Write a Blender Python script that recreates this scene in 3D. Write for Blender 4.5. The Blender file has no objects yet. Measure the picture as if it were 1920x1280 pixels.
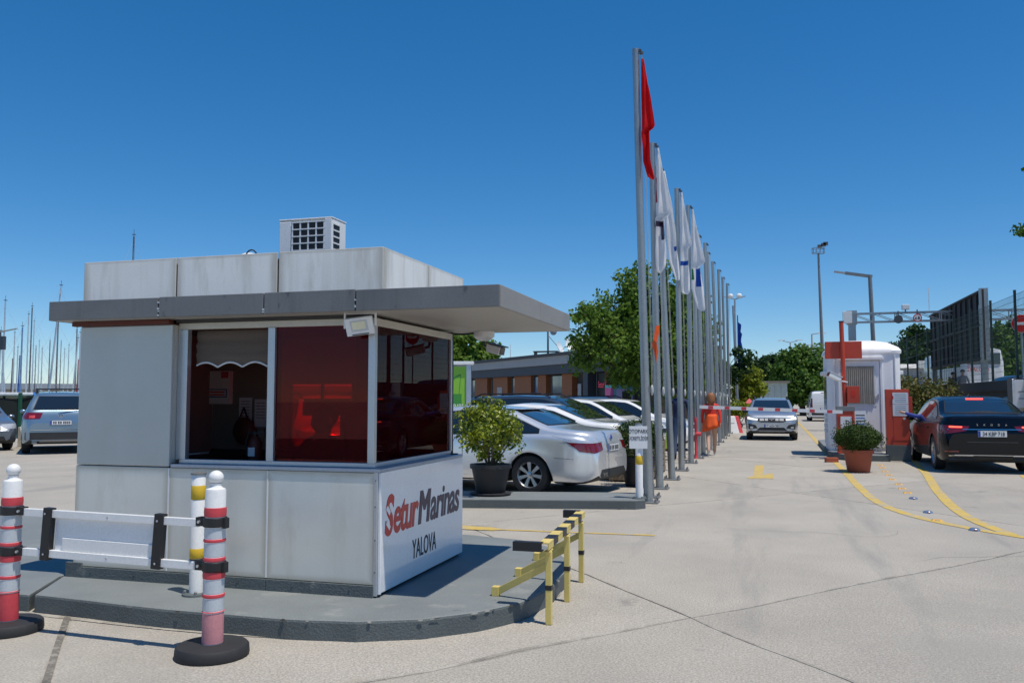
import bpy, bmesh, math, random
import numpy as np
from mathutils import Vector, Matrix
from mathutils.bvhtree import BVHTree
R = math.radians
SC = bpy.context.scene
COL = SC.collection
random.seed(7)

# ------------------------------------------------------------ camera, sky, sun, exposure
CAM_H, YAW, PITCH, FPX = 1.5, R(16.3), math.atan(108 / 1604), 1604.0
cd = bpy.data.cameras.new('camera'); cam = bpy.data.objects.new('camera', cd); COL.objects.link(cam)
cam.location = (0, 0, CAM_H); cam.rotation_euler = (R(90) + PITCH, 0, YAW)
cd.sensor_width = 36; cd.lens = FPX / 1920 * 36; cd.clip_start = .05; cd.clip_end = 3000
SC.camera = cam
SUN = Vector((.315, -.145, 1)).normalized()          # direction towards the sun
w = bpy.data.worlds.new('World'); SC.world = w; w.use_nodes = True
nt = w.node_tree; bg = nt.nodes['Background']
sky = nt.nodes.new('ShaderNodeTexSky'); sky.sky_type = 'NISHITA'; sky.sun_disc = False
sky.sun_elevation = math.asin(SUN.z); sky.sun_rotation = math.atan2(SUN.x, SUN.y)
sky.altitude = 0; sky.air_density = .8; sky.dust_density = .0; sky.ozone_density = 6.
gm_ = nt.nodes.new('ShaderNodeGamma'); gm_.inputs[1].default_value = .85       # evens the whole sky out, as the camera's tone curve did
hs = nt.nodes.new('ShaderNodeHueSaturation'); hs.inputs['Saturation'].default_value = 1.38
nt.links.new(sky.outputs[0], gm_.inputs[0]); nt.links.new(gm_.outputs[0], hs.inputs['Color']); nt.links.new(hs.outputs[0], bg.inputs[0]); bg.inputs[1].default_value = .13
sl = bpy.data.lights.new('sun', 'SUN'); sl.energy = 3.5; sl.angle = R(.53); sl.color = (1, .935, .82)
so = bpy.data.objects.new('sun', sl); COL.objects.link(so)
so.rotation_euler = SUN.to_track_quat('Z', 'Y').to_euler(); so.location = (0, 0, 50)
vs = SC.view_settings; vs.view_transform = 'Standard'; vs.look = 'None'; vs.exposure = .24; vs.gamma = 1
vs.use_curve_mapping = False
SC.cycles.use_denoising = True
SC.cycles.max_bounces = 8; SC.cycles.transparent_max_bounces = 12; SC.cycles.sample_clamp_indirect = 6

_fw = Vector((-math.sin(YAW) * math.cos(PITCH), math.cos(YAW) * math.cos(PITCH), math.sin(PITCH)))
_rt = Vector((math.cos(YAW), math.sin(YAW), 0)); _up = _rt.cross(_fw)
def ray(x, y): return _fw + _rt * ((x - 960) / FPX) - _up * ((y - 640) / FPX)
def G(x, y, z=0.):                                   # survey: a sight line met with a level plane
    d = ray(x, y); p = Vector((0, 0, CAM_H)) + d * ((z - CAM_H) / d.z); return Vector((p.x, p.y, z))
def W(x, y, dep):                                    # survey: a sight line at a measured distance
    return Vector((0, 0, CAM_H)) + ray(x, y) * dep
def H(x, dep, z=0.):                                 # plan position of a bearing at a distance
    p = W(x, 748, dep); return Vector((p.x, p.y, z))
def zat(y, dep): return CAM_H + (748 - y) * dep / FPX

# ------------------------------------------------------------ materials
MATS = {}
def _n(t, k, **kw):
    n = t.nodes.new('ShaderNode' + k)
    for a, b in kw.items(): setattr(n, a, b)
    return n
def mat(name, col, rough=.55, metal=0., var=.10, sc=3., fine=.05, fsc=70., bump=0., bsc=50., coat=0., stretch=None,
        stain=None, spec=.5, emit=0., rnd=0., edge=None):
    if name in MATS: return MATS[name]
    m = bpy.data.materials.new(name); m.use_nodes = True; t = m.node_tree; b = t.nodes['Principled BSDF']
    L = t.links.new
    tc = _n(t, 'TexCoord'); mp = _n(t, 'Mapping'); L(tc.outputs['Object'], mp.inputs[0])
    if stretch: mp.inputs['Scale'].default_value = stretch
    def grey(scale, amt, det=6., vec=mp.outputs[0]):
        nz = _n(t, 'TexNoise'); nz.inputs['Scale'].default_value = scale; nz.inputs['Detail'].default_value = det
        nz.inputs['Roughness'].default_value = .6
        L(vec, nz.inputs['Vector'])
        mr = _n(t, 'MapRange'); L(nz.outputs[0], mr.inputs[0])
        mr.inputs[1].default_value = .3; mr.inputs[2].default_value = .7
        mr.inputs[3].default_value = 1 - amt; mr.inputs[4].default_value = 1 + amt
        return mr.outputs[0], nz
    f1, n1 = grey(sc, var); f2, n2 = grey(fsc, fine, 2., tc.outputs['Object'])
    mu = _n(t, 'Math', operation='MULTIPLY'); L(f1, mu.inputs[0]); L(f2, mu.inputs[1]); fac = mu.outputs[0]
    if rnd:
        oi = _n(t, 'ObjectInfo'); mr = _n(t, 'MapRange'); L(oi.outputs['Random'], mr.inputs[0])
        mr.inputs[3].default_value = 1 - rnd; mr.inputs[4].default_value = 1 + rnd
        m2 = _n(t, 'Math', operation='MULTIPLY'); L(fac, m2.inputs[0]); L(mr.outputs[0], m2.inputs[1]); fac = m2.outputs[0]
    vm = _n(t, 'VectorMath', operation='SCALE'); vm.inputs[0].default_value = col[:3]; L(fac, vm.inputs['Scale'])
    out = vm.outputs[0]
    for st in (stain or []):                        # (colour, noise scale, threshold, softness, strength, stretch)
        sm = _n(t, 'Mapping'); L(tc.outputs['Object'], sm.inputs[0]); sm.inputs['Scale'].default_value = st[5] if len(st) > 5 else (1, 1, 1)
        sm.inputs['Location'].default_value = (st[1] * 3.1, st[1] * 1.7, st[1])
        nz = _n(t, 'TexNoise'); nz.inputs['Scale'].default_value = st[1]; nz.inputs['Detail'].default_value = 8; nz.inputs['Roughness'].default_value = .65
        L(sm.outputs[0], nz.inputs['Vector'])
        mr = _n(t, 'MapRange'); L(nz.outputs[0], mr.inputs[0]); mr.inputs[1].default_value = st[2]; mr.inputs[2].default_value = st[2] + st[3]
        mr.inputs[4].default_value = st[4]
        mx = _n(t, 'MixRGB'); L(mr.outputs[0], mx.inputs[0]); L(out, mx.inputs[1]); mx.inputs[2].default_value = (*st[0], 1); out = mx.outputs[0]
    if edge:                                        # grime gathered along the panel rims: (axes, colour, width, strength)
        sp = _n(t, 'SeparateXYZ'); L(tc.outputs['Generated'], sp.inputs[0]); ds = []
        for ax in edge[0]:
            o1 = _n(t, 'Math', operation='SUBTRACT'); o1.inputs[0].default_value = 1; L(sp.outputs[ax], o1.inputs[1])
            mn = _n(t, 'Math', operation='MINIMUM'); L(sp.outputs[ax], mn.inputs[0]); L(o1.outputs[0], mn.inputs[1]); ds.append(mn.outputs[0])
        mn = _n(t, 'Math', operation='MINIMUM'); L(ds[0], mn.inputs[0]); L(ds[1], mn.inputs[1])
        ad = _n(t, 'Math', operation='MULTIPLY_ADD'); L(n1.outputs[0], ad.inputs[0]); ad.inputs[1].default_value = -edge[2]; L(mn.outputs[0], ad.inputs[2])
        mr = _n(t, 'MapRange', interpolation_type='SMOOTHSTEP'); L(ad.outputs[0], mr.inputs[0]); mr.inputs[1].default_value = -edge[2] * .6; mr.inputs[2].default_value = edge[2] * .9; mr.inputs[3].default_value = edge[3]; mr.inputs[4].default_value = 0
        mx = _n(t, 'MixRGB'); L(mr.outputs[0], mx.inputs[0]); L(out, mx.inputs[1]); mx.inputs[2].default_value = (*edge[1], 1); out = mx.outputs[0]
    L(out, b.inputs['Base Color'])
    b.inputs['Metallic'].default_value = metal; b.inputs['Specular IOR Level'].default_value = spec
    rr = _n(t, 'MapRange'); L(n1.outputs[0], rr.inputs[0]); rr.inputs[3].default_value = max(0, rough * .88); rr.inputs[4].default_value = min(1, rough * 1.12)
    L(rr.outputs[0], b.inputs['Roughness'])
    if coat: b.inputs['Coat Weight'].default_value = coat; b.inputs['Coat Roughness'].default_value = .04
    if emit: L(out, b.inputs['Emission Color']); b.inputs['Emission Strength'].default_value = emit
    if bump:
        nb = _n(t, 'TexNoise'); nb.inputs['Scale'].default_value = bsc; nb.inputs['Detail'].default_value = 4; L(tc.outputs['Object'], nb.inputs['Vector'])
        bp = _n(t, 'Bump'); bp.inputs['Strength'].default_value = bump; bp.inputs['Distance'].default_value = .01
        L(nb.outputs[0], bp.inputs['Height']); L(bp.outputs[0], b.inputs['Normal'])
    MATS[name] = m; return m
def tint_glass(name, tint, refl=1.0, rough=.0, haze=None):
    m = bpy.data.materials.new(name); m.use_nodes = True; t = m.node_tree; t.nodes.clear(); L = t.links.new
    o = _n(t, 'OutputMaterial'); mx = _n(t, 'MixShader'); tr = _n(t, 'BsdfTransparent'); gl = _n(t, 'BsdfGlossy')
    tr.inputs[0].default_value = (*tint, 1); gl.inputs['Roughness'].default_value = rough; gl.inputs[0].default_value = (refl, refl, refl, 1)
    fr = _n(t, 'Fresnel'); fr.inputs[0].default_value = 1.5
    base = tr
    if haze:                                        # the milky body colour of window film
        df = _n(t, 'BsdfDiffuse'); df.inputs[0].default_value = (*haze[0], 1); base = _n(t, 'MixShader'); base.inputs[0].default_value = haze[1]; L(tr.outputs[0], base.inputs[1]); L(df.outputs[0], base.inputs[2])
    L(fr.outputs[0], mx.inputs[0]); L(base.outputs[0], mx.inputs[1]); L(gl.outputs[0], mx.inputs[2]); L(mx.outputs[0], o.inputs[0])
    MATS[name] = m; return m
def leaf_mat(name, c1, c2, sc=6., trans=.35, rough=.6, spec=.25):
    m = bpy.data.materials.new(name); m.use_nodes = True; t = m.node_tree; b = t.nodes['Principled BSDF']; L = t.links.new
    tc = _n(t, 'TexCoord'); nz = _n(t, 'TexNoise'); nz.inputs['Scale'].default_value = sc; nz.inputs['Detail'].default_value = 3
    L(tc.outputs['Object'], nz.inputs[0])
    gi = _n(t, 'NewGeometry'); ad = _n(t, 'Math', operation='MULTIPLY_ADD'); L(gi.outputs['Random Per Island'], ad.inputs[0]); ad.inputs[1].default_value = .55
    L(nz.outputs[0], ad.inputs[2])
    mr = _n(t, 'MapRange'); L(ad.outputs[0], mr.inputs[0]); mr.inputs[1].default_value = .42; mr.inputs[2].default_value = 1.12
    mx = _n(t, 'MixRGB'); L(mr.outputs[0], mx.inputs[0]); mx.inputs[1].default_value = (*c1, 1); mx.inputs[2].default_value = (*c2, 1)
    L(mx.outputs[0], b.inputs['Base Color']); b.inputs['Roughness'].default_value = rough; b.inputs['Specular IOR Level'].default_value = spec
    tl = _n(t, 'BsdfTranslucent'); L(mx.outputs[0], tl.inputs[0]); ms = _n(t, 'MixShader'); ms.inputs[0].default_value = trans
    L(b.outputs[0], ms.inputs[1]); L(tl.outputs[0], ms.inputs[2]); L(ms.outputs[0], t.nodes['Material Output'].inputs[0])
    MATS[name] = m; return m

M = MATS
mat('concrete', (.385, .353, .304), .85, var=.10, sc=.7, fine=.30, fsc=75, bump=.5, bsc=110, rnd=.06,
    stain=[((.31, .29, .26), .5, .54, .12, .5), ((.24, .23, .215), 1.1, .57, .10, .5, (1, .10, 1)), ((.17, .165, .16), .9, .66, .05, .55), ((.60, .58, .54), 38., .63, .04, .55), ((.20, .19, .18), 46., .66, .03, .6), ((.36, .30, .23), 1.6, .66, .06, .35), ((.22, .21, .20), 3.5, .70, .03, .5, (.35, 1, 1)), ((.16, .155, .15), 11., .73, .02, .5)])
mat('concrete_rim', (.30, .275, .235), .9, var=.25, sc=3., fine=.25, fsc=70, stain=[((.42, .39, .34), 4., .48, .1, .8), ((.12, .11, .10), 7., .62, .06, .7)])
mat('added_asphalt', (.055, .055, .058), .9, var=.15, sc=1.2, fine=.2, fsc=150, bump=.3, bsc=150)
mat('mastic', (.17, .155, .13), .9, var=.3, sc=6, fine=.3, fsc=60, stain=[((.33, .30, .26), 9., .5, .08, .8)])
mat('chip', (.24, .235, .22), .9)
mat('soil', (.10, .09, .075), .95, var=.3, sc=8)
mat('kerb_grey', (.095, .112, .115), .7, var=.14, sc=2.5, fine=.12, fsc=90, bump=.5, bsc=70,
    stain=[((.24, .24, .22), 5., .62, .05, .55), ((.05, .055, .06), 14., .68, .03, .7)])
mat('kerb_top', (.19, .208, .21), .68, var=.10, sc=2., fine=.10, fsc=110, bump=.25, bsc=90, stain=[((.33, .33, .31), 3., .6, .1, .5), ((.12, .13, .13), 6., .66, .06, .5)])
mat('cladding_shaded', (.54, .55, .525), .4, .42, var=.05, sc=1.6, fine=.02, bump=.16, bsc=2.2, stain=[((.40, .39, .36), .8, .54, .25, .16, (4, 4, .3)), ((.28, .27, .25), 14., .72, .02, .5)])  # darker copy of cladding; canopy shade on the upper wall put into the colour
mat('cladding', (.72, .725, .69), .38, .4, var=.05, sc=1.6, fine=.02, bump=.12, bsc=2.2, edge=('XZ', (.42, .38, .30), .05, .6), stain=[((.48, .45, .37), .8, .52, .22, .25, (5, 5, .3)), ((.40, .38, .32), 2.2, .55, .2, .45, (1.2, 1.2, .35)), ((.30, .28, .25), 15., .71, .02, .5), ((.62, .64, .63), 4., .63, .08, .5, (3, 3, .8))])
for k_, ax_ in (('cladding_dirty', 'XZ'), ('cladding_dirty_side', 'YZ')):
    mat(k_, (.80, .80, .765), .5, .1, var=.05, sc=1.8, fine=.03, bump=.1, bsc=2.5, edge=(ax_, (.36, .33, .27), 0.07, .6), stain=[((.36, .34, .28), 1.8, .50, .22, .6, (3., 3., .5)), ((.46, .43, .36), 1.0, .52, .2, .35, (6, 6, .3)), ((.74, .75, .74), 3., .6, .15, .5, (2, 2, .9))])
mat('fascia', (.20, .195, .19), .42, .4, var=.10, sc=2., fine=.05, stain=[((.10, .095, .09), 1.0, .53, .18, .4, (5, 5, .35)), ((.06, .06, .065), 6., .60, .06, .6, (1, 1, .4)), ((.30, .30, .30), 9., .72, .03, .6)])
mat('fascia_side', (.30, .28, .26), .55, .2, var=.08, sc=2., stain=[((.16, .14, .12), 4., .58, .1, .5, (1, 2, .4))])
mat('soffit', (.40, .385, .36), .5, .1, var=.05, sc=1.)
mat('joint_dark', (.03, .028, .026), .9)
mat('alu', (.55, .57, .60), .35, .75, var=.05, sc=4)
mat('alu_cream', (.56, .53, .47), .45, .3, var=.05, sc=4)
mat('sill_blue', (.33, .38, .46), .35, .5, var=.08, sc=5)
mat('sign_white', (.84, .85, .86), .14, 0, coat=.6, var=.03, sc=1.5, stain=[((.60, .60, .60), 3., .6, .2, .35, (1, 1, .5))])
mat('logo_red', (.62, .035, .03), .4, var=.02)
mat('logo_dark', (.045, .025, .06), .4, var=.02)
mat('brown_red', (.10, .022, .014), .6)
mat('inner_wall', (.24, .21, .18), .8, var=.06)
mat('inner_dark', (.045, .045, .05), .7)
mat('blind', (.13, .10, .08), .85, var=.08, stretch=(1, 1, 6))
mat('curtain', (.33, .31, .27), .85, var=.12, sc=5)
mat('white_plastic', (.78, .79, .80), .4, var=.03, sc=3, stain=[((.6, .58, .53), 5., .63, .1, .4)])
mat('white_paint', (.80, .80, .79), .35, var=.03, stain=[((.5, .47, .42), 6., .68, .05, .4)])
mat('paper', (.72, .73, .76), .7, var=.02)
mat('black_plastic', (.014, .014, .016), .5, var=.15)
mat('black_rubber', (.022, .022, .024), .72, var=.2, sc=6, stain=[((.10, .10, .10), 6, .6, .15, .35)])
mat('yellow', (.66, .43, .025), .5, var=.06, sc=5, stain=[((.72, .62, .40), 7, .66, .05, .5), ((.2, .13, .04), 16, .72, .03, .6)])
mat('yellow_pale', (.68, .53, .16), .5, var=.07, sc=5, stain=[((.20, .14, .05), 16, .70, .03, .7)])
mat('road_yellow', (.58, .40, .075), .75, var=.12, sc=5, fine=.2, fsc=120, stain=[((.39, .355, .30), 5., .50, .12, .85), ((.38, .35, .30), 28., .55, .06, .75)])
mat('red_band', (.60, .06, .075), .55, var=.12, sc=9)
mat('pink_band', (.58, .25, .27), .6, var=.12, sc=9)
mat('sleeve', (.52, .56, .60), .4, .1, var=.05, sc=8)
mat('galv', (.36, .385, .40), .42, .75, var=.14, sc=4, fine=.10, fsc=45, stretch=(1, 1, .25))
mat('steel_dark', (.10, .105, .11), .5, .5)
mat('steel_grey', (.22, .225, .23), .5, .4)
mat('orange_red', (.52, .055, .024), .45, var=.05, sc=3, stain=[((.36, .05, .03), 5, .64, .1, .4)])
mat('terracotta', (.36, .085, .04), .7, var=.08, sc=5)
mat('pot_dark', (.017, .018, .02), .55, var=.15, sc=6)
mat('booth_white', (.86, .85, .86), .5, var=.04, sc=1.5, stain=[((.48, .45, .50), 1.6, .56, .2, .5, (2.5, 2.5, .4))])
mat('tyre', (.018, .018, .019), .75, var=.15, sc=10)
mat('rim', (.52, .53, .55), .28, .85, var=.03)
mat('hub_dark', (.02, .02, .022), .5, .3)
mat('auto_glass', (.012, .017, .022), .03, 0, var=.02, spec=.9, coat=.6)
mat('lamp_clear', (.55, .58, .62), .12, .3, coat=1.)
mat('lamp_red', (.17, .004, .008), .12, coat=1., var=.05)
mat('brake_lit', (1., .07, .04), .3, emit=3.)
mat('drl_lit', (1., 1., .85), .3, emit=.9)
mat('chrome', (.75, .76, .78), .08, 1.)
mat('plate_white', (.74, .75, .76), .4, var=.02)
mat('plate_blue', (.02, .06, .35), .4)
mat('ink', (.02, .02, .022), .6)
mat('cladding_black', (.025, .026, .028), .6)
mat('rope', (.45, .45, .43), .8)
mat('rigging', (.5, .52, .55), .5)
mat('wood', (.27, .095, .035), .65, var=.14, sc=2, stretch=(.6, .6, 14))
mat('wood_box', (.20, .155, .11), .8, var=.15, sc=3, stretch=(1, 3, 8))
mat('bark', (.12, .095, .07), .9, var=.25, sc=8, bump=.6, bsc=20)
mat('green_metal', (.012, .085, .05), .5)
mat('fence_green', (.010, .030, .028), .5)
mat('stone', (.20, .185, .16), .9, var=.25, sc=1.5, bump=.6, bsc=5)
mat('boat_white', (.78, .78, .77), .25, coat=.3)
mat('mast_alu', (.62, .63, .65), .35, .6)
mat('mast_dark', (.13, .12, .12), .5, .3)
mat('mast_blue', (.10, .22, .42), .5)
mat('canvas_blue', (.03, .14, .45), .8)
mat('canvas_red', (.42, .03, .04), .8)
mat('canvas_brown', (.12, .05, .035), .8)
mat('water', (.015, .06, .09), .08, var=.2, sc=.2, bump=.3, bsc=1.2)
mat('net_dark', (.006, .012, .011), .9, var=.2)
mat('skin', (.50, .30, .21), .55, var=.04)
mat('skin_tan', (.42, .23, .15), .55, var=.04)
mat('hair_dark', (.015, .012, .01), .7)
mat('hair_red', (.24, .09, .03), .65)
mat('cloth_navy', (.018, .028, .075), .85, var=.12)
mat('cloth_jeans', (.035, .06, .12), .85, var=.15)
mat('cloth_orange', (.80, .10, .012), .75, var=.06)
mat('cloth_red', (.62, .03, .015), .75, var=.06)
mat('cloth_grey', (.22, .24, .27), .85)
mat('cloth_black', (.010, .010, .012), .85)
mat('cloth_white', (.7, .7, .7), .8)
mat('cloth_blue', (.03, .06, .30), .8)
mat('bag_lime', (.33, .46, .05), .7)
def cloth_mat(name, col):
    m = mat(name, col, .8, var=.04, sc=6, spec=.2); t = m.node_tree; b = t.nodes['Principled BSDF']; L = t.links.new
    tl = _n(t, 'BsdfTranslucent'); tl.inputs[0].default_value = (*col, 1); ms = _n(t, 'MixShader'); ms.inputs[0].default_value = .4
    L(b.outputs[0], ms.inputs[1]); L(tl.outputs[0], ms.inputs[2]); L(ms.outputs[0], t.nodes['Material Output'].inputs[0])
cloth_mat('flag_red', (.72, .012, .016)); cloth_mat('flag_white', (.84, .84, .85)); cloth_mat('flag_blue', (.02, .09, .42)); cloth_mat('flag_green', (.04, .18, .08))
mat('sign_lime', (.24, .50, .045), .45, var=.04)
mat('sign_green', (.05, .26, .04), .45)
mat('render_grey', (.36, .37, .38), .7, var=.05)
mat('fascia_navy', (.05, .058, .075), .6, var=.06, stretch=(8, 8, .3))
mat('roof_dark', (.07, .07, .075), .7)
mat('window_glass', (.10, .15, .17), .06, spec=.8, coat=.5, var=.3, sc=.8)
mat('window_blue', (.015, .09, .22), .1, coat=.5)
mat('wall_white', (.72, .70, .66), .8, var=.05)
mat('wall_pale_green', (.50, .56, .50), .7)
mat('shutter_roof', (.22, .19, .16), .8)
mat('board_back', (.028, .026, .026), .7, var=.2, sc=1)
mat('wall_dark', (.05, .045, .04), .85, var=.2)
mat('stone_light', (.45, .42, .37), .85, var=.2, sc=6)
mat('neon_blue', (.02, .10, .45), .4, emit=.25)
mat('neon_red', (.6, .05, .10), .4, emit=.25)
mat('neon_amber', (.6, .22, .02), .4, emit=.2)
mat('poster_cyan', (.08, .36, .45), .5); mat('poster_pink', (.42, .12, .32), .5); mat('poster_lilac', (.35, .32, .55), .5)
mat('bus_white', (.72, .72, .72), .3, coat=.3)
mat('reflector_yellow', (.80, .42, .05), .3, coat=.5)
mat('reflector_silver', (.6, .6, .62), .22, .8)
mat('led_panel', (.78, .76, .55), .3)
tint_glass('red_glass', (.84, .09, .15), .40, 0., ((.50, .015, .04), .045))
tint_glass('clear_glass', (.72, .76, .76), 1.)
tint_glass('net_clear', (.10, .20, .18), .1, .5)
leaf_mat('leaf_plane', (.055, .13, .016), (.20, .31, .045), 6., .45)
leaf_mat('leaf_dark', (.012, .042, .012), (.045, .095, .022))
leaf_mat('leaf_mid', (.04, .11, .016), (.13, .22, .035))
leaf_mat('leaf_lime', (.12, .17, .012), (.30, .34, .03))
leaf_mat('leaf_shrub', (.03, .085, .008), (.36, .40, .02), 5., .3, .4, .5)
leaf_mat('leaf_box', (.012, .036, .006), (.075, .12, .016), 4., .2)
leaf_mat('leaf_photinia', (.022, .065, .010), (.21, .16, .04), 3., .2)
def paint(name, col, metal=.6, rough=.3, var=.02):
    return mat('paint_' + name, col, rough, metal, var=var, sc=2, fine=.01, coat=1.)
paint('silver', (.84, .845, .85), .6, .30); paint('white', (.80, .80, .79), 0, .3); paint('graphite', (.07, .10, .14), .6, .25)
paint('green', (.03, .16, .05), .3, .3); paint('bluegrey', (.22, .31, .39), .6, .3); mat('paint_black', (.003, .0035, .006), .18, 0., var=.02, spec=.3, coat=.18)
paint('darksilver', (.30, .33, .37), .7, .3); paint('greysilver', (.50, .53, .57), .7, .3); paint('navy', (.02, .03, .06), .4, .2); paint('red', (.45, .03, .03), .2, .3)

# ------------------------------------------------------------ mesh helpers
ROOT = {}
def setp(o, label=None, cat=None, group=None, kind=None):
    for k, v in (('label', label), ('category', cat), ('group', group), ('kind', kind)):
        if v: o[k] = v
    return o
def thing(name, label, cat, loc=(0, 0, 0), rz=0., group=None, scale=1.):
    o = bpy.data.objects.new(name, None); COL.objects.link(o); o.empty_display_size = .2
    o.location = loc; o.rotation_euler = (0, 0, rz); o.scale = (scale,) * 3
    ROOT[o.name] = Matrix.LocRotScale(Vector(loc), Matrix.Rotation(rz, 3, 'Z'), Vector((scale,) * 3)).inverted()
    return setp(o, label, cat, group)
def rootinv(o):
    while o is not None:
        if o.name in ROOT: return ROOT[o.name]
        o = o.parent
    return Matrix.Identity(4)
class MB:
    def __init__(s): s.v = []; s.f = []; s.m = []
    def add(s, vs, fs, m=0):
        k = len(s.v); s.v += [tuple(p) for p in vs]; s.f += [tuple(i + k for i in f) for f in fs]; s.m += [m] * len(fs); return s
    def box(s, x0, x1, y0, y1, z0, z1, m=0):
        return s.add([(x0, y0, z0), (x1, y0, z0), (x1, y1, z0), (x0, y1, z0), (x0, y0, z1), (x1, y0, z1), (x1, y1, z1), (x0, y1, z1)],
                     [(3, 2, 1, 0), (4, 5, 6, 7), (0, 1, 5, 4), (1, 2, 6, 5), (2, 3, 7, 6), (3, 0, 4, 7)], m)
    def bar(s, p0, p1, w, h=None, m=0, up=(0, 0, 1)):
        p0 = Vector(p0); p1 = Vector(p1); h = h or w; d = (p1 - p0).normalized(); u = Vector(up)
        if abs(d.dot(u)) > .98: u = Vector((0, 1, 0))
        a = d.cross(u).normalized(); b = a.cross(d)
        vs = [p + a * (i * w / 2) + b * (j * h / 2) for p in (p0, p1) for i, j in ((-1, -1), (1, -1), (1, 1), (-1, 1))]
        return s.add(vs, [(0, 3, 2, 1), (4, 5, 6, 7), (0, 1, 5, 4), (1, 2, 6, 5), (2, 3, 7, 6), (3, 0, 4, 7)][0:] if True else [], m)
    def tube(s, p0, p1, r0, r1=None, n=10, m=0, caps=True):
        p0 = Vector(p0); p1 = Vector(p1); r1 = r0 if r1 is None else r1; d = (p1 - p0).normalized()
        u = Vector((0, 0, 1)) if abs(d.z) < .95 else Vector((0, 1, 0)); a = d.cross(u).normalized(); b = a.cross(d)
        vs = []
        for p, r in ((p0, r0), (p1, r1)):
            for i in range(n):
                t = 2 * math.pi * i / n; vs.append(p + a * (math.cos(t) * r) + b * (math.sin(t) * r))
        fs = [(i, n + i, n + (i + 1) % n, (i + 1) % n) for i in range(n)]
        if caps: fs += [tuple(range(n)), tuple(range(2 * n - 1, n - 1, -1))]
        return s.add(vs, fs, m)
    def path(s, pts, r, n=6, m=0):
        for a, b in zip(pts[:-1], pts[1:]): s.tube(a, b, r, r, n, m)
        return s
    def lathe(s, prof, n=24, c=(0, 0, 0), m=0, sx=1., sy=1.):
        vs = []
        for r, z in prof:
            for i in range(n):
                t = 2 * math.pi * i / n; vs.append((c[0] + math.cos(t) * r * sx, c[1] + math.sin(t) * r * sy, c[2] + z))
        fs = []
        for j in range(len(prof) - 1):
            for i in range(n):
                fs.append((j * n + i, j * n + (i + 1) % n, (j + 1) * n + (i + 1) % n, (j + 1) * n + i))
        if prof[0][0] > 1e-4: fs.append(tuple(range(n - 1, -1, -1)))
        if prof[-1][0] > 1e-4: fs.append(tuple((len(prof) - 1) * n + i for i in range(n)))
        return s.add(vs, fs, m)
    def ball(s, c, r, n=12, k=8, m=0, sq=(1, 1, 1)):
        prof = [(math.sin(math.pi * j / k), -math.cos(math.pi * j / k)) for j in range(k + 1)]
        k0 = len(s.v); s.lathe([(max(p[0], 1e-5) * r, p[1] * r) for p in prof], n, (0, 0, 0), m)
        for i in range(k0, len(s.v)):
            v = s.v[i]; s.v[i] = (c[0] + v[0] * sq[0], c[1] + v[1] * sq[1], c[2] + v[2] * sq[2])
        return s
    def prism(s, poly, z0, z1, m=0):
        n = len(poly); vs = [(p[0], p[1], z0) for p in poly] + [(p[0], p[1], z1) for p in poly]
        return s.add(vs, [tuple(range(n - 1, -1, -1)), tuple(range(n, 2 * n))] + [(i, (i + 1) % n, n + (i + 1) % n, n + i) for i in range(n)], m)
    def xf(s, mtx): s.v = [tuple(mtx @ Vector(v)) for v in s.v]; return s
    def build(s, name, mats, parent=None, world=False, smooth=False, bevel=0., kind=None, label=None, cat=None, group=None):
        me = bpy.data.meshes.new(name)
        vs = s.v
        if world and parent is not None:
            mi = rootinv(parent); vs = [tuple(mi @ Vector(v)) for v in vs]
        me.from_pydata(vs, [], s.f)
        for x in (mats if isinstance(mats, (list, tuple)) else [mats]): me.materials.append(M[x] if isinstance(x, str) else x)
        me.polygons.foreach_set('material_index', s.m)
        if smooth:
            me.polygons.foreach_set('use_smooth', [True] * len(me.polygons))
            if smooth != 'all': me.set_sharp_from_angle(angle=R(38))
        me.update()
        o = bpy.data.objects.new(name, me); COL.objects.link(o)
        if parent is not None: o.parent = parent
        if bevel:
            b = o.modifiers.new('bevel', 'BEVEL'); b.width = bevel; b.segments = 2; b.limit_method = 'ANGLE'; b.angle_limit = R(40)
        return setp(o, label, cat, group, kind)
def text_mesh(txt, size, mtx, name, material, parent=None, world=False, shear=0., off=0., sx=1., extrude=.0015, align='LEFT', space=1., fit=None):
    c = bpy.data.curves.new('t', 'FONT'); c.body = txt; c.size = size; c.shear = shear; c.offset = off; c.extrude = extrude
    c.align_x = align; c.space_character = space; c.resolution_u = 4
    o = bpy.data.objects.new('t', c); COL.objects.link(o)
    bpy.context.view_layer.update()
    me = bpy.data.meshes.new_from_object(o.evaluated_get(bpy.context.evaluated_depsgraph_get()))
    bpy.data.objects.remove(o); bpy.data.curves.remove(c)
    if fit:                                          # fit = (width, cap height): scaled and moved so that the writing starts at the origin
        xs = [v.co.x for v in me.vertices]; ys = [v.co.y for v in me.vertices]
        me.transform(Matrix.Translation((-min(xs), -min(ys), 0))); me.transform(Matrix.Diagonal((fit[0] / (max(xs) - min(xs)), fit[1] / (max(ys) - min(ys)), 1, 1)))
    S = Matrix.Diagonal((sx, 1, 1, 1)); mm = Matrix(mtx) @ S
    if world and parent is not None: mm = rootinv(parent) @ mm
    me.transform(mm); me.materials.clear(); me.materials.append(M[material]); me.name = name
    ob = bpy.data.objects.new(name, me); COL.objects.link(ob)
    if parent is not None: ob.parent = parent
    return ob
def frame(o, x, y, z):                               # 4x4 from origin and three axes
    return Matrix(((x[0], y[0], z[0], o[0]), (x[1], y[1], z[1], o[1]), (x[2], y[2], z[2], o[2]), (0, 0, 0, 1)))
def FR(o): return frame(o, (1, 0, 0), (0, 0, 1), (0, -1, 0))     # writing that faces -Y
def RT(o): return frame(o, (0, 1, 0), (0, 0, 1), (1, 0, 0))      # writing that faces +X
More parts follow.
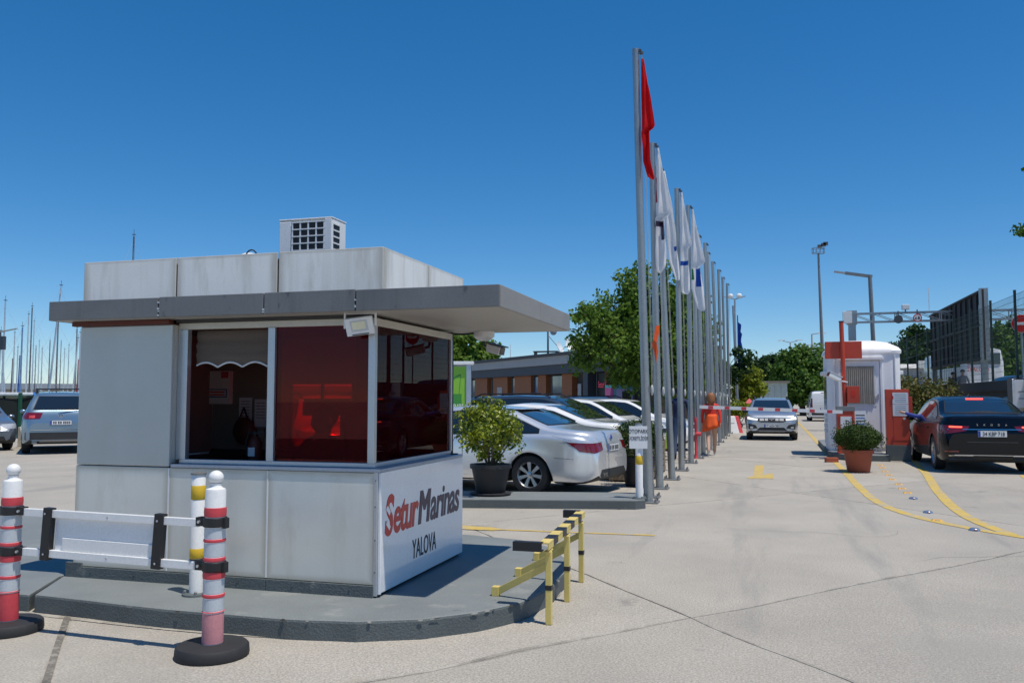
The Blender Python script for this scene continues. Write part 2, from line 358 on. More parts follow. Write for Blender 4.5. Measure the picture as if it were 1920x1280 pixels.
def copy_tree(o, parent=None, **kw):
    c = o.copy(); COL.objects.link(c); c.parent = parent
    for ch in list(o.children): copy_tree(ch, c)
    return setp(c, **kw)

# ------------------------------------------------------------ ground: concrete slabs with open joints
from mathutils import noise as mnoise
NA, MB_ = Vector((-.767, .641)), Vector((.776, .630))
_det = NA.x * MB_.y - NA.y * MB_.x
def nm(n, m): return ((n * MB_.y - m * NA.y) / _det, (NA.x * m - MB_.x * n) / _det)
NL = [-8, -3.5, .2, 4.3, 9.0, 12.3, 15.6, 18.8, 22, 25.3, 28.6, 32, 35, 38]
ML = [-32, -27.5, -23.5, -19.5, -15.6, -11.7, -7.8, -3.9, -.5, 3.47, 9.57, 13.4, 17.4, 21.6, 26, 30, 34]
ground = MB()
a, b = (38.0, -8.0), (34.0, -32.0)
def tz(n0, n1, m0, m1, z): 
    ground.add([(*nm(n0, m0), z), (*nm(n0, m1), z), (*nm(n1, m1), z), (*nm(n1, m0), z)], [(3, 2, 1, 0)])
tz(-400, -8, -400, 900, -.006); tz(-8, 38, 34, 900, -.006); tz(38, 900, 4, 900, -.006); tz(-8, 38, -400, -32, -.006)
ground = ground.build('ground', 'concrete', kind='structure')
bed = MB(); bed.add([(*nm(-8, -32), -.05), (*nm(-8, 34), -.05), (*nm(38, 34), -.05), (*nm(38, -32), -.05)], [(3, 2, 1, 0)])
bed.build('soil_bed', 'soil', ground)
def slab(n0, n1, m0, m1):
    c = [Vector(nm(n0, m0)), Vector(nm(n0, m1)), Vector(nm(n1, m1)), Vector(nm(n1, m0))]
    cen = sum(c, Vector((0, 0))) / 4; near = cen.length < 26
    pts = []
    for p, q in zip(c, c[1:] + c[:1]):
        k = max(1, int((q - p).length / (.22 if near else 3)))
        for i in range(k):
            t = p.lerp(q, i / k); nz = mnoise.noise_vector(Vector((t.x * 1.3, t.y * 1.3, 0))); nf = mnoise.noise_vector(Vector((t.x * 9, t.y * 9, 3)))
            t = t + Vector((nz.x, nz.y)) * .05 + Vector((nf.x, nf.y)) * .007
            g = .0045 + .004 * abs(mnoise.noise(Vector((t.x * .7, t.y * .7, 9))))
            pts.append(t + (cen - t).normalized() * g)
    area = sum(p.x * q.y - q.x * p.y for p, q in zip(pts, pts[1:] + pts[:1]))
    if area < 0: pts.reverse()
    dz = random.uniform(-.0025, 0)
    mb = MB(); n = len(pts)
    ins = []
    for p in pts:
        wr = .012 + .035 * abs(mnoise.noise(Vector((p.x * 1.1, p.y * 1.1, 4)))) + .012 * mnoise.noise(Vector((p.x * 6, p.y * 6, 5)))
        ins.append(p + (cen - p).normalized() * wr)
    mb.add([(p.x, p.y, -.045) for p in pts] + [(p.x, p.y, dz - .002) for p in pts] + [(p.x, p.y, dz) for p in ins], [tuple(range(2 * n, 3 * n))] + [(i, (i + 1) % n, n + (i + 1) % n, n + i) for i in range(n)])
    mb.add([mb.v[k] for k in range(n, 3 * n)], [(i, (i + 1) % n, n + (i + 1) % n, n + i) for i in range(n)], 1)
    mb.build('concrete_slab', ['concrete', 'concrete_rim'], ground)
for n0, n1 in zip(NL, NL[1:]):
    for m0, m1 in zip(ML, ML[1:]): slab(n0, n1, m0, m1)
def ribbon(pts, wd, z=.004):
    mb = MB(); P = [Vector(p) for p in pts]; fine = []
    for p, q in zip(P, P[1:]):
        k = max(1, int((q - p).length / .3))
        fine += [p.lerp(q, i / k) for i in range(k)]
    fine.append(P[-1])
    for _ in range(4): fine = [fine[0]] + [(fine[i - 1] + fine[i] * 2 + fine[i + 1]) / 4 for i in range(1, len(fine) - 1)] + [fine[-1]]
    vs = []
    for i, p in enumerate(fine):
        d = (fine[min(i + 1, len(fine) - 1)] - fine[max(i - 1, 0)]).normalized(); s = Vector((-d.y, d.x)) * wd / 2
        j = 1 + .10 * mnoise.noise(Vector((p.x * 4, p.y * 4, 1)))
        vs += [(*(p + s * j), z), (*(p - s * j), z)]
    return mb.add(vs, [(2 * i, 2 * i + 1, 2 * i + 3, 2 * i + 2) for i in range(len(fine) - 1)])
# joint repaired with brown mastic in front of the kiosk
ribbon([nm(4.2, -.46), nm(6.4, -.5), nm(7, -.5)], .042, .003).build('joint_mastic', 'mastic', ground)
rng = random.Random(12)
for (x, y, a0, ln_) in ((-.6, 10.4, 10, 2.6), (2.4, 13.2, -60, 2.5), (-.4, 15.2, 40, 2.0), (3.4, 17, -85, 2.7), (-4.6, 4.0, -10, 1.0), (-1.9, 4.1, 5, 1.3), (3.2, 9.5, 150, 2.2), (-9.5, 13, 60, 3.0)):
    a_ = R(a0); pts = [Vector((x, y))]
    for i in range(int(ln_ / .12)):
        a_ += rng.gauss(0, .22); pts.append(pts[-1] + Vector((math.cos(a_), math.sin(a_))) * .12)
    mbk = MB(); vs = []
    for i, p_ in enumerate(pts):
        f = math.sin(math.pi * (i + .3) / (len(pts) + .3)); d_ = (pts[min(i + 1, len(pts) - 1)] - pts[max(i - 1, 0)]).normalized(); s_ = Vector((-d_.y, d_.x)) * (.0022 * f + .0004)
        vs += [(*(p_ + s_), .0012), (*(p_ - s_), .0012)]
    mbk.add(vs, [(2 * i, 2 * i + 1, 2 * i + 3, 2 * i + 2) for i in range(len(pts) - 1)]).build('crack', 'soil', ground)
# painted markings
ribbon([(2.35, 75), (1.95, 42), (1.78, 30.5), (1.66, 24), (1.62, 19.7), (1.55, 16.0), (1.56, 13.6), (1.74, 12.25), (2.02, 11.55), (2.28, 11.05), (2.62, 10.62), (3.6, 9.7)], .14).build('painted_line', 'road_yellow', ground)
ribbon([(3.9, 26), (3.5, 22.8), (3.1, 18.7), (2.74, 15.8), (2.53, 13.6), (2.46, 12.3), (2.50, 11.3), (2.62, 10.75)], .15, .005).build('painted_line', 'road_yellow', ground)
ribbon([(-3.37, 9.52), (-1.9, 9.58), (-1.17, 9.62)], .07).build('painted_line', 'road_yellow', ground)
mb = MB(); mb.add([(-3.6, 9.42, .006), (-3.0, 9.44, .006), (-2.86, 9.53, .006), (-3.05, 9.66, .006), (-3.6, 9.72, .006)], [(0, 1, 2, 3, 4)]); mb.build('painted_arrow', 'road_yellow', ground)
mb = MB(); mb.add([(x, y, .004) for x, y in [(-.20, 20.35), (0, 20.4), (-.03, 17.85), (.18, 18.25), (.17, 17.0), (-.32, 16.98), (-.2, 17.75)]], [(0, 6, 2, 1), (6, 5, 4, 2), (2, 4, 3)]); mb.build('painted_arrow', 'road_yellow', ground)
mb = MB(); mb.add([(4.6, 17.8, .004), (5.6, 18.0, .004), (5.7, 19.5, .004), (4.85, 19.2, .004)], [(0, 1, 2, 3)]); mb.build('painted_arrow', 'road_yellow', ground)
sl = [(2.3, 11.01, 1), (2.04, 11.75, 0), (2.07, 12.53, 1), (2.15, 14.2, 1), (2.2, 15.06, 0), (2.22, 15.74, 0), (2.27, 16.51, 0), (2.3, 17.45, 0), (2.36, 18.41, 0), (2.41, 19.33, 0), (2.49, 20.35, 0), (2.53, 21.15, 0)]
ords = ['nearest', 'second', 'third', 'fourth', 'fifth', 'sixth', 'seventh', 'eighth', 'ninth', 'tenth', 'eleventh', 'farthest']
for i, (x, y, s) in enumerate(sl):
    t = thing('road_stud', '%s %s road stud of the row between the yellow lines' % (ords[i], 'silver' if s else 'amber'), 'road stud', (x, y, 0), 0, 'road studs between the yellow lines')
    if s:
        MB().lathe([(.065, 0), (.062, .012), (.045, .028), (.012, .034)], 18).build('dome', 'reflector_silver', t, smooth=True)
        MB().box(-.018, .018, -.066, -.045, .006, .02).build('reflector', 'lamp_red', t)
    else:
        k = MB(); k.add([(-.065, -.05, 0), (.065, -.05, 0), (.065, .05, 0), (-.065, .05, 0), (-.045, -.02, .02), (.045, -.02, .02), (.045, .02, .02), (-.045, .02, .02)],
                        [(4, 5, 6, 7), (0, 1, 5, 4), (1, 2, 6, 5), (2, 3, 7, 6), (3, 0, 4, 7)]); k.build('body', 'reflector_yellow', t)
        MB().box(-.03, .03, -.043, -.03, .006, .016).build('reflector', 'lamp_clear', t)

MB().add([(-60, -8, .006), (-60, -18, .006), (60, -18, .006), (60, -8, .006)], [(0, 1, 2, 3)]).build('road', 'added_asphalt', kind='structure')  # unseen dark sheet added behind the camera to darken the window reflections
# ------------------------------------------------------------ kerb islands
def island(name, poly, z, bev=.018):
    mb = MB(); mb.prism(poly, -.03, z); mb.m[1] = 1
    return mb.build(name, ['kerb_grey', 'kerb_top'], kind='structure', bevel=bev)
def arc(cx, cy, r, a0, a1, n): return [(cx + r * math.cos(R(a0 + (a1 - a0) * i / n)), cy + r * math.sin(R(a0 + (a1 - a0) * i / n))) for i in range(n + 1)]
def rough(poly, amp=.008, step=.12):
    out = []
    for p, q in zip(poly, poly[1:] + poly[:1]):
        p = Vector(p); q = Vector(q); k = max(1, int((q - p).length / step))
        for i in range(k):
            t = p.lerp(q, i / k); z = mnoise.noise_vector(Vector((t.x * 5, t.y * 5, 2))); out.append((t.x + z.x * amp, t.y + z.y * amp))
    return out
main = [(-4.97, 4.96), (-3.8, 4.86), (-2.9, 4.86), (-2.45, 4.93), (-2.08, 5.10), (-1.80, 5.37), (-1.60, 5.70), (-1.52, 6.2), (-1.54, 6.8), (-1.66, 7.35), (-1.9, 7.85), (-2.3, 8.2), (-2.9, 8.35), (-5.35, 8.35), (-5.27, 5.52)]
island('kiosk_island', rough(main), .125)
island('kiosk_island', rough([(-9.5, 5.05), (-5.02, 4.97), (-5.32, 5.55), (-5.40, 8.35), (-9.5, 8.35)]), .118)
# dirt gathered along the kerb foot, and paint chipped off its upper edge
foot = [(x, y - .025) if y < 5.2 else ((x + .02, y - .015) if y < 5.9 else (x + .025, y)) for x, y in main[:11]]
ribbon([(-5.6, 4.94)] + foot, .06, .0022).build('kerb_dirt', 'concrete_rim', ground)
rng = random.Random(5); kedge = [o for o in bpy.data.objects if o.name == 'kiosk_island'][0]
for i in range(16):
    s = rng.randint(1, 8); a_, b_ = Vector(main[s]), Vector(main[s + 1]); p_ = a_.lerp(b_, rng.random()); d_ = (b_ - a_).normalized(); o_ = Vector((d_.y, -d_.x)); L_ = rng.uniform(.005, .03); h_ = rng.uniform(.003, .011)
    cm = MB(); kk = 7; cm.v = []; base = Vector((p_.x + o_.x * .0085, p_.y + o_.y * .0085, .1165)); up_ = Vector((-o_.x, -o_.y, 1)).normalized(); tx = Vector((d_.x, d_.y, 0)); nn_ = Vector((o_.x, o_.y, 1)).normalized()
    vs_ = [base + nn_ * .003 + tx * (math.cos(t_ * 6.283 / kk) * L_ * rng.uniform(.6, 1.2)) + up_ * (math.sin(t_ * 6.283 / kk) * h_ * rng.uniform(.6, 1.2)) for t_ in range(kk)]
    cm.add(vs_, [tuple(range(kk))]).build('paint_chip', 'chip' if i % 3 else 'joint_dark', kedge)
k0 = G(868, 952); k1 = G(1205, 955)
d = (k1 - k0).normalized(); nn = Vector((-d.y, d.x, 0))
def kp(s, t): p = k0 + d * s + nn * t; return (p.x, p.y)
ln = (k1 - k0).length
island('parking_island', rough([kp(-3, 0), kp(ln - .1, 0), kp(ln + .05, .12), kp(ln + .07, .9), kp(ln - .1, 1.0), kp(-3, 1.02)], .006, .2), .125)

# ------------------------------------------------------------ kiosk
K = thing('guard_kiosk', 'grey panelled guard kiosk with flat canopy and dark red tinted windows', 'kiosk', (-3.9, 6.4, .125))
def kb(name, mats, *a, bevel=.004, parent=None, **kw):
    return MB().box(*a).build(name, mats, parent or K, True, bevel=bevel, **kw)
X0, X1, Y0, Y1 = -5.18, -2.59, 5.53, 7.24
Z0 = .125
# core (behind the cladding) and floor
MB().box(X0 + .02, X1 - .02, Y0 + .02, Y1 - .02, Z0, .97).box(X0 + .02, X1 - .02, Y1 - .06, Y1 - .02, .97, 1.02).build('core', 'joint_dark', K, True)
# front cladding, three panels, two on the left side and back
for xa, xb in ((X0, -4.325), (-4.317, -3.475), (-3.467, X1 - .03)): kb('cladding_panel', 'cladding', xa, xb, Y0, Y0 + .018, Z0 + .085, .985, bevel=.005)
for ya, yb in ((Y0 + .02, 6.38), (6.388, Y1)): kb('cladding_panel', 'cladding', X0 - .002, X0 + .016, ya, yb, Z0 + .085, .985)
kb('cladding_panel', 'cladding', X0 + .02, X1 - .03, Y1 - .016, Y1 + .002, Z0 + .085, .985)
for x in (-4.321, -3.471): kb('joint_seal', 'white_plastic', x - .006, x + .006, Y0 - .002, Y0 + .004, Z0 + .09, .98, bevel=0)
kb('corner_trim', 'alu', X1 - .034, X1 - .006, Y0 - .004, Y0 + .02, Z0 + .01, .99)
# skirting
for xa, xb in ((X0 - .06, X0 + .09), (X0 + .09, -3.47), (-3.466, X1 - .03)): kb('skirting', 'kerb_grey', xa, xb, Y0 - .012, Y0 + .015, Z0 - .002, Z0 + .082 + (.03 if xb < -5 else 0), bevel=.003)
for x in (-5.0, -4.6, -4.1, -3.7, -3.25, -2.8): MB().lathe([(.007, 0), (.008, .002), (.003, .005)], 8).xf(Matrix.Translation((x, Y0 - .012, Z0 + .045)) @ Matrix.Rotation(R(90), 4, 'X')).build('screw', 'steel_dark', K, True)
for z in (.3, .52, .75, .93): MB().lathe([(.006, 0), (.007, .002), (.002, .004)], 8).xf(Matrix.Translation((X1 - .02, Y0 - .0045, z)) @ Matrix.Rotation(R(90), 4, 'X')).build('screw', 'steel_grey', K, True)
# sign panel on the street side
sp = kb('sign_panel', 'sign_white', X1 - .008, X1 + .008, Y0 + .035, Y1 + .02, Z0 + .025, .985, bevel=.003)
kb('sign_edge', 'sign_white', X1 - .006, X1 + .014, Y0 + .012, Y0 + .033, Z0 + .02, .985, parent=sp)
lx = X1 + .0095
text_mesh('S', .3, RT((lx, 5.625, .525)), 'lettering_red', 'logo_red', sp, True, shear=.18, off=.010, fit=(.155, .295))
text_mesh('etur', .3, RT((lx, 5.775, .527)), 'lettering_red', 'logo_red', sp, True, shear=.2, off=.007, fit=(.47, .235), space=.92)
for dy_ in (0, .014, .026): text_mesh('M', .3, RT((lx + dy_ * .01, 6.235 + dy_, .53)), 'lettering_dark', 'logo_dark', sp, True, shear=.2, fit=(.24, .255))
text_mesh('arinas', .3, RT((lx, 6.488, .527)), 'lettering_dark', 'logo_dark', sp, True, shear=.2, off=.006, fit=(.685, .252), space=.94)
text_mesh('YALOVA', .17, RT((lx, 6.125, .285)), 'lettering_town', 'ink', sp, True, shear=.06, fit=(.49, .145))
# the white cuts through the letter S
for z_ in (.70, .595):
    mb = MB(); mb.add([(lx + .003, 5.635, z_ + .02), (lx + .003, 5.665, z_ + .045), (lx + .003, 5.715, z_ - .005), (lx + .003, 5.695, z_ - .03)], [(0, 3, 2, 1)]); mb.build('letter_cut', 'sign_white', sp, True)
# sill
wy, wx = 5.62, -2.685
mb = MB(); mb.box(-4.30, X1 + .012, Y0 - .012, wy + .03, .987, 1.012); mb.box(wx - .03, X1 + .014, wy + .03, Y1 + .01, .987, 1.012); mb.build('window_sill', 'sill_blue', K, True, bevel=.004)
mb = MB(); mb.box(-4.29, wx + .03, wy - .018, wy + .02, 1.013, 1.045); mb.box(wx - .02, wx + .018, wy + .021, 7.19, 1.013, 1.045); mb.build('lower_frame', 'alu', K, True, bevel=.003)
# upper left wall panel, its return, the left and back walls
kb('wall_panel', 'cladding_shaded', X0, -4.322, Y0 + .001, Y0 + .03, .99, 2.07, bevel=.008)
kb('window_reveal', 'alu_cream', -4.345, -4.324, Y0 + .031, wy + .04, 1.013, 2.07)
kb('side_wall', 'cladding_shaded', X0, X0 + .03, Y0 + .031, Y1, .99, 2.1)
kb('inner_wall', 'inner_wall', X0 + .031, X0 + .04, Y0 + .04, Y1 - .05, 1.0, 2.1, bevel=0)
BW0, BW1 = -4.30, -3.62
mb = MB(); mb.box(X0 + .03, BW0, Y1 - .03, Y1, .99, 2.1); mb.box(BW0, BW1, Y1 - .03, Y1, .99, 1.06); mb.box(BW0, BW1, Y1 - .03, Y1, 1.64, 2.1); mb.build('back_wall', 'inner_wall', K, True); kb('back_panel', 'inner_dark', BW1, wx + .02, Y1 - .03, Y1, .99, 2.1, bevel=0)
mb = MB()
for x in (BW0, -3.97, BW1 - .03): mb.box(x, x + .03, Y1 - .045, Y1 - .031, 1.06, 1.64)
mb.build('back_window_frame', 'inner_dark', K, True)
kb('back_pane', 'red_glass', BW0, BW1, Y1 - .02, Y1 - .014, 1.06, 1.64, bevel=0)
# window frames and panes
kb('head_frame', 'alu_cream', -4.322, wx + .03, wy - .015, wy + .03, 2.035, 2.085)
kb('head_frame', 'alu_cream', wx - .03, wx + .02, wy + .031, 7.21, 2.03, 2.085)
for n_, xa, xb in (('jamb', -4.322, -4.235), ('mullion', -3.535, -3.475), ('corner_post', wx - .028, wx + .022)): kb(n_, 'alu', xa, xb, wy - .02, wy + .03, 1.04, 2.035)
kb('jamb', 'alu', wx - .02, wx + .02, 7.185, 7.225, 1.04, 2.03)
kb('window_pane', 'clear_glass', -3.44, -2.74, wy + .022, wy + .027, 1.045, 2.035, bevel=0, label='clear sliding sash pushed open behind the red pane')
kb('window_pane', 'red_glass', -3.475, wx - .028, wy + .004, wy + .009, 1.045, 2.035, bevel=0, label='dark red tinted front pane')
kb('window_pane', 'red_glass', wx - .004, wx + .001, wy + .03, 7.185, 1.045, 2.03, bevel=0, label='dark red tinted side pane')
kb('head_strip', 'brown_red', -5.24, -4.335, Y0 - .03, Y0 + .03, 2.072, 2.108)
kb('head_strip', 'inner_dark', -4.33, wx, wy - .04, wy + .03, 2.087, 2.108, bevel=0)
# canopy
CX0, CX1, CY0, CY1, CZ0, CZ1 = -5.335, -1.65, 5.36, 7.50, 2.108, 2.258
mb = MB(); mb.box(CX0 + .02, CX1 - .02, CY0 + .02, CY1 - .02, CZ0 + .012, CZ1 - .01); mb.build('canopy_core', 'joint_dark', K, True)
xs = [CX0, -4.32, -3.425, -2.70, CX1]
for xa, xb in zip(xs, xs[1:]): kb('fascia_panel', 'fascia', xa + .004, xb - .004, CY0, CY0 + .018, CZ0, CZ1 + random.uniform(-.004, .004), bevel=.005)
for ya, yb in ((CY0 + .02, 6.43), (6.437, CY1 - .003)): kb('fascia_panel', 'fascia_side', CX1 - .018, CX1, ya, yb, CZ0, CZ1, bevel=.005)
for ya, yb in ((CY0 + .02, 6.43), (6.437, CY1 - .003)): kb('fascia_panel', 'fascia', CX0, CX0 + .018, ya, yb, CZ0, CZ1, bevel=.005)
kb('fascia_panel', 'fascia', CX0 + .02, CX1 - .02, CY1 - .018, CY1, CZ0, CZ1, bevel=.005)
for xa, xb in ((CX0 + .02, -3.452), (-3.448, -2.42), (-2.416, CX1 - .02)): kb('soffit_panel', 'soffit', xa, xb, CY0 + .02, CY1 - .02, CZ0 + .002, CZ0 + .011, bevel=0)
kb('canopy_deck', 'fascia_side', CX0 + .02, CX1 - .02, CY0 + .02, CY1 - .02, CZ1 - .009, CZ1 - .004, bevel=0)
rng = random.Random(3)
for x in xs[1:-1]:
    sm_ = MB()
    for i in range(9):
        z = CZ0 + .01 + i * .016
        if rng.random() < .38: sm_.box(x - .004 - rng.uniform(0, .006), x + .003 + rng.uniform(0, .007), CY0 - .002, CY0 + .01, z, z + rng.uniform(.006, .016))
    sm_.build('joint_sealant', 'sleeve', K, True)
# parapet box over the canopy
for xa, xb in ((-5.165, -4.306), (-4.292, -3.426), (-3.412, -2.572)): kb('parapet_panel', 'cladding_dirty', xa, xb, Y0, Y0 + .02, CZ1 - .003, 2.583, bevel=.005)
for ya, yb in ((Y0 + .021, 6.385), (6.397, Y1)): kb('parapet_panel', 'cladding_dirty_side', -2.59, -2.57, ya, yb, CZ1 - .003, 2.583, bevel=.005)
for ya, yb in ((Y0 + .021, 6.387), (6.395, Y1)): kb('parapet_panel', 'cladding_dirty', -5.165, -5.145, ya, yb, CZ1 - .003, 2.583)
kb('parapet_panel', 'cladding_dirty', -5.14, -2.6, Y1 - .02, Y1, CZ1 - .003, 2.583)
mb = MB(); mb.box(-5.14, -2.595, Y0 + .024, Y1 - .024, CZ1, 2.54); mb.build('roof_deck', 'joint_dark', K, True)
# interior: desk and floor are the kiosk's own
kb('desk', 'inner_dark', -3.95, wx - .08, 5.72, 6.12, .985, 1.0)
kb('ceiling', 'inner_wall', X0 + .04, wx - .04, wy + .05, Y1 - .04, 2.09, 2.1, bevel=0)

# things in and on the kiosk
def wx_(v): return v
t = thing('roller_blind', 'brown fabric blind with white scalloped hem inside the left kiosk window', 'blind', (-3.88, 5.72, 2.05))
mb = MB(); nx = 48
fold = [(0, 2.03), (.015, 1.985), (.0, 1.945), (.022, 1.915), (.004, 1.87), (.02, 1.845), (.006, 1.80)]
vs = []; fs = []
for i in range(nx + 1):
    x = -4.225 + .70 * i / nx; ph = i / nx * 3.2 * 2 * math.pi
    for dy, z in fold: vs.append((x, 5.71 - dy, z))
    vs.append((x, 5.705, 1.765 + .018 * (abs(math.sin(ph / 2 + .4)) * 2 - 1)))
k = len(fold) + 1
for i in range(nx):
    for j in range(k - 1): fs.append((i * k + j, i * k + j + 1, (i + 1) * k + j + 1, (i + 1) * k + j))
mb.add(vs, fs).build('fabric', 'blind', t, True, smooth='all')
hem = [(vs[i * k + k - 1][0], 5.702, vs[i * k + k - 1][2]) for i in range(nx + 1)]
MB().path(hem, .007, 5).build('hem', 'white_plastic', t, True)
t = thing('notice_box', 'white wall box with a red and blue framed notice behind the open kiosk window', 'notice box', (-4.7, 7.18, 1.5))
def bp_(px, py): return Vector((0, 0, CAM_H)) + ray(px, py) * ((Y1 - .05) / ray(px, py).y)
p, q = bp_(385, 757), bp_(436, 695)
MB().box(p.x, q.x, p.y - .05, p.y + .015, p.z, q.z).build('box', 'white_plastic', t, True, bevel=.004)
p2, q2 = bp_(387, 741), bp_(431, 733)
MB().box(p2.x, q2.x, p.y - .053, p.y - .05, p2.z - .02, q2.z + .02).build('notice_frame', 'flag_blue', t, True)
MB().box(p2.x + .008, q2.x - .008, p.y - .055, p.y - .053, p2.z - .012, q2.z + .012).build('notice', 'paper', t, True)
for j in range(2): MB().box(p2.x + .02, q2.x - .02, p.y - .0565, p.y - .055, p2.z + j * .025, p2.z + .012 + j * .025).build('notice_line', 'logo_red', t, True)
MB().box(q.x - .09, q.x - .01, p.y - .053, p.y - .05, q.z - .07, q.z - .01).build('sticker', 'red_band', t, True)
for i, (pa, pb, lb) in enumerate((((448, 800), (473, 745), 'left of two printed sheets on the kiosk back wall'), ((477, 800), (502, 748), 'right of two printed sheets on the kiosk back wall'))):
    p, q = bp_(*pa), bp_(*pb); t = thing('paper_sheet', lb, 'paper', (p.x, p.y, p.z), 0, 'printed sheets on the kiosk wall')
    MB().box(p.x, q.x, p.y - .004, p.y, p.z, q.z).build('sheet', 'paper', t, True)
    for j in range(6): MB().box(p.x + .02, q.x - .025, p.y - .0055, p.y - .004, q.z - .04 - j * .028, q.z - .034 - j * .028).build('text_line', 'steel_grey', t, True)
t = thing('fire_extinguisher', 'small fire extinguisher standing on the ledge inside the kiosk window', 'fire extinguisher', (-3.98, 6.15, .99))
MB().lathe([(.05, 0), (.055, .02), (.055, .16), (.03, .2), (.02, .21)], 16).build('cylinder', 'brown_red', t, smooth=True)
MB().bar((0, 0, .23), (.08, 0, .25), .02).bar((0, 0, .21), (0, 0, .25), .025).bar((0, 0, .235), (.08, 0, .215), .012).build('valve', 'black_plastic', t)
MB().path([(-.01, 0, .23), (-.06, 0, .24), (-.085, 0, .18), (-.08, 0, .05)], .008).build('hose', 'black_rubber', t)
MB().box(-.03, .03, -.058, -.05, .05, .12).build('label_band', 'paper', t)
t = thing('red_bag', 'dark red bag hanging on the kiosk back wall', 'bag', (-4.75, 7.1, 1.1))
MB().ball((-4.72, 7.1, 1.2), .12, 12, 8, 0, (1, .45, 1.1)).build('pouch', 'brown_red', t, True, smooth=True)
MB().path([(-4.78, 7.1, 1.3), (-4.74, 7.12, 1.42), (-4.68, 7.1, 1.3)], .008).build('strap', 'black_plastic', t, True)
t = thing('computer_monitor', 'black computer monitor on the desk behind the red side window', 'monitor', (-2.98, 5.95, 1.0))
MB().box(-.02, .02, -.22, .22, .10, .40).build('screen', 'black_plastic', t, bevel=.006)
MB().box(-.02, .03, -.03, .03, .01, .12).box(-.09, .09, -.1, .1, 0, .012).build('stand', 'black_plastic', t)
# air conditioner
t = thing('air_conditioner', 'small white air conditioner with square grille on the kiosk roof', 'air conditioner', (-3.95, 6.4, 2.545))
AW, AD, AH = .50, .255, .475
MB().box(0, AW, .012, AD, .02, AH).build('casing', 'white_paint', t, bevel=.008)
MB().box(-.004, AW + .004, -.004, AD + .004, AH, AH + .012).build('lid', 'white_paint', t, bevel=.004)
MB().box(.004, .115, -.004, .011, .02, AH - .01).build('side_cover', 'white_plastic', t, bevel=.005)
MB().box(.118, .43, .0, .0115, .02, AH - .02).build('coil', 'black_plastic', t)
gm = MB()
for i in range(5): x = .13 + i * .0755; gm.box(x - .006, x + .006, -.008, -.0005, .02, AH - .015)
for j in range(8): z = .03 + j * .0605; gm.box(.124, .438, -.0095, -.002, z - .005, z + .005)
gm.build('grille', 'white_plastic', t)
MB().box(.438, AW, -.006, .011, .02, AH - .002).build('corner_post', 'white_plastic', t, bevel=.003)
MB().box(AW, AW + .002, .03, .135, .05, AH - .05).build('side_coil', 'black_plastic', t)
gm = MB()
for j in range(8): z = .05 + j * .0545; gm.box(AW + .002, AW + .009, .025, .14, z - .006, z + .006)
gm.build('side_grille', 'white_plastic', t)
MB().box(.05, .12, .02, AD - .02, -.005, .02).box(.38, .45, .02, AD - .02, -.005, .02).build('feet', 'steel_grey', t)
t = thing('roof_dome', 'small white dome lamp with black handle on the kiosk roof beside the air conditioner', 'dome', (-4.17, 6.3, 2.49))
MB().lathe([(.08, 0), (.08, .14), (.10, .15), (.10, .19), (.085, .225), (.045, .245), (.001, .25)], 20).build('dome', 'white_plastic', t, smooth=True)
MB().path([(.07 + .06 * math.cos(a), -.08, .18 + .08 * math.sin(a)) for a in [math.pi * i / 8 for i in range(9)]], .006).build('handle', 'black_plastic', t)
# floodlight
t = thing('floodlight', 'white square LED floodlight hung under the front edge of the canopy', 'floodlight', (-2.70, 5.44, 2.02))
mm = Matrix.Translation((-2.735, 5.50, 2.015)) @ Matrix.Rotation(R(12), 4, 'Z') @ Matrix.Rotation(R(-7), 4, 'Y') @ Matrix.Rotation(R(20), 4, 'X')
MB().box(-.1, .1, -.008, .022, -.065, .065).xf(mm).build('housing', 'white_plastic', t, True, bevel=.006)
MB().box(-.062, .062, -.0105, -.008, -.034, .046).xf(mm).build('lens_plate', 'sleeve', t, True)
MB().box(-.05, .045, -.0125, -.0105, -.018, .036).xf(mm).build('led_panel', 'led_panel', t, True)
MB().box(-.06, .06, -.0125, -.0085, -.06, -.052).xf(mm).build('badge', 'steel_dark', t, True)
MB().bar((-2.85, 5.50, 2.0), (-2.85, 5.50, 2.112), .012).bar((-2.625, 5.53, 2.02), (-2.625, 5.53, 2.112), .012).bar((-2.85, 5.51, 2.106), (-2.625, 5.52, 2.106), .014, .006).build('bracket', 'white_plastic', t, True)
# cctv
t = thing('cctv_camera', 'cream bullet security camera hanging under the canopy end', 'camera', (-2.42, 7.37, 2.11))
MB().lathe([(.095, 0), (.095, -.045), (.06, -.075), (.02, -.085)][::-1], 18).build('mount', 'white_plastic', t, smooth=True)
MB().tube((0, 0, -.08), (.005, 0, -.125), .012).tube((.005, 0, -.125), (.05, -.02, -.14), .012).build('arm', 'steel_dark', t)
mm = Matrix.Translation((.13, -.05, -.165)) @ Matrix.Rotation(R(-25), 4, 'Z') @ Matrix.Rotation(R(14), 4, 'Y')
MB().box(-.095, .075, -.035, .035, -.04, .035).xf(mm).build('housing', 'white_plastic', t, bevel=.012)
MB().box(-.1, .11, -.042, .042, .036, .046).xf(mm).build('sun_shield', 'steel_dark', t, bevel=.003)
MB().box(.076, .084, -.03, .03, -.036, .03).xf(mm).build('lens', 'auto_glass', t, bevel=.004)
MB().path([(-.09, 0, -.012), (-.2, -.02, -.02), (-.35, -.06, -.012)], .01).build('cable', 'black_rubber', t)

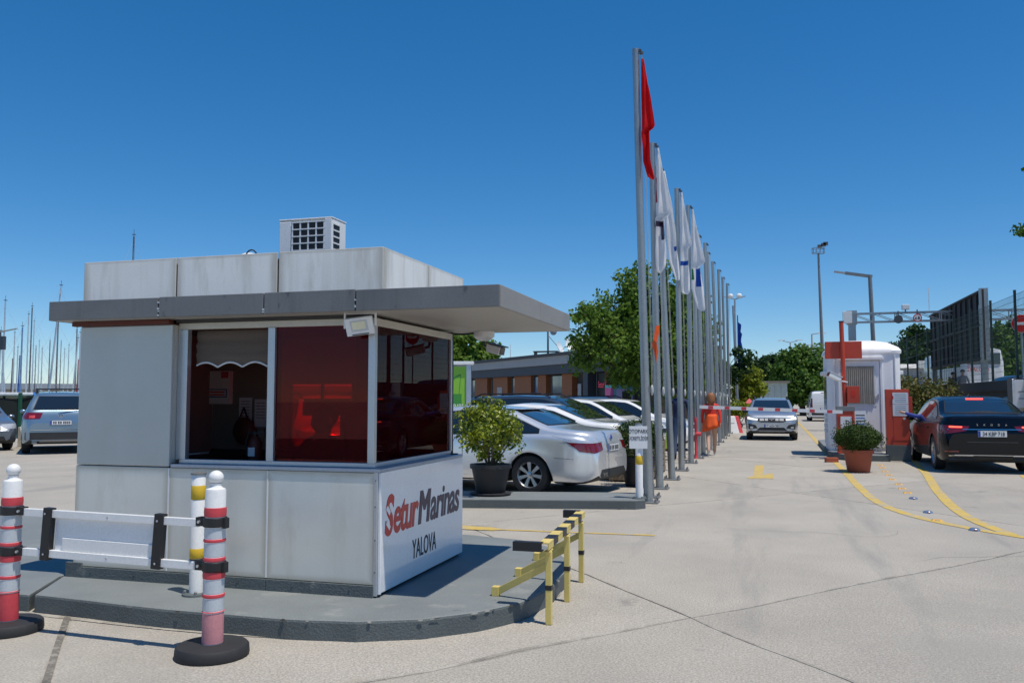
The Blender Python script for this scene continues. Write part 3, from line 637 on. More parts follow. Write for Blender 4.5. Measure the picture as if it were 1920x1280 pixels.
# ------------------------------------------------------------ delineator posts, board, bollards
def delineator(loc, lower, label, clamp_right):
    t = thing('delineator_post', label, 'delineator', loc, 0, 'delineator posts in front of the kiosk')
    MB().lathe([(.208, 0), (.212, .012), (.208, .055), (.198, .066), (.065, .072)], 40).build('base', 'black_rubber', t, smooth=True)
    MB().lathe([(.0595, .06), (.0595, .955), (.056, .968), (.036, .978), (.03, .992), (.034, 1.0)], 28).build('post', 'white_paint', t, smooth=True)
    MB().ball((0, 0, 1.035), .044, 20, 12, 0, (1, 1, .95)).build('ball_top', 'white_paint', t, smooth='all')
    def ring(n, m, z0, z1, r=.0612, rb=0.): MB().lathe([(r - .004, z0 + .0005), (r + rb * .5, z0 + .004), (r + rb, (z0 + z1) / 2), (r + rb * .5, z1 - .004), (r - .004, z1 - .0005)], 28).build(n, m, t, smooth=True)
    ring('band', lower, .072, .252)
    for z0, z1 in ((.252, .262), (.336, .361), (.445, .49), (.545, .573), (.657, .68), (.804, .863)): ring('band', 'red_band', z0, z1, .0612, .004)
    for z0, z1 in ((.262, .336), (.361, .445), (.573, .657), (.68, .745)): ring('reflective_sleeve', 'sleeve', z0, z1, .0606)
    for zc in (.775, .517):
        ck = MB(); ck.lathe([(.066, zc - .028), (.070, zc - .024), (.070, zc + .024), (.066, zc + .028)], 28)
        s = -1 if clamp_right else 1
        ck.box(min(s * .06, s * .115), max(s * .06, s * .115), -.03, .02, zc - .026, zc + .026); ck.box(-s * .085, -s * .062, -.02, .02, zc - .035, zc + .026)
        c = ck.build('clamp', 'black_plastic', t, bevel=.003)
        MB().lathe([(.009, 0), (.009, .012)], 8).xf(Matrix.Translation((s * .088, -.03, zc)) @ Matrix.Rotation(R(90), 4, 'X')).build('bolt', 'alu', c)
    return t
delineator((-3.135, 4.44, 0), 'pink_band', 'striped delineator post with faded pink foot in front of the kiosk sign corner', True)
delineator((-4.735, 4.52, 0), 'red_band', 'striped delineator post with bright red foot at the left picture edge', False)
t = thing('barrier_board', 'white board on two aluminium rails between the striped delineator posts', 'barrier', (-3.9, 4.48, .48))
def bl(x): return 4.44 + (x + 3.135) / (-1.6) * .08        # the rails run from post to post
def rail(xa, xb, z0, z1, nm_, m, dy=0., th=.028):
    mb = MB(); mb.bar((xa, bl(xa) + dy, (z0 + z1) / 2), (xb, bl(xb) + dy, (z0 + z1) / 2 - (0.006 if nm_ != 'panel' else 0)), th, z1 - z0); return mb.build(nm_, m, t, True, bevel=.003)
rail(-4.62, -3.25, .745, .793, 'rail', 'white_paint'); rail(-4.62, -3.25, .492, .54, 'rail', 'white_paint')
rail(-4.37, -3.53, .535, .75, 'panel', 'white_plastic', .012, .006)
rail(-4.30, -3.56, .54, .62, 'lower_strip', 'white_paint', .0, .008)
for xa in (-4.415, -3.535):
    MB().bar((xa - .012, bl(xa) - .006, .475), (xa + .008, bl(xa) - .006, .805), .062, .048, up=(0, 1, 0)).build('strap', 'black_plastic', t, True, bevel=.004)
for xa, z in ((-3.93, .765), (-3.93, .515), (-4.415, .77), (-4.42, .515), (-3.53, .765), (-3.54, .51)):
    MB().lathe([(.006, 0), (.007, .004), (.002, .008)], 8).xf(Matrix.Translation((xa, bl(xa) - (.036 if abs(xa + 3.93) > .1 else .014), z)) @ Matrix.Rotation(R(90), 4, 'X')).build('rivet', 'alu', t, True)
def pipe_bollard(name, label, loc, h, r, bands, m0='white_paint'):
    t = thing(name, label, 'bollard', loc)
    MB().lathe([(r, 0), (r, h), (r * .92, h + .006)], 24).build('tube', m0, t, smooth=True)
    MB().lathe([(r * 1.12, 0), (r * 1.12, .012), (r * .3, .02)], 20, (0, 0, h)).build('cap', 'steel_grey', t, smooth=True)
    for z0, z1, m in bands: MB().lathe([(r, z0), (r + .0015, z0 + .002), (r + .0015, z1 - .002), (r, z1)], 24).build('band', m, t, smooth=True)
    MB().lathe([(r * 2.0, 0), (r * 1.95, .014), (r, .018)], 20).build('flange', 'kerb_grey', t, smooth=True)
    for a in range(4): MB().lathe([(.012, 0), (.012, .02), (.006, .024)], 6, (math.cos(a * 1.57 + .6) * r * 1.55, math.sin(a * 1.57 + .6) * r * 1.55, .012)).build('bolt', 'steel_grey', t)
    return t
pipe_bollard('pipe_bollard', 'white pipe bollard with yellow and black bands before the kiosk wall', (-3.865, 5.27, .125), .84, .048,
             [(.665, .765, 'yellow'), (.255, .325, 'yellow'), (.19, .254, 'black_plastic')])
# ------------------------------------------------------------ yellow and black guard rail
t = thing('guard_rail', 'yellow and black steel guard rail braced to the kiosk island', 'guard rail', (-1.44, 6.35, 0))
legs = [(-1.40, 5.67), (-1.425, 6.34), (-1.46, 7.03)]
for x, y in legs:
    lg = MB().box(x - .02, x + .02, y - .02, y + .02, 0, .48).build('leg', 'yellow_pale', t, True, bevel=.003)
    MB().box(x - .0215, x + .0215, y - .0215, y + .0215, .225, .258).build('band', 'black_plastic', lg, True)
    br = MB().bar((x - .02, y + .05, .375), (x - .41, y + .17, .155), .03, .045).build('brace', 'yellow_pale', t, True, bevel=.003)
    MB().box(x - .45, x - .40, y + .145, y + .20, .125, .19).build('foot', 'yellow_pale', br, True, bevel=.003)
    MB().bar((x, y - .06, .484), (x - .003, y + .07, .484), .035, .008).build('top_plate', 'yellow_pale', t, True)
N = 9; p0 = Vector((-1.405, 5.60, .52)); p1 = Vector((-1.468, 7.12, .54))
for i in range(N):
    a, b = p0.lerp(p1, i / N), p0.lerp(p1, (i + 1) / N); blk = i % 2 == 1 and i > 0
    MB().bar(a + Vector((-.012, 0, .022)), b + Vector((-.012, 0, .022)), .07, .008).bar(a + Vector((.018, 0, 0)), b + Vector((.018, 0, 0)), .008, .046).build('rail_segment', 'black_plastic' if blk else 'yellow_pale', t, True)
for p, lngt in ((p0, .22), (p1, .16)):
    MB().box(p.x - lngt, p.x - .02, p.y - .03, p.y + .03, p.z - .03, p.z - .022).box(p.x - lngt, p.x - .02, p.y - .03, p.y - .022, p.z - .022, p.z + .03).box(p.x - lngt, p.x - .02, p.y - .022, p.y + .03, p.z + .022, p.z + .03).build('end_channel', 'black_plastic', t, True)
# sign post
gp = G(1199, 934, .125)
t = pipe_bollard('parking_sign_post', 'white bollard with yellow band carrying the OTOPARK notice beside the first flagpole', (gp.x, gp.y, .125), 1.02, .052, [(.47, .59, 'yellow')])
t['category'] = 'sign'
yw = R(8)
mm = Matrix.Translation((gp.x + .0, gp.y - .06, .125)) @ Matrix.Rotation(yw, 4, 'Z')
nb = MB().box(-.125, .125, -.004, .004, .69, 1.0).xf(mm).build('notice_board', 'white_plastic', t, True, bevel=.002)
text_mesh('OTOPARK', .075, mm @ FR((0, -.006, .905)), 'lettering', 'ink', nb, True, align='CENTER', sx=.78)
text_mesh('ÜCRETLİDİR', .068, mm @ FR((0, -.006, .81)), 'lettering', 'ink', nb, True, align='CENTER', sx=.70)

# ------------------------------------------------------------ cars
def lerp_fn(pts, sm=.05):
    xs = [p[0] for p in pts]; zs = [p[1] for p in pts]
    def f(x): return float(np.mean([np.interp(x + k * sm, xs, zs) for k in (-1, -.5, 0, .5, 1)])) if sm else float(np.interp(x, xs, zs))
    return f
class Car: pass
def build_wheel(car, R_, wdt, spokes, style):
    tw = MB(); prof = [(R_ * .64, -wdt * .46), (R_ * .80, -wdt * .5), (R_ * .95, -wdt * .47), (R_, -wdt * .33), (R_, wdt * .33), (R_ * .95, wdt * .47), (R_ * .80, wdt * .5), (R_ * .64, wdt * .46)]
    tw.lathe(prof, 30); tw.f.pop(); tw.m.pop(); tw.f.pop(); tw.m.pop()
    rx = Matrix.Rotation(R(-90), 4, 'X')                # +z of the lathe becomes +y (outer side on the left of the car)
    tyre = tw.xf(rx)
    hub = MB().lathe([(R_ * .66, -wdt * .3), (R_ * .62, -wdt * .05), (R_ * .1, -wdt * .02)], 24).xf(rx)
    rm = MB(); rm.lathe([(R_ * .60, wdt * .1), (R_ * .68, wdt * .44), (R_ * .655, wdt * .47), (R_ * .59, wdt * .30)], 30); rm.f.pop(); rm.m.pop(); rm.f.pop(); rm.m.pop()
    rm.lathe([(R_ * .17, wdt * .0), (R_ * .16, wdt * .36), (R_ * .06, wdt * .40)], 14)
    for i in range(spokes):
        a = 2 * math.pi * i / spokes + .3
        c, s = math.cos(a), math.sin(a); w0, w1 = R_ * .055, R_ * (.10 if style else .07)
        r0, r1 = R_ * .10, R_ * .64
        vs = []
        for r, hw, zo in ((r0, w0, wdt * .36), (r1, w1, wdt * .38)):
            for sgn in (-1, 1):
                for zz in (zo, zo - wdt * .16): vs.append((c * r - s * hw * sgn, s * r + c * hw * sgn, zz))
        rm.add(vs, [(0, 2, 6, 4), (1, 5, 7, 3), (0, 4, 5, 1), (2, 3, 7, 6)])
    rm.xf(rx)
    return tyre, hub, rm
def make_car(name, label, cat, loc, rz, L, Wd, Ht, top, belt, pt, xf, xr, R_=.32, spokes=7, style=1, end=(.5, .74), low=.2, tum=.40, arch=1.13,
             clad=False, group=None, wing=True, win=None, glass='auto_glass', roof_w=1.0, nst=0):
    t = thing(name, label, cat, loc, rz, group)
    c = Car(); c.t = t; c.L = L; c.W = Wd; hl = L / 2
    zt = lerp_fn(top, .045); zb0 = lerp_fn(belt, .05); zb = lambda x: min(zb0(x), zt(x) - .015)
    c.zt = zt; c.zb = zb
    xs = sorted(set([round(-hl + d, 3) for d in (0, .015, .04, .08, .13, .2, .28, .36, .45)] + [round(hl - d, 3) for d in (0, .015, .04, .08, .13, .2, .28, .36, .45)] +
                    [round(x, 3) for x in np.arange(-hl + .5, hl - .45, .055)]))
    def hw(x):
        d = hl - abs(x); D = end[0]
        k = 1. if d >= D else 1 - (1 - end[1]) * ((1 - d / D) ** 2.4)
        return Wd / 2 * k
    Ra = R_ * arch
    def section(x):
        w = hw(x); d = hl - abs(x); zl = low + (.10 * (1 - min(d, .25) / .25) ** 2); ztp = zt(x); zbl = zb(x)
        zl = min(zl, zbl - .12); mid = zl + (zbl - zl) * .52
        rr = min(.10, .45 * (ztp - zbl)); zr = ztp - rr; w6 = (.935 * w - tum * (zr - zbl)) * (roof_w if ztp - zbl > .2 else 1)
        key = [(0, zl), (.6 * w, zl), (.86 * w, zl), (.955 * w, zl + .035), (.985 * w, zl + .12), (w, mid), (.99 * w, mid + (zbl - mid) * .55), (.972 * w, zbl - .035), (.935 * w, zbl),
               (.935 * w + (w6 - .935 * w) * .5, zbl + (zr - zbl) * .5), (w6, zr), (w6 * .93, ztp - rr * .42), (w6 * .78, ztp - rr * .14), (w6 * .42, ztp - .008), (0, ztp)]
        out = []
        for i, (y, z) in enumerate(key):
            if 2 <= i <= 6:
                for xw in (xf, xr):
                    if abs(x - xw) < Ra: z = max(z, R_ + math.sqrt(Ra * Ra - (x - xw) ** 2))
            out.append((y, z))
        for i in range(7, len(out)): out[i] = (out[i][0], max(out[i][1], out[i - 1][1] - 1e-4 if i < 9 else out[i][1]))
        # refine
        fin = []
        for i in range(len(out) - 1):
            k = 3 if 4 <= i <= 12 else 1
            p0, p1, p2, p3 = out[max(i - 1, 0)], out[i], out[i + 1], out[min(i + 2, len(out) - 1)]
            for j in range(k):
                s = j / k
                q = [.5 * (2 * p1[e] + (p2[e] - p0[e]) * s * .6 + (-2 * p1[e] * 0) ) if False else p1[e] + (p2[e] - p1[e]) * s for e in (0, 1)]
                fin.append(tuple(q))
        fin.append(out[-1]); return fin
    secs = [section(x) for x in xs]; n = len(secs[0])
    # soften the section polyline (keeps ends), not along the wheel arches
    sm = []
    for sct in secs:
        q = sct[:]
        for _ in range(2): q = q[:5] + [((q[i - 1][0] + 2 * q[i][0] + q[i + 1][0]) / 4, (q[i - 1][1] + 2 * q[i][1] + q[i + 1][1]) / 4) for i in range(5, n - 1)] + [q[-1]]
        sm.append(q)
    secs = sm
    body = MB(); under = MB()
    ring = []
    for x, sct in zip(xs, secs):
        ring.append([(x, y, z) for y, z in sct] + [(x, -y, z) for y, z in sct[-2:0:-1]])
    k = len(ring[0]); V = [p for r in ring for p in r]; uF = []; bF = []
    ul = 3 if not clad else 8
    for i in range(len(xs) - 1):
        for j in range(k):
            j2 = (j + 1) % k; f = (i * k + j, i * k + j2, (i + 1) * k + j2, (i + 1) * k + j)
            jj = min(j, k - 1 - j)
            (uF if jj < ul else bF).append(f)
    bF.append(tuple(range(k))); bF.append(tuple((len(xs) - 1) * k + j for j in range(k - 1, -1, -1)))
    c.bvh = BVHTree.FromPolygons(V, uF + bF)
    def sub(F):
        used = sorted({i for f in F for i in f}); mp = {a: i for i, a in enumerate(used)}
        return MB().add([V[i] for i in used], [tuple(mp[i] for i in f) for f in F])
    bo = sub(bF).build('body', 'paint_' + pt, t); me = bo.data
    me.polygons.foreach_set('use_smooth', [True] * len(me.polygons)); me.set_sharp_from_angle(angle=R(32))
    uo = sub(uF).build('underbody', 'cladding_black', t, smooth=True)
    c.body = bo
    # wheels
    ty, hb, rm = build_wheel(c, R_, .215, spokes, style)
    tm = hm = rmm = None
    for x in (xf, xr):
        for s in (1, -1):
            if tm is None:
                wo = ty.build('wheel', 'tyre', t, smooth=True); ho = hb.build('brake_hub', 'hub_dark', wo); ro = rm.build('rim', 'rim', wo, smooth=True)
                tm, hm, rmm = wo.data, ho.data, ro.data
            else:
                wo = bpy.data.objects.new('wheel', tm); ho = bpy.data.objects.new('brake_hub', hm); ro = bpy.data.objects.new('rim', rmm)
                for o_ in (wo, ho, ro): COL.objects.link(o_)
                wo.parent = t; ho.parent = wo; ro.parent = wo
            wo.location = (x, s * (Wd / 2 - .125), R_); wo.rotation_euler = (0, 0, 0 if s > 0 else math.pi)
    # dark wheel houses
    wm = MB()
    for x in (xf, xr):
        for s in (1, -1): wm.add(*_house(x, s, Wd, R_, Ra))
    wm.build('wheel_house', 'cladding_black', t)
    c.glass = glass
    return c
def _house(x, s, Wd, R_, Ra):
    vs = []; fs = []; n = 12
    for i in range(n + 1):
        a = math.pi * i / n
        for y in (Wd / 2 - .30, Wd / 2 - .035): vs.append((x + math.cos(a) * (Ra + .004), s * y, R_ + math.sin(a) * (Ra + .004)))
    for i in range(n): fs.append((2 * i, 2 * i + 1, 2 * i + 3, 2 * i + 2))
    fs.append(tuple(2 * i for i in range(n + 1)))
    return vs, fs
DIRS = {'rear': (1, 0, 0), 'front': (-1, 0, 0), 'left': (0, -1, 0), 'right': (0, 1, 0), 'top': (0, 0, -1)}
def patch(c, name, material, view, lower, upper, off=.004, rows=5, parent=None, cols=None, sub=None, label=None):
    """a panel that follows the body: two polylines in the view's plane (rear/front: y,z; sides: x,z; top: x,y)"""
    d = Vector(DIRS[view] if isinstance(view, str) else view).normalized()
    def start(p):
        if isinstance(view, str):
            if view in ('rear', 'front'): return Vector((0, p[0], p[1])) - d * 6
            if view in ('left', 'right'): return Vector((p[0], 0, p[1])) - d * 4
            return Vector((p[0], p[1], 0)) - d * 4
        s = Vector((-d.y, d.x, 0)).normalized(); return sub + s * p[0] + Vector((0, 0, p[1])) - d * 4
    def dense(pl):
        pts = [Vector(p) for p in pl]; out = []
        seg = cols or max(2, int(14 / max(1, len(pts) - 1)))
        for p, q in zip(pts, pts[1:]): out += [p.lerp(q, i / seg) for i in range(seg)]
        return out + [pts[-1]]
    lo, up = dense(lower), dense(upper); n = len(lo); V = []; ok = []
    for j in range(rows + 1):
        for i in range(n):
            h = c.bvh.ray_cast(start(lo[i].lerp(up[i], j / rows)), d)
            if h[0] is None: V.append((0, 0, 0)); ok.append(False)
            else: V.append(tuple(h[0] + h[1] * (off if h[1].dot(d) < 0 else -off))); ok.append(True)
    F = [f for j in range(rows) for i in range(n - 1) for f in [(j * n + i, j * n + i + 1, (j + 1) * n + i + 1, (j + 1) * n + i)] if all(ok[k] for k in f)]
    if not F: return None
    a, b, e = Vector(V[F[0][0]]), Vector(V[F[0][1]]), Vector(V[F[0][3]])
    if (b - a).cross(e - a).dot(d) > 0: F = [f[::-1] for f in F]
    used = sorted({i for f in F for i in f}); mp = {a: i for i, a in enumerate(used)}
    return MB().add([V[i] for i in used], [tuple(mp[i] for i in f) for f in F]).build(name, material, parent or c.t, smooth='all', label=label)
def mir(pl): return [(-p[0], p[1]) for p in pl]
def side_glass(c, xa, xb, splits, zlow=.03, zup=.095, rear_cut=.0, both=True):
    """windows between belt and roof from xa (rear) to xb (front); splits = pillar positions"""
    xs = np.linspace(xa, xb, 30)
    def lo(x): return c.zb(x) + zlow
    def up(x): return max(lo(x) + .004, min(c.zt(x) - zup, c.zt(min(x + .10, xb)) - zup if x < xa + .3 else c.zt(x) - zup))
    for sd in (('left', 'right') if both else ('left',)):
        tr = patch(c, 'window_trim', 'black_plastic', sd, [(x, lo(x) - .014) for x in xs], [(x, up(x) + .014) for x in xs], .003, 5, cols=1)
        ed = [xa] + splits + [xb]
        for a, b in zip(ed, ed[1:]):
            a2, b2 = a + .02, b - .02; q = np.linspace(a2, b2, 14)
            patch(c, 'side_window', c.glass, sd, [(x, lo(x) + .004) for x in q], [(x, max(up(x) - .004, lo(x) + .006)) for x in q], .007, 5, cols=1)
def seam(c, sd, pts, w=.008):
    lo = [(x - w / 2, z) for x, z in pts]; up = [(x + w / 2, z) for x, z in pts]
    patch(c, 'panel_gap', 'black_plastic', sd, lo, up, .002, 1, cols=4)
def hseam(c, sd, pts, w=.008, m='black_plastic', off=.002, name='panel_gap'):
    return patch(c, name, m, sd, [(x, z - w / 2) for x, z in pts], [(x, z + w / 2) for x, z in pts], off, 1, cols=5)
def mirrors(c, x, z, m):
    for s in (1, -1):
        o = MB().ball((x, s * (c.W / 2 + .055), z), .1, 12, 8, 0, (.55, .95, .62)).build('mirror', m, c.t, smooth='all')
        MB().bar((x + .02, s * (c.W / 2 - .08), z - .05), (x, s * (c.W / 2 + .02), z - .03), .05, .03).build('mirror_stalk', 'black_plastic', o)
def handles(c, xs, z, m):
    for x in xs:
        for s, sd in ((1, (0, -1, 0)), (-1, (0, 1, 0))):
            h = c.bvh.ray_cast(Vector((x, s * 4, z)), Vector(sd))
            if h[0]: MB().box(x - .09, x + .09, h[0].y - .006 if s > 0 else h[0].y - .028, h[0].y + .028 if s > 0 else h[0].y + .006, z - .014, z + .014).build('door_handle', m, c.t, bevel=.008)
def plate(c, view, z, txt=None, y=0., bluestrip=True, hwd=.26, ht=.056):
    d = Vector(DIRS[view]); h = c.bvh.ray_cast(Vector((0, y, z)) - d * 6, d); x = h[0].x; s = -d.x
    h2 = c.bvh.ray_cast(Vector((0, y, z + ht)) - d * 6, d); x2 = h2[0].x if h2[0] else x
    x = max(x, x2) if s > 0 else min(x, x2); x = x + s * .008
    pm = MB().box(min(x, x + s * .008), max(x, x + s * .008), y - hwd, y + hwd, z - ht, z + ht).build('number_plate', 'plate_white', c.t, bevel=.002)
    xo = x + s * .0095
    # reading direction: from behind the rear plate +(-y) is right when looking forward
    rd = -1 if view == 'rear' else 1
    fr = frame((xo, y, z), (0, rd, 0), (0, 0, 1), (s, 0, 0))
    MB().box(-hwd + .003, -hwd + .045, -ht + .003, ht - .003, -.001, .001).xf(fr).build('country_strip', 'plate_blue', pm)
    MB().box(-hwd - .006, hwd + .006, -ht - .006, ht + .006, -.012, -.0100).xf(fr).build('plate_frame', 'black_plastic', pm)
    if txt == '?':                                   # characters too small to read in the photograph
        x_ = -.185; rg_ = random.Random(int(c.L * 1000))
        for w_ in (.04, .04, 0, .045, .045, 0, .04, .04, .04, .035):
            if w_: MB().box(x_, x_ + w_ * .85, -.036, .036, .0005, .0012).build('plate_mark', 'steel_dark', pm).matrix_local = fr
            x_ += w_ + .008 if w_ else .02
    elif txt: text_mesh(txt, .105, fr @ Matrix.Translation((.022, -.036, .001)), 'lettering', 'ink', pm, align='CENTER', sx=.80, off=.001)
def P(*a): return [tuple(x) for x in zip(a[::2], a[1::2])]

# ------------------------------------------------------------ people: one skinned body, clothes by region
def person(name, label, loc, rz, J, radii, edges, regions, mats, group=None, scale=1.):
    """J joint positions, radii per joint, edges of the skeleton; regions: joint -> material slot"""
    t = thing(name, label, 'person', loc, rz, group, scale)
    names = list(J); idx = {n: i for i, n in enumerate(names)}
    me = bpy.data.meshes.new('sk'); me.from_pydata([J[n] for n in names], [(idx[a], idx[b]) for a, b in edges], [])
    o = bpy.data.objects.new('sk', me); COL.objects.link(o)
    sk = o.modifiers.new('s', 'SKIN'); o.modifiers.new('d', 'SUBSURF').levels = 2
    for i, n in enumerate(names):
        r = radii[n]; me.skin_vertices[0].data[i].radius = (r, r) if not isinstance(r, tuple) else r
        me.skin_vertices[0].data[i].use_root = (n == 'pelvis')
    sk.use_smooth_shade = True
    bpy.context.view_layer.update()
    bm_ = bpy.data.meshes.new_from_object(o.evaluated_get(bpy.context.evaluated_depsgraph_get()))
    bpy.data.objects.remove(o); bpy.data.meshes.remove(me)
    bm_.materials.clear()
    for m_ in mats: bm_.materials.append(M[m_])
    segs = [(Vector(J[a]), Vector(J[b]), regions[b] if b in regions else regions[a]) for a, b in edges]
    for p in bm_.polygons:
        ce = p.center; best = None
        for a, b, r in segs:
            ab = b - a; tt = max(0, min(1, (ce - a).dot(ab) / max(ab.length_squared, 1e-9))); dd = (ce - a - ab * tt).length
            if best is None or dd < best[0]: best = (dd, r)
        p.material_index = best[1]; p.use_smooth = True
    bm_.name = 'body'; ob = bpy.data.objects.new('body', bm_); COL.objects.link(ob); ob.parent = t
    return t
def standing(stride=0., arm=(0., 0.), lean=0., hgt=1.75):
    """facing +Y; joints for a figure of about 1.75 m"""
    s = hgt / 1.75
    J = dict(pelvis=(0, 0, .95), waist=(0, 0, 1.08), chest=(0, lean * .5, 1.28), sh=(0, lean, 1.42), neck=(0, lean, 1.50), chin=(0, lean + .02, 1.56), head=(0, lean + .015, 1.65), crown=(0, lean, 1.72), nose=(0, lean + .105, 1.625))
    r = dict(pelvis=(.165, .11), waist=(.145, .10), chest=(.17, .115), sh=(.10, .075), neck=.052, chin=.062, head=.088, crown=.055, nose=.016)
    e = [('pelvis', 'waist'), ('waist', 'chest'), ('chest', 'sh'), ('sh', 'neck'), ('neck', 'chin'), ('chin', 'head'), ('head', 'crown'), ('head', 'nose')]
    for k, sg in (('l', -1), ('r', 1)):
        st = stride * sg; ar = arm[0 if k == 'l' else 1]
        J.update({'hip' + k: (sg * .09, 0, .90), 'knee' + k: (sg * .10, st * .5 + .03, .50), 'ank' + k: (sg * .10, st - (.06 if st < 0 else 0), .09 + (.05 if st < 0 else 0)), 'toe' + k: (sg * .11, st + .15, .035),
                  'shd' + k: (sg * .185, lean, 1.41), 'elb' + k: (sg * .245, lean - .03 + ar * .3, 1.13 + abs(ar) * .03), 'wri' + k: (sg * .25, lean + ar * .75, .90 + abs(ar) * .14),
                  'palm' + k: (sg * .245, lean + ar * .85 + .02, .82 + abs(ar) * .15), 'fin' + k: (sg * .24, lean + ar * .9 + .03, .74 + abs(ar) * .16), 'thu' + k: (sg * .205, lean + ar * .88 + .06, .79 + abs(ar) * .16)})
        r.update({'hip' + k: .095, 'knee' + k: .062, 'ank' + k: .042, 'toe' + k: .04, 'shd' + k: .062, 'elb' + k: .044, 'wri' + k: .03, 'palm' + k: (.036, .02), 'fin' + k: (.022, .012), 'thu' + k: .011})
        e += [('pelvis', 'hip' + k), ('hip' + k, 'knee' + k), ('knee' + k, 'ank' + k), ('ank' + k, 'toe' + k), ('sh', 'shd' + k), ('shd' + k, 'elb' + k), ('elb' + k, 'wri' + k), ('wri' + k, 'palm' + k), ('palm' + k, 'fin' + k), ('palm' + k, 'thu' + k)]
    if s != 1: J = {k: tuple(v * s for v in p) for k, p in J.items()}
    return J, r, e
def regions(sleeve=True, trousers=True):
    d = dict(pelvis=1, waist=0, chest=0, sh=0, neck=2, chin=2, head=2, crown=2, nose=2)
    for k in 'lr': d.update({'hip' + k: 1, 'knee' + k: 1 if trousers else 2, 'ank' + k: 1 if trousers else 2, 'toe' + k: 3, 'shd' + k: 0, 'elb' + k: 0, 'wri' + k: 0 if sleeve else 2, 'palm' + k: 2, 'fin' + k: 2, 'thu' + k: 2})
    return d
def hair(t, c, r, m, sq=(1, 1, 1), back=0.):
    mb = MB(); mb.ball(c, r, 16, 12, 0, sq)
    mb.v = [(v[0], v[1] - (back if v[2] < c[2] else 0), v[2] - (back * 1.6 if v[2] < c[2] - r * .2 and v[1] < c[1] else 0)) for v in mb.v]
    return mb.build('hair', m, t, smooth='all')

# ------------------------------------------------------------ plants
def leaves(mb, c, r, n, size, rng, sq=(1, 1, 1), shell=.0, shape=.5, up=.3):
    for _ in range(n):
        while True:
            p = Vector((rng.uniform(-1, 1), rng.uniform(-1, 1), rng.uniform(-1, 1)))
            if shell < p.length <= 1: break
        out = p.normalized() if p.length > 1e-3 else Vector((0, 0, 1))
        p = Vector((c[0] + p.x * r * sq[0], c[1] + p.y * r * sq[1], c[2] + p.z * r * sq[2]))
        leaf(mb, p, out, size * rng.uniform(.7, 1.3), rng, shape, up)
def leaf(mb, p, out, s, rng, shape=.5, up=.3):
    nrm = (out * .8 + Vector((rng.gauss(0, .7), rng.gauss(0, .7), rng.gauss(0, .6) + up))).normalized()
    ax = nrm.cross(Vector((rng.gauss(0, 1), rng.gauss(0, 1), rng.gauss(0, 1)))).normalized(); sd = nrm.cross(ax)
    h = s * shape * .5
    a = p - ax * s * .5; b = p + ax * s * .5; m_ = p + nrm * s * .06
    k = len(mb.v)
    mb.v += [tuple(a), tuple(m_ + sd * h - nrm * h * .35), tuple(b), tuple(m_ - sd * h - nrm * h * .35)]
    mb.f += [(k, k + 1, k + 2), (k, k + 2, k + 3)]; mb.m += [0, 0]
def tree(name, label, loc, trunk_h, lobes, leafm, seed, dens=1., lsize=.22, group=None, trunk_r=.14, cluster=.5, shape=.75, sparse=1.):
    rng = random.Random(seed); t = thing(name, label, 'tree', loc, 0, group)
    tk = MB(); base = Vector((0, 0, 0)); topc = Vector((0, 0, trunk_h))
    mid = Vector((rng.uniform(-.1, .1), rng.uniform(-.1, .1), trunk_h * .5))
    tk.tube(base, mid, trunk_r * 1.25, trunk_r, 10); tk.tube(mid, topc, trunk_r, trunk_r * .8, 10)
    cr = MB()
    for (cx, cy, cz, r) in lobes:
        c = Vector((cx, cy, cz)); m1 = topc.lerp(c, .5) + Vector((rng.uniform(-.2, .2), rng.uniform(-.2, .2), -.1))
        tk.tube(topc, m1, trunk_r * .55, trunk_r * .35, 7); tk.tube(m1, c, trunk_r * .35, trunk_r * .15, 6)
        ncl = max(5, int(dens * 16 * r * r / (cluster * cluster) * .55))
        for _ in range(ncl):
            v = Vector((rng.gauss(0, 1), rng.gauss(0, 1), rng.gauss(0, 1))).normalized() * r * (rng.random() ** .45)
            p = c + v * rng.uniform(.85, 1.12)
            if p.z < trunk_h * .6: continue
            tk.tube(c + v * .2, p, trunk_r * .06, trunk_r * .03, 3, caps=False)
            cs = cluster * rng.uniform(.5, 1.15)
            leaves(cr, p, cs, int(26 * sparse * (cs / cluster) ** 2 * (cluster / .5) ** 1 + 6), lsize, rng, (1, 1, .8), 0, shape)
    tk.build('trunk', 'bark', t, smooth=True); cr.build('crown', leafm, t)
    return t

# ------------------------------------------------------------ the parked and moving cars
SEDAN = dict(top=P(-2.42, .62, -2.405, .84, -2.37, .985, -2.28, 1.045, -1.78, 1.09, -1.62, 1.115, -.98, 1.375, -.62, 1.435, -.1, 1.468, .35, 1.43, .68, 1.325, 1.32, 1.02, 1.48, .965, 2.0, .875, 2.25, .785, 2.38, .66, 2.42, .55),
             belt=P(-2.42, .58, -2.36, .86, -2.2, .945, -1.6, .985, 0, .945, 1.3, .90, 2.1, .79, 2.36, .62, 2.42, .5))
def sedan_rear(c, z0, z1, lm='lamp_red', sp=.55):
    for s in (1, -1):
        d_ = (1, -sp * s, 0); ref = Vector((-c.L / 2, s * c.W / 2, 0)); f = (lambda q: q) if s > 0 else mir
        patch(c, 'tail_light', lm, d_, f([(-.40, z0 + .05), (-.16, z0), (.06, z0 + .03)]), f([(-.40, z1 - .02), (-.16, z1 - .02), (.22, z1)]), .006, 5, sub=ref)
def std_gaps(c, xs, zl=.30):
    for sd in ('left', 'right'):
        for x, dz in xs: seam(c, sd, [(x + .02, zl), (x, .62), (x - .02 + dz, c.zb(x) + .0)])
        hseam(c, sd, [(xs[0][0] - .1, .60), (xs[-1][0], .585)], .006, 'body_line' if 'body_line' in M else 'black_plastic') if False else None
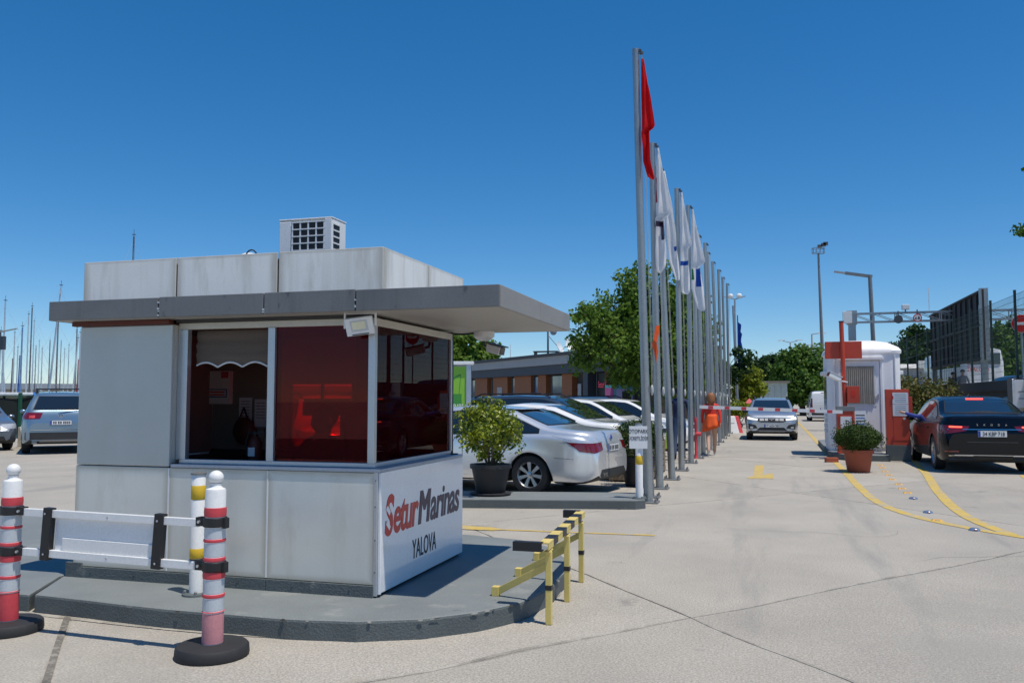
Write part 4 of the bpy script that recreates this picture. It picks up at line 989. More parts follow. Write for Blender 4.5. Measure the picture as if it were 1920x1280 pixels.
# silver sedan
c = make_car('silver_sedan', 'silver four-door sedan with red tail light parked behind the potted shrub', 'car', (-4.72, 14.22, 0), R(170), 4.84, 1.85, 1.47, pt='silver', xf=1.50, xr=-1.35, R_=.325, spokes=7, style=1, group='cars parked in rows behind the flagpoles', **SEDAN)
side_glass(c, -1.50, 1.06, [-1.02, -.12], zup=.105)
patch(c, 'window_trim', 'black_plastic', 'rear', P(-.655, 1.125, .655, 1.125), P(-.56, 1.395, .56, 1.395), .004); patch(c, 'rear_window', 'auto_glass', 'rear', P(-.63, 1.135, .63, 1.135), P(-.54, 1.385, .54, 1.385), .008)
patch(c, 'windscreen', 'auto_glass', 'front', P(-.66, 1.02, .66, 1.02), P(-.55, 1.34, .55, 1.34), .008)
MB().box(-1.02, -.88, -.5, .5, 1.385, 1.40).build('roof_spoiler', 'paint_silver', c.t, bevel=.005)
sedan_rear(c, .69, .90)
for s in (1, -1):
    f = (lambda q: q) if s > 0 else mir
    patch(c, 'indicator_lens', 'lamp_clear', (1, -.55 * s, 0), f([(-.44, .862), (-.1, .85), (.16, .865)]), f([(-.44, .882), (-.1, .888), (.25, .897)]), .009, 2, sub=Vector((-2.42, s * .925, 0)))
plate(c, 'rear', .76, '?')
patch(c, 'diffuser', 'cladding_black', 'rear', P(-.62, .30, .62, .30), P(-.52, .42, .52, .42), .006)
MB().tube((-2.43, .42, .33), (-2.2, .42, .33), .035, .035, 14).tube((-2.43, .32, .33), (-2.2, .32, .33), .035, .035, 14).build('exhaust', 'chrome', c.t)
MB().lathe([(.038, 0), (.04, .004), (.0, .008)], 18).xf(Matrix.Translation((-2.39, 0, .93)) @ Matrix.Rotation(R(-80), 4, 'Y')).build('badge', 'plate_blue', c.t)
for sd in ('left', 'right'):
    seam(c, sd, [(1.05, .32), (1.02, .6), (1.0, .93)]); seam(c, sd, [(-.13, .3), (-.15, .6), (-.14, .96)]); seam(c, sd, [(-.72, .33), (-.80, .6), (-1.08, .80), (-1.12, .97)])
    hseam(c, sd, [(-2.1, .60), (-1.78, .615)], .006); hseam(c, sd, [(-.95, .27), (.98, .27)], .05, 'paint_silver', .012, 'sill_moulding')
seam(c, 'left', [(-1.72, .97), (-2.05, .90), (-2.18, .86)], .010)
handles(c, [-.78, .18], .80, 'paint_silver'); mirrors(c, .92, .98, 'paint_silver')
c.t.scale = (1, 1, .96)
# white coupe-like sedan behind it
c = make_car('white_sedan', 'white sedan with boot lip spoiler parked just behind the silver sedan', 'car', (-4.62, 17.05, 0), R(170), 4.65, 1.80, 1.43, pt='white', xf=1.42, xr=-1.30, R_=.315, spokes=5, group='cars parked in rows behind the flagpoles', top=P(-2.325, .62, -2.31, .86, -2.28, 1.02, -2.2, 1.06, -1.75, 1.075, -1.55, 1.11, -.85, 1.36, -.5, 1.41, -.1, 1.43, .35, 1.39, .68, 1.29, 1.3, .98, 1.5, .93, 2.0, .83, 2.2, .73, 2.325, .55),
             belt=P(-2.325, .58, -2.26, .86, -2.1, .95, -1.5, .97, 0, .93, 1.3, .88, 2.0, .77, 2.325, .5))
side_glass(c, -1.35, 1.02, [-.92, -.1], zup=.10)
patch(c, 'window_trim', 'black_plastic', 'rear', P(-.66, 1.115, .66, 1.115), P(-.55, 1.375, .55, 1.375), .004); patch(c, 'rear_window', 'auto_glass', 'rear', P(-.63, 1.125, .63, 1.125), P(-.53, 1.365, .53, 1.365), .008)
patch(c, 'windscreen', 'auto_glass', 'front', P(-.64, .99, .64, .99), P(-.55, 1.30, .55, 1.30), .008)
MB().box(-2.34, -2.16, -.66, .66, 1.085, 1.105).box(-2.30, -2.22, .50, .56, 1.04, 1.086).box(-2.30, -2.22, -.56, -.50, 1.04, 1.086).build('boot_spoiler', 'paint_white', c.t, bevel=.008)
sedan_rear(c, .74, .94); plate(c, 'rear', .80, '?'); mirrors(c, .9, .96, 'paint_white'); handles(c, [-.7, .2], .8, 'paint_white')
for sd in ('left', 'right'): seam(c, sd, [(1.0, .32), (.98, .6), (.97, .92)]); seam(c, sd, [(-.1, .3), (-.1, .93)]); seam(c, sd, [(-.75, .35), (-1.0, .93)])
patch(c, 'bumper_trim', 'cladding_black', 'rear', P(-.6, .28, .6, .28), P(-.6, .40, .6, .40), .006)
# nose-out cars
HATCH = dict(top=P(-2.1, .65, -2.09, .95, -2.02, 1.10, -1.75, 1.35, -1.5, 1.47, -1.0, 1.50, -.2, 1.52, .25, 1.48, .5, 1.38, 1.15, 1.04, 1.3, .99, 1.8, .90, 2.0, .79, 2.08, .66, 2.1, .55),
             belt=P(-2.1, .6, -2.05, .92, -1.8, 1.0, 0, .95, 1.1, .92, 1.8, .82, 2.0, .68, 2.1, .5))
def nose_car(name, label, loc, rz, ptn, spec, L, Wd, Ht, xf, xr, rails=False, zup=.10, R_=.32, group='cars parked in rows behind the flagpoles', cat='car', side=None, lights='lamp_clear'):
    c = make_car(name, label, cat, loc, rz, L, Wd, Ht, pt=ptn, xf=xf, xr=xr, R_=R_, spokes=6, group=group, **spec)
    hl = L / 2; zt = c.zt
    xa, xb, sp = side
    side_glass(c, xa, xb, sp, zup=zup)
    zc = zt(xb + .15); zr = Ht - .10; w0 = Wd / 2 - .27; w1 = Wd / 2 - .37
    patch(c, 'windscreen_trim', 'black_plastic', 'front', P(-w0 - .03, zc - .0, w0 + .03, zc - .0), P(-w1 - .03, zr + .01, w1 + .03, zr + .01), .004)
    patch(c, 'windscreen', 'auto_glass', 'front', P(-w0, zc + .02, w0, zc + .02), P(-w1, zr, w1, zr), .008)
    zr2 = Ht - .12; zlr = c.zb(-hl + .4) + .06
    patch(c, 'rear_window', 'auto_glass', 'rear', P(-w0 + .05, zlr, w0 - .05, zlr), P(-w1, zr2, w1, zr2), .008)
    zl = c.zb(hl - .3) - .02
    for s in (1, -1):
        f = (lambda q: q) if s > 0 else mir
        patch(c, 'headlight', lights, (-1, -.5 * s, 0), f([(.36, zl - .10), (.12, zl - .12), (-.25, zl - .10)]), f([(.36, zl + .01), (.12, zl + .02), (-.30, zl + .05)]), .006, 5, sub=Vector((hl, s * Wd / 2, 0)))
        patch(c, 'tail_light', 'lamp_red', (1, -.5 * s, 0), f([(-.3, zlr - .22), (.15, zlr - .22)]), f([(-.25, zlr - .03), (.15, zlr - .03)]), .006, 5, sub=Vector((-hl, s * Wd / 2, 0)))
    patch(c, 'grille', 'cladding_black', 'front', P(-.42, zl - .16, .42, zl - .16), P(-.42, zl - .05, .42, zl - .05), .006)
    patch(c, 'lower_grille', 'cladding_black', 'front', P(-.55, .30, .55, .30), P(-.5, .42, .5, .42), .006)
    plate(c, 'front', .50, hwd=.26)
    mirrors(c, xb - .12, c.zb(xb) + .06, 'paint_' + ptn)
    if rails:
        for s in (1, -1): MB().path([(-hl + .75, s * (Wd / 2 - .32), zt(-hl + .75) - .02), (-hl + .95, s * (Wd / 2 - .33), Ht + .02), (.1, s * (Wd / 2 - .33), Ht + .03), (.35, s * (Wd / 2 - .33), Ht - .06)], .018, 6).build('roof_rail', 'black_plastic', c.t)
    for sd in ('left', 'right'): seam(c, sd, [(xb - .15, .34), (xb - .17, c.zb(xb))]); seam(c, sd, [(-.1, .34), (-.1, c.zb(0))])
    return c
SUV = dict(top=P(-2.375, .70, -2.365, 1.05, -2.30, 1.17, -2.05, 1.45, -1.85, 1.63, -1.55, 1.69, -.5, 1.725, .2, 1.70, .55, 1.60, 1.25, 1.17, 1.42, 1.11, 2.05, 1.01, 2.25, .90, 2.35, .75, 2.375, .6),
           belt=P(-2.375, .65, -2.33, 1.02, -2.1, 1.08, 0, 1.05, 1.2, 1.03, 2.0, .93, 2.25, .80, 2.375, .55))
LOWSUV = dict(top=[(x, z * .93) for x, z in SUV['top']], belt=[(x, z * .95) for x, z in SUV['belt']])
nose_car('graphite_estate', 'dark blue-grey estate car with black roof rails between the white parked cars', (-4.95, 19.9, 0), R(-9), 'graphite', LOWSUV, 4.75, 1.86, 1.60, 1.45, -1.40, True, .10, .335, side=(-1.95, 1.0, [-1.2, -.1]))
nose_car('white_hatchback', 'white hatchback parked nose out beyond the dark estate car', (-4.5, 22.7, 0), R(-9), 'white', HATCH, 4.2, 1.78, 1.52, 1.30, -1.28, False, .10, .31, side=(-1.72, .95, [-1.0, -.1]))
nose_car('white_compact', 'white compact car partly hidden behind the flagpoles and the walking man', (-4.05, 26.2, 0), R(-9), 'white', HATCH, 4.2, 1.78, 1.52, 1.30, -1.28, False, .10, .31, side=(-1.72, .95, [-1.0, -.1]))
PICK = dict(top=P(-2.4, .7, -2.39, 1.0, -2.2, 1.55, -2.0, 1.72, -1.0, 1.78, 0, 1.78, .3, 1.72, .9, 1.25, 1.1, 1.15, 2.1, 1.05, 2.3, .9, 2.4, .6), belt=P(-2.4, .65, -2.3, 1.05, 0, 1.08, 1.0, 1.08, 2.1, .97, 2.4, .55))
p = H(1140, 33)
nose_car('white_offroader', 'white boxy offroad car farthest in the parked row before the shop posters', (p.x, p.y, 0), R(-9), 'white', dict(top=[(x, z * .9) for x, z in PICK['top']], belt=[(x, z * .93) for x, z in PICK['belt']]), 4.8, 1.85, 1.60, 1.5, -1.45, True, .17, .35, side=(-2.1, .7, [-1.0, -.1]))
p = H(838, 22); nose_car('green_hatchback', 'dark green hatchback half hidden behind the kiosk and the silver sedan', (p.x, p.y, 0), 0, 'green', HATCH, 4.2, 1.78, 1.52, 1.30, -1.28, False, .10, .31, side=(-1.72, .95, [-1.0, -.1]))
p = H(905, 27); nose_car('blue_grey_hatchback', 'blue-grey car whose roof shows behind the silver sedan under the green sign', (p.x, p.y, 0), math.pi, 'bluegrey', HATCH, 4.2, 1.78, 1.52, 1.30, -1.28, False, .10, .31, side=(-1.72, .95, [-1.0, -.1]))
p = H(612, 19.5); cb = nose_car('white_service_car', 'white car seen through the red kiosk window', (p.x, p.y, 0), R(-52), 'white', LOWSUV, 4.75, 1.86, 1.60, 1.45, -1.40, True, .10, .335, side=(-1.95, 1.0, [-1.2, -.1]))
p = H(470, 25); nose_car('red_hatchback', 'red hatchback parked behind the kiosk, seen through its windows', (p.x, p.y, 0), R(100), 'red', HATCH, 4.2, 1.78, 1.52, 1.30, -1.28, False, .10, .31, side=(-1.72, .95, [-1.0, -.1]))

# blue-grey offroader left of the kiosk, seen from behind
hd = R(-44); fwd = Vector((math.sin(hd), math.cos(hd), 0)); ctr = G(112, 851) + fwd * 2.35
c = make_car('blue_grey_offroader', 'light blue-grey offroad car seen from behind at the left of the kiosk', 'car', (ctr.x, ctr.y, 0), math.pi / 2 - hd, 4.75, 1.93, 1.73, pt='bluegrey', xf=1.45, xr=-1.42, R_=.37, spokes=5, group='cars parked by the marina fence', end=(.45, .80), low=.27, **SUV)
side_glass(c, -1.95, 1.0, [-1.2, -.1])
patch(c, 'window_trim', 'black_plastic', 'rear', P(-.70, 1.20, .70, 1.20), P(-.56, 1.585, .56, 1.585), .004); patch(c, 'rear_window', 'auto_glass', 'rear', P(-.67, 1.215, .67, 1.215), P(-.545, 1.575, .545, 1.575), .008)
for s in (1, -1):
    f = (lambda q: q) if s > 0 else mir
    patch(c, 'tail_light', 'lamp_red', (1, -.4 * s, 0), f([(-.42, .965), (.06, .955)]), f([(-.46, 1.13), (.10, 1.14)]), .006, 5, sub=Vector((-2.375, s * .965, 0)))
    patch(c, 'light_lens', 'brake_lit' if False else 'red_band', (1, -.4 * s, 0), f([(-.30, .985), (-.16, .985)]), f([(-.30, 1.06), (-.16, 1.06)]), .010, 2, sub=Vector((-2.375, s * .965, 0)))
    MB().path([(-1.75, s * .63, 1.66), (-1.55, s * .63, 1.755), (.1, s * .64, 1.775), (.4, s * .64, 1.66)], .02, 6).build('roof_rail', 'black_plastic', c.t)
for x in (-1.2, -.3): MB().bar((x, -.66, 1.79), (x, .66, 1.79), .05, .025).build('roof_bar', 'black_plastic', c.t)
plate(c, 'rear', .86, '?')
patch(c, 'bumper', 'cladding_black', 'rear', P(-.85, .40, .85, .40), P(-.85, .60, .85, .60), .008); patch(c, 'skid_plate', 'steel_grey', 'rear', P(-.5, .34, .5, .34), P(-.5, .40, .5, .40), .012)
hseam(c, 'rear', [(-.72, .665), (.72, .665)], .02, 'chrome', .008, 'trim_strip')
hb = c.bvh.ray_cast(Vector((-6, 0, 1.06)), Vector((1, 0, 0)))[0]
bd = MB(); bd.lathe([(.062, 0), (.07, .002), (.07, .010), (.062, .012)], 22); bd.f = bd.f[:-2]; bd.m = bd.m[:-2]
for a_, b_ in (((-.035, .05), (0, -.05)), ((0, -.05), (.035, .05)), ((-.02, .0), (.02, 0))): bd.bar((a_[0], a_[1], .006), (b_[0], b_[1], .006), .012, .008)
bd.xf(frame((hb.x - .012, 0, 1.06), (0, -1, 0), (0, 0, 1), (-1, 0, 0))).build('badge', 'chrome', c.t)
MB().bar((hb.x - .03, .05, 1.235), (hb.x + .03, -.45, 1.25), .02, .02).build('wiper', 'black_plastic', c.t)
for s in (1, -1): MB().box(-2.36, -2.1, s * .62 - .06, s * .62 + .06, .29, .36).build('exhaust', 'steel_grey', c.t)
mirrors(c, .95, 1.13, 'paint_bluegrey')
# dark silver sedan cut by the left edge
q = G(20, 841); hd = R(-58)
fwd = Vector((math.sin(hd), math.cos(hd), 0)); lft = Vector((-fwd.y, fwd.x, 0)); cc = q - lft * 0 + fwd * 1.35 + lft * .9
nose_car('dark_silver_sedan', 'dark silver car cut off by the left picture edge', (cc.x, cc.y, 0), math.pi * 1.5 - hd, 'darksilver', SEDAN, 4.84, 1.82, 1.46, 1.45, -1.35, False, .10, .32, group='cars parked by the marina fence', side=(-1.5, 1.05, [-1.0, -.1]))

# compact SUV coming through the gate
c = make_car('silver_crossover', 'silver crossover with lit headlights behind the red and white barrier arm', 'car', (.30, 34.75, 0), -math.pi / 2, 4.1, 1.85, 1.55, pt='greysilver', xf=1.27, xr=-1.30, R_=.335, spokes=5, low=.24, end=(.42, .84), tum=.36, group='cars on the gate road', top=P(-2.05, .7, -2.04, 1.0, -1.95, 1.2, -1.6, 1.47, -1.3, 1.52, -.3, 1.55, .2, 1.52, .45, 1.44, 1.12, 1.10, 1.25, 1.06, 1.75, .985, 1.93, .91, 2.02, .78, 2.05, .62),
             belt=P(-2.05, .6, -1.95, .95, 0, .98, 1.1, .98, 1.75, .90, 1.95, .80, 2.05, .5))
side_glass(c, -1.75, .9, [-1.0, -.1])
patch(c, 'windscreen_trim', 'black_plastic', 'front', P(-.70, 1.085, .70, 1.085), P(-.60, 1.455, .60, 1.455), .004); patch(c, 'windscreen', 'auto_glass', 'front', P(-.685, 1.10, .685, 1.10), P(-.585, 1.445, .585, 1.445), .008)
patch(c, 'grille', 'black_plastic', 'front', P(-.50, .69, -.38, .655, .38, .655, .50, .69), P(-.50, .80, -.38, .81, .38, .81, .50, .80), .006)
for y0, y1 in ((-.42, -.27), (-.24, -.13), (.13, .24), (.27, .42)):
    for zz in (.715, .76): patch(c, 'grille_bar', 'white_paint', 'front', P(y0, zz, y1, zz), P(y0, zz + .028, y1, zz + .028), .010, 2)
bdg = frame((c.bvh.ray_cast(Vector((6, 0, .75)), Vector((-1, 0, 0)))[0].x + .012, 0, .75), (0, 1, 0), (0, 0, 1), (1, 0, 0))
MB().bar((-.09, .028, 0), (-.02, .028, 0), .02, .006, up=(0, 0, 1)).bar((-.09, -.028, 0), (-.02, -.028, 0), .02, .006).bar((-.03, .03, 0), (.03, -.03, 0), .02, .006).bar((-.03, -.03, 0), (.03, .03, 0), .02, .0065).bar((.02, .028, 0), (.09, .028, 0), .02, .006).bar((.02, -.028, 0), (.09, -.028, 0), .02, .006).xf(bdg).build('badge', 'white_paint', c.t)
for s in (1, -1):
    f = (lambda q: q) if s > 0 else mir
    patch(c, 'headlight', 'lamp_clear', (-1, -.35 * s, 0), f([(.40, .70), (.0, .72)]), f([(.40, .80), (.0, .87)]), .006, 5, sub=Vector((2.05, s * .925, 0)))
    patch(c, 'running_light', 'drl_lit', (-1, -.35 * s, 0), f([(.40, .735), (.2, .75), (.02, .775)]), f([(.40, .765), (.2, .80), (.02, .865)]), .010, 3, sub=Vector((2.05, s * .925, 0)))
    patch(c, 'fog_light_housing', 'cladding_black', (-1, -.25 * s, 0), f([(.42, .44), (.1, .40)]), f([(.34, .56), (.08, .62)]), .006, 4, sub=Vector((2.05, s * .925, 0)))
    patch(c, 'fog_light', 'lamp_clear', (-1, -.25 * s, 0), f([(.26, .44), (.16, .44)]), f([(.26, .50), (.16, .50)]), .010, 2, sub=Vector((2.05, s * .925, 0)))
    MB().path([(-1.3, s * .60, 1.52), (-1.15, s * .60, 1.58), (.0, s * .60, 1.60), (.25, s * .60, 1.50)], .02, 6).build('roof_rail', 'black_plastic', c.t)
    sd = 'left' if s > 0 else 'right'
    hseam(c, sd, [(-.85, .30), (.8, .30)], .10, 'cladding_black', .006, 'side_cladding')
patch(c, 'lower_grille', 'black_plastic', 'front', P(-.55, .36, .55, .36), P(-.42, .47, .42, .47), .006)
patch(c, 'bumper_skirt', 'cladding_black', 'front', P(-.86, .25, .86, .25), P(-.80, .345, .80, .345), .008); hseam(c, 'front', [(-.45, .335), (.45, .335)], .025, 'steel_grey', .014, 'skid_plate')
plate(c, 'front', .53, '77 ACN 788'); mirrors(c, .80, 1.05, 'cladding_black')

# white van behind it
VAN = dict(top=P(-2.3, .75, -2.29, 1.4, -2.26, 1.85, -2.15, 2.0, -1.8, 2.05, .4, 2.05, .7, 1.98, 1.3, 1.45, 1.45, 1.35, 2.0, 1.15, 2.2, .9, 2.3, .6), belt=P(-2.3, .7, -2.25, 1.1, 0, 1.15, 1.4, 1.15, 2.0, 1.0, 2.3, .55))
p = H(1541, 60)
c = make_car('white_van', 'white panel van seen from behind beyond the gate booth', 'van', (p.x, p.y, 0), R(90), 4.6, 1.95, 2.05, pt='white', xf=1.5, xr=-1.4, R_=.34, end=(.3, .92), tum=.16, group='cars on the gate road', **VAN)
patch(c, 'door_panel', 'paint_white', 'rear', P(-.72, 1.25, .72, 1.25), P(-.66, 1.85, .66, 1.85), .006); seam(c, 'rear', [(0, .6), (0, 1.95)], .012)
for s in (1, -1):
    f = (lambda q: q) if s > 0 else mir
    patch(c, 'tail_light', 'lamp_red', (1, -.4 * s, 0), f([(-.22, .95), (.05, .95)]), f([(-.2, 1.55), (.05, 1.55)]), .006, 4, sub=Vector((-2.3, s * .975, 0)))
patch(c, 'bumper', 'cladding_black', 'rear', P(-.9, .42, .9, .42), P(-.9, .62, .9, .62), .008); plate(c, 'rear', .86, y=.0)
patch(c, 'stop_lamp', 'lamp_red', 'rear', P(-.2, 1.91, .2, 1.91), P(-.2, 1.95, .2, 1.95), .01); mirrors(c, 1.0, 1.25, 'black_plastic')

# black saloon at the ticket machine
c = make_car('black_saloon', 'black saloon at the ticket machine with brake light on and driver arm out', 'car', (4.42, 21.75, 0), R(90) , 4.87, 1.87, 1.47, pt='black', xf=1.47, xr=-1.38, R_=.335, spokes=9, style=0, group='cars on the gate road', end=(.42, .86),
             top=P(-2.435, .62, -2.42, .86, -2.40, 1.0, -2.33, 1.085, -2.1, 1.10, -1.75, 1.125, -1.0, 1.40, -.62, 1.45, -.1, 1.47, .35, 1.43, .68, 1.325, 1.32, 1.02, 1.48, .965, 2.0, .875, 2.27, .785, 2.4, .66, 2.435, .55),
             belt=P(-2.435, .58, -2.38, .92, -2.2, .985, -1.6, 1.0, 0, .96, 1.3, .91, 2.1, .79, 2.38, .62, 2.435, .5))
side_glass(c, -1.62, 1.06, [-1.05, -.12], zup=.10)
patch(c, 'window_trim', 'black_plastic', 'rear', P(-.72, 1.12, .72, 1.12), P(-.585, 1.42, .585, 1.42), .004); rw = patch(c, 'rear_window', 'auto_glass', 'rear', P(-.695, 1.135, .695, 1.135), P(-.565, 1.41, .565, 1.41), .008)
patch(c, 'stop_lamp', 'brake_lit', 'rear', P(-.17, 1.385, .17, 1.385), P(-.17, 1.400, .17, 1.400), .012, 2)
patch(c, 'windscreen', 'auto_glass', 'front', P(-.66, 1.02, .66, 1.02), P(-.55, 1.34, .55, 1.34), .008)
for s in (1, -1):
    f = (lambda q: q) if s > 0 else mir
    patch(c, 'tail_light', 'lamp_red', (1, -.5 * s, 0), f([(-.42, .80), (-.1, .74), (.16, .76)]), f([(-.46, .885), (-.1, .90), (.26, .915)]), .006, 5, sub=Vector((-2.435, s * .935, 0)))
    patch(c, 'brake_light', 'brake_lit', (1, -.5 * s, 0), f([(-.34, .855), (-.12, .858)]), f([(-.34, .88), (-.12, .888)]), .010, 2, sub=Vector((-2.435, s * .935, 0)))
    patch(c, 'reflector', 'lamp_red', 'rear', P(s * .62, .40, s * .86, .40), P(s * .62, .425, s * .86, .425), .008, 1)
    pp = [(s * .36, .275), (s * .80, .275)]
    patch(c, 'exhaust_trim', 'chrome', 'rear', pp, [(a, b + .012) for a, b in pp], .010, 1); patch(c, 'exhaust_trim', 'chrome', 'rear', [(a, b + .055) for a, b in pp], [(a, b + .064) for a, b in pp], .010, 1)
    hseam(c, 'left' if s > 0 else 'right', [(-1.62, 1.015), (1.0, .955)], .012, 'chrome', .009, 'window_strip')
hseam(c, 'rear', [(-.80, .825), (.80, .825)], .014, 'chrome', .012, 'trim_strip'); hseam(c, 'rear', [(-.70, .345), (.70, .345)], .010, 'chrome', .009, 'trim_strip')
hseam(c, 'rear', [(-.46, .59), (.46, .59)], .008, 'steel_dark', .006)
plate(c, 'rear', .745, '34 KBP 718', -.0)
xh = c.bvh.ray_cast(Vector((-6, 0, .91)), Vector((1, 0, 0)))[0].x
for i, ch in enumerate('SKODA'): text_mesh(ch, .052, frame((xh - .012, .26 - i * .13, .895), (0, -1, 0), (0, 0, 1), (-1, 0, 0)), 'badge_letter', 'chrome', c.t, align='CENTER', extrude=.004)
text_mesh('SUPERB', .036, frame((xh - .03, .62, .66), (0, -1, 0), (0, 0, 1), (-1, 0, 0)), 'badge_lettering', 'chrome', c.t, sx=1.1)
MB().add([(-.55, -.012, 1.445), (-.55, .012, 1.445), (-.32, .015, 1.455), (-.32, -.015, 1.455), (-.56, 0, 1.52)], [(0, 1, 4), (1, 2, 4), (2, 3, 4), (3, 0, 4)]).build('roof_fin', 'paint_black', c.t)
for sd in ('left', 'right'):
    seam(c, sd, [(1.05, .32), (1.0, .93)]); seam(c, sd, [(-.13, .3), (-.14, .96)]); seam(c, sd, [(-.72, .33), (-1.12, .97)])
handles(c, [-.78, .18], .82, 'paint_black'); mirrors(c, .95, .99, 'paint_black')
c.t.scale = (1, 1, 1.075)
# driver reaching out
J = dict(pelvis=(0, 0, .62), chest=(0, 0, .95), sh=(0, 0, 1.10), neck=(0, 0, 1.16), head=(0, .01, 1.27), crown=(0, 0, 1.33), shl=(-.18, 0, 1.08), elbl=(-.56, -.04, 1.015), wril=(-.80, .06, 1.10), palml=(-.88, .08, 1.125), finl=(-.95, .10, 1.12), fin2=(-.945, .07, 1.135), thul=(-.91, .06, 1.16), shr=(.18, 0, 1.06), elbr=(.22, .2, .85), wrir=(.12, .4, .9))
rr = dict(pelvis=.15, chest=.15, sh=.09, neck=.05, head=.09, crown=.05, shl=.065, elbl=.055, wril=.034, palml=(.036, .024), finl=.012, fin2=.012, thul=.012, shr=.06, elbr=.045, wrir=.03)
ee = [('pelvis', 'chest'), ('chest', 'sh'), ('sh', 'neck'), ('neck', 'head'), ('head', 'crown'), ('sh', 'shl'), ('shl', 'elbl'), ('elbl', 'wril'), ('wril', 'palml'), ('palml', 'finl'), ('palml', 'fin2'), ('palml', 'thul'), ('sh', 'shr'), ('shr', 'elbr'), ('elbr', 'wrir')]
person('person', 'driver in blue sleeve reaching an arm out of the black saloon', (4.06, 22.25, .07), 0, J, rr, ee, dict(pelvis=0, chest=0, sh=0, neck=1, head=1, crown=1, shl=0, elbl=0, wril=0, palml=1, finl=1, fin2=1, thul=1, shr=0, elbr=0, wrir=0), ['cloth_blue', 'skin'])

# ------------------------------------------------------------ potted plants
def shrub(t, cz, r, n, size, lm, seed, sq=(1, 1, 1), stems=9, base=.0, shell=.35, shape=.5, lumps=9, wild=0.):
    rng = random.Random(seed); st = MB(); cr = MB()
    for i in range(stems):
        a = rng.uniform(0, 6.28); rr_ = r * rng.uniform(.2, .75); top = Vector((math.cos(a) * rr_ * sq[0], math.sin(a) * rr_ * sq[1], cz + r * sq[2] * rng.uniform(-.3, .6)))
        b = Vector((math.cos(a) * .05, math.sin(a) * .05, base)); m_ = b.lerp(top, .5) + Vector((rng.uniform(-.05, .05), rng.uniform(-.05, .05), .03))
        st.tube(b, m_, .011, .009, 5); st.tube(m_, top, .009, .004, 5)
    st.build('stems', 'bark', t)
    leaves(cr, (0, 0, cz), r * (.9 - wild * .22), int(n * (.55 - wild * .2)), size, rng, sq, shell, shape)
    for i in range(lumps):
        v = Vector((rng.gauss(0, 1), rng.gauss(0, 1), rng.gauss(0, 1))).normalized(); f_ = .78 + wild * rng.uniform(-.18, .2); p = (v.x * r * f_ * sq[0], v.y * r * f_ * sq[1], cz + v.z * r * f_ * sq[2])
        leaves(cr, p, r * rng.uniform(.22 - wild * .08, .38), int(n * (.45 + wild * .2) / lumps), size, rng, (1, 1, 1), .1, shape)
    cr.build('foliage', lm, t)
def pot(t, r0, r1, h, m, soil=True, n=24):
    MB().lathe([(r0 * .97, 0), (r0, .01), (r1 * .97, h * .86), (r1 * 1.06, h * .87), (r1 * 1.06, h), (r1 * .97, h), (r1 * .94, h * .93)], n).build('pot', m, t, smooth=True)
    MB().lathe([(r1 * .95, h * .93), (r1 * .4, h * .95), (.001, h * .96)], n).build('soil', 'soil', t)
g = G(920, 927, .125)
t = thing('potted_shrub', 'yellow-green leafy shrub in a dark pot on the parking island', 'potted plant', (g.x, g.y, .125))
pot(t, .20, .285, .44, 'pot_dark')
MB().lathe([(.27, 0), (.30, .02), (.30, .035), (.26, .035)], 24).build('saucer', 'black_rubber', t, smooth=True)
shrub(t, .93, .50, 4000, .068, 'leaf_shrub', 5, (1.02, 1.02, .95), 18, .40, .25, .5, 26, .6)
g = G(1190, 912)
t = thing('potted_shrub', 'round dark green bush in a black pot behind the OTOPARK notice', 'potted plant', (g.x + .05, g.y + .1, 0))
pot(t, .22, .30, .50, 'pot_dark'); shrub(t, .80, .46, 3200, .05, 'leaf_box', 6, (1, 1, .9), 8, .4, .45, .5, 10)
t = thing('wooden_planter', 'slatted wooden planter box with a clipped hedge between the flagpoles', 'planter', (-2.35, 16.9, 0))
for j in range(5):
    for s in (-1, 1): MB().box(s * .36 - .015, s * .36 + .015, -1.3, 1.3, .03 + j * .125, .14 + j * .125).build('plank', 'wood_box', t, bevel=.004)
    for s in (-1, 1): MB().box(-.345, .345, s * 1.29 - .012, s * 1.29 + .012, .03 + j * .125, .14 + j * .125).build('plank', 'wood_box', t, bevel=.004)
for sx in (-1, 1):
    for sy in (-1, 1): MB().box(sx * .33 - .03, sx * .33 + .03, sy * 1.25 - .03, sy * 1.25 + .03, 0, .66).build('corner_post', 'wood_box', t)
MB().box(-.34, .34, -1.27, 1.27, .05, .58).build('soil', 'soil', t)
rng = random.Random(9); hm = MB()
for i in range(14): leaves(hm, (rng.uniform(-.15, .15), -1.15 + i * .177, .80), .34, 260, .055, rng, (1, 1, .85), .4)
hm.build('foliage', 'leaf_box', t)
g = G(1612, 886)
t = thing('potted_boxwood', 'clipped boxwood ball in a terracotta pot before the white gate booth', 'potted plant', (g.x, g.y + .2, 0))
pot(t, .22, .29, .46, 'terracotta'); shrub(t, .70, .50, 12000, .036, 'leaf_box', 8, (1.02, 1.02, .62), 8, .4, .62, .6, 36)

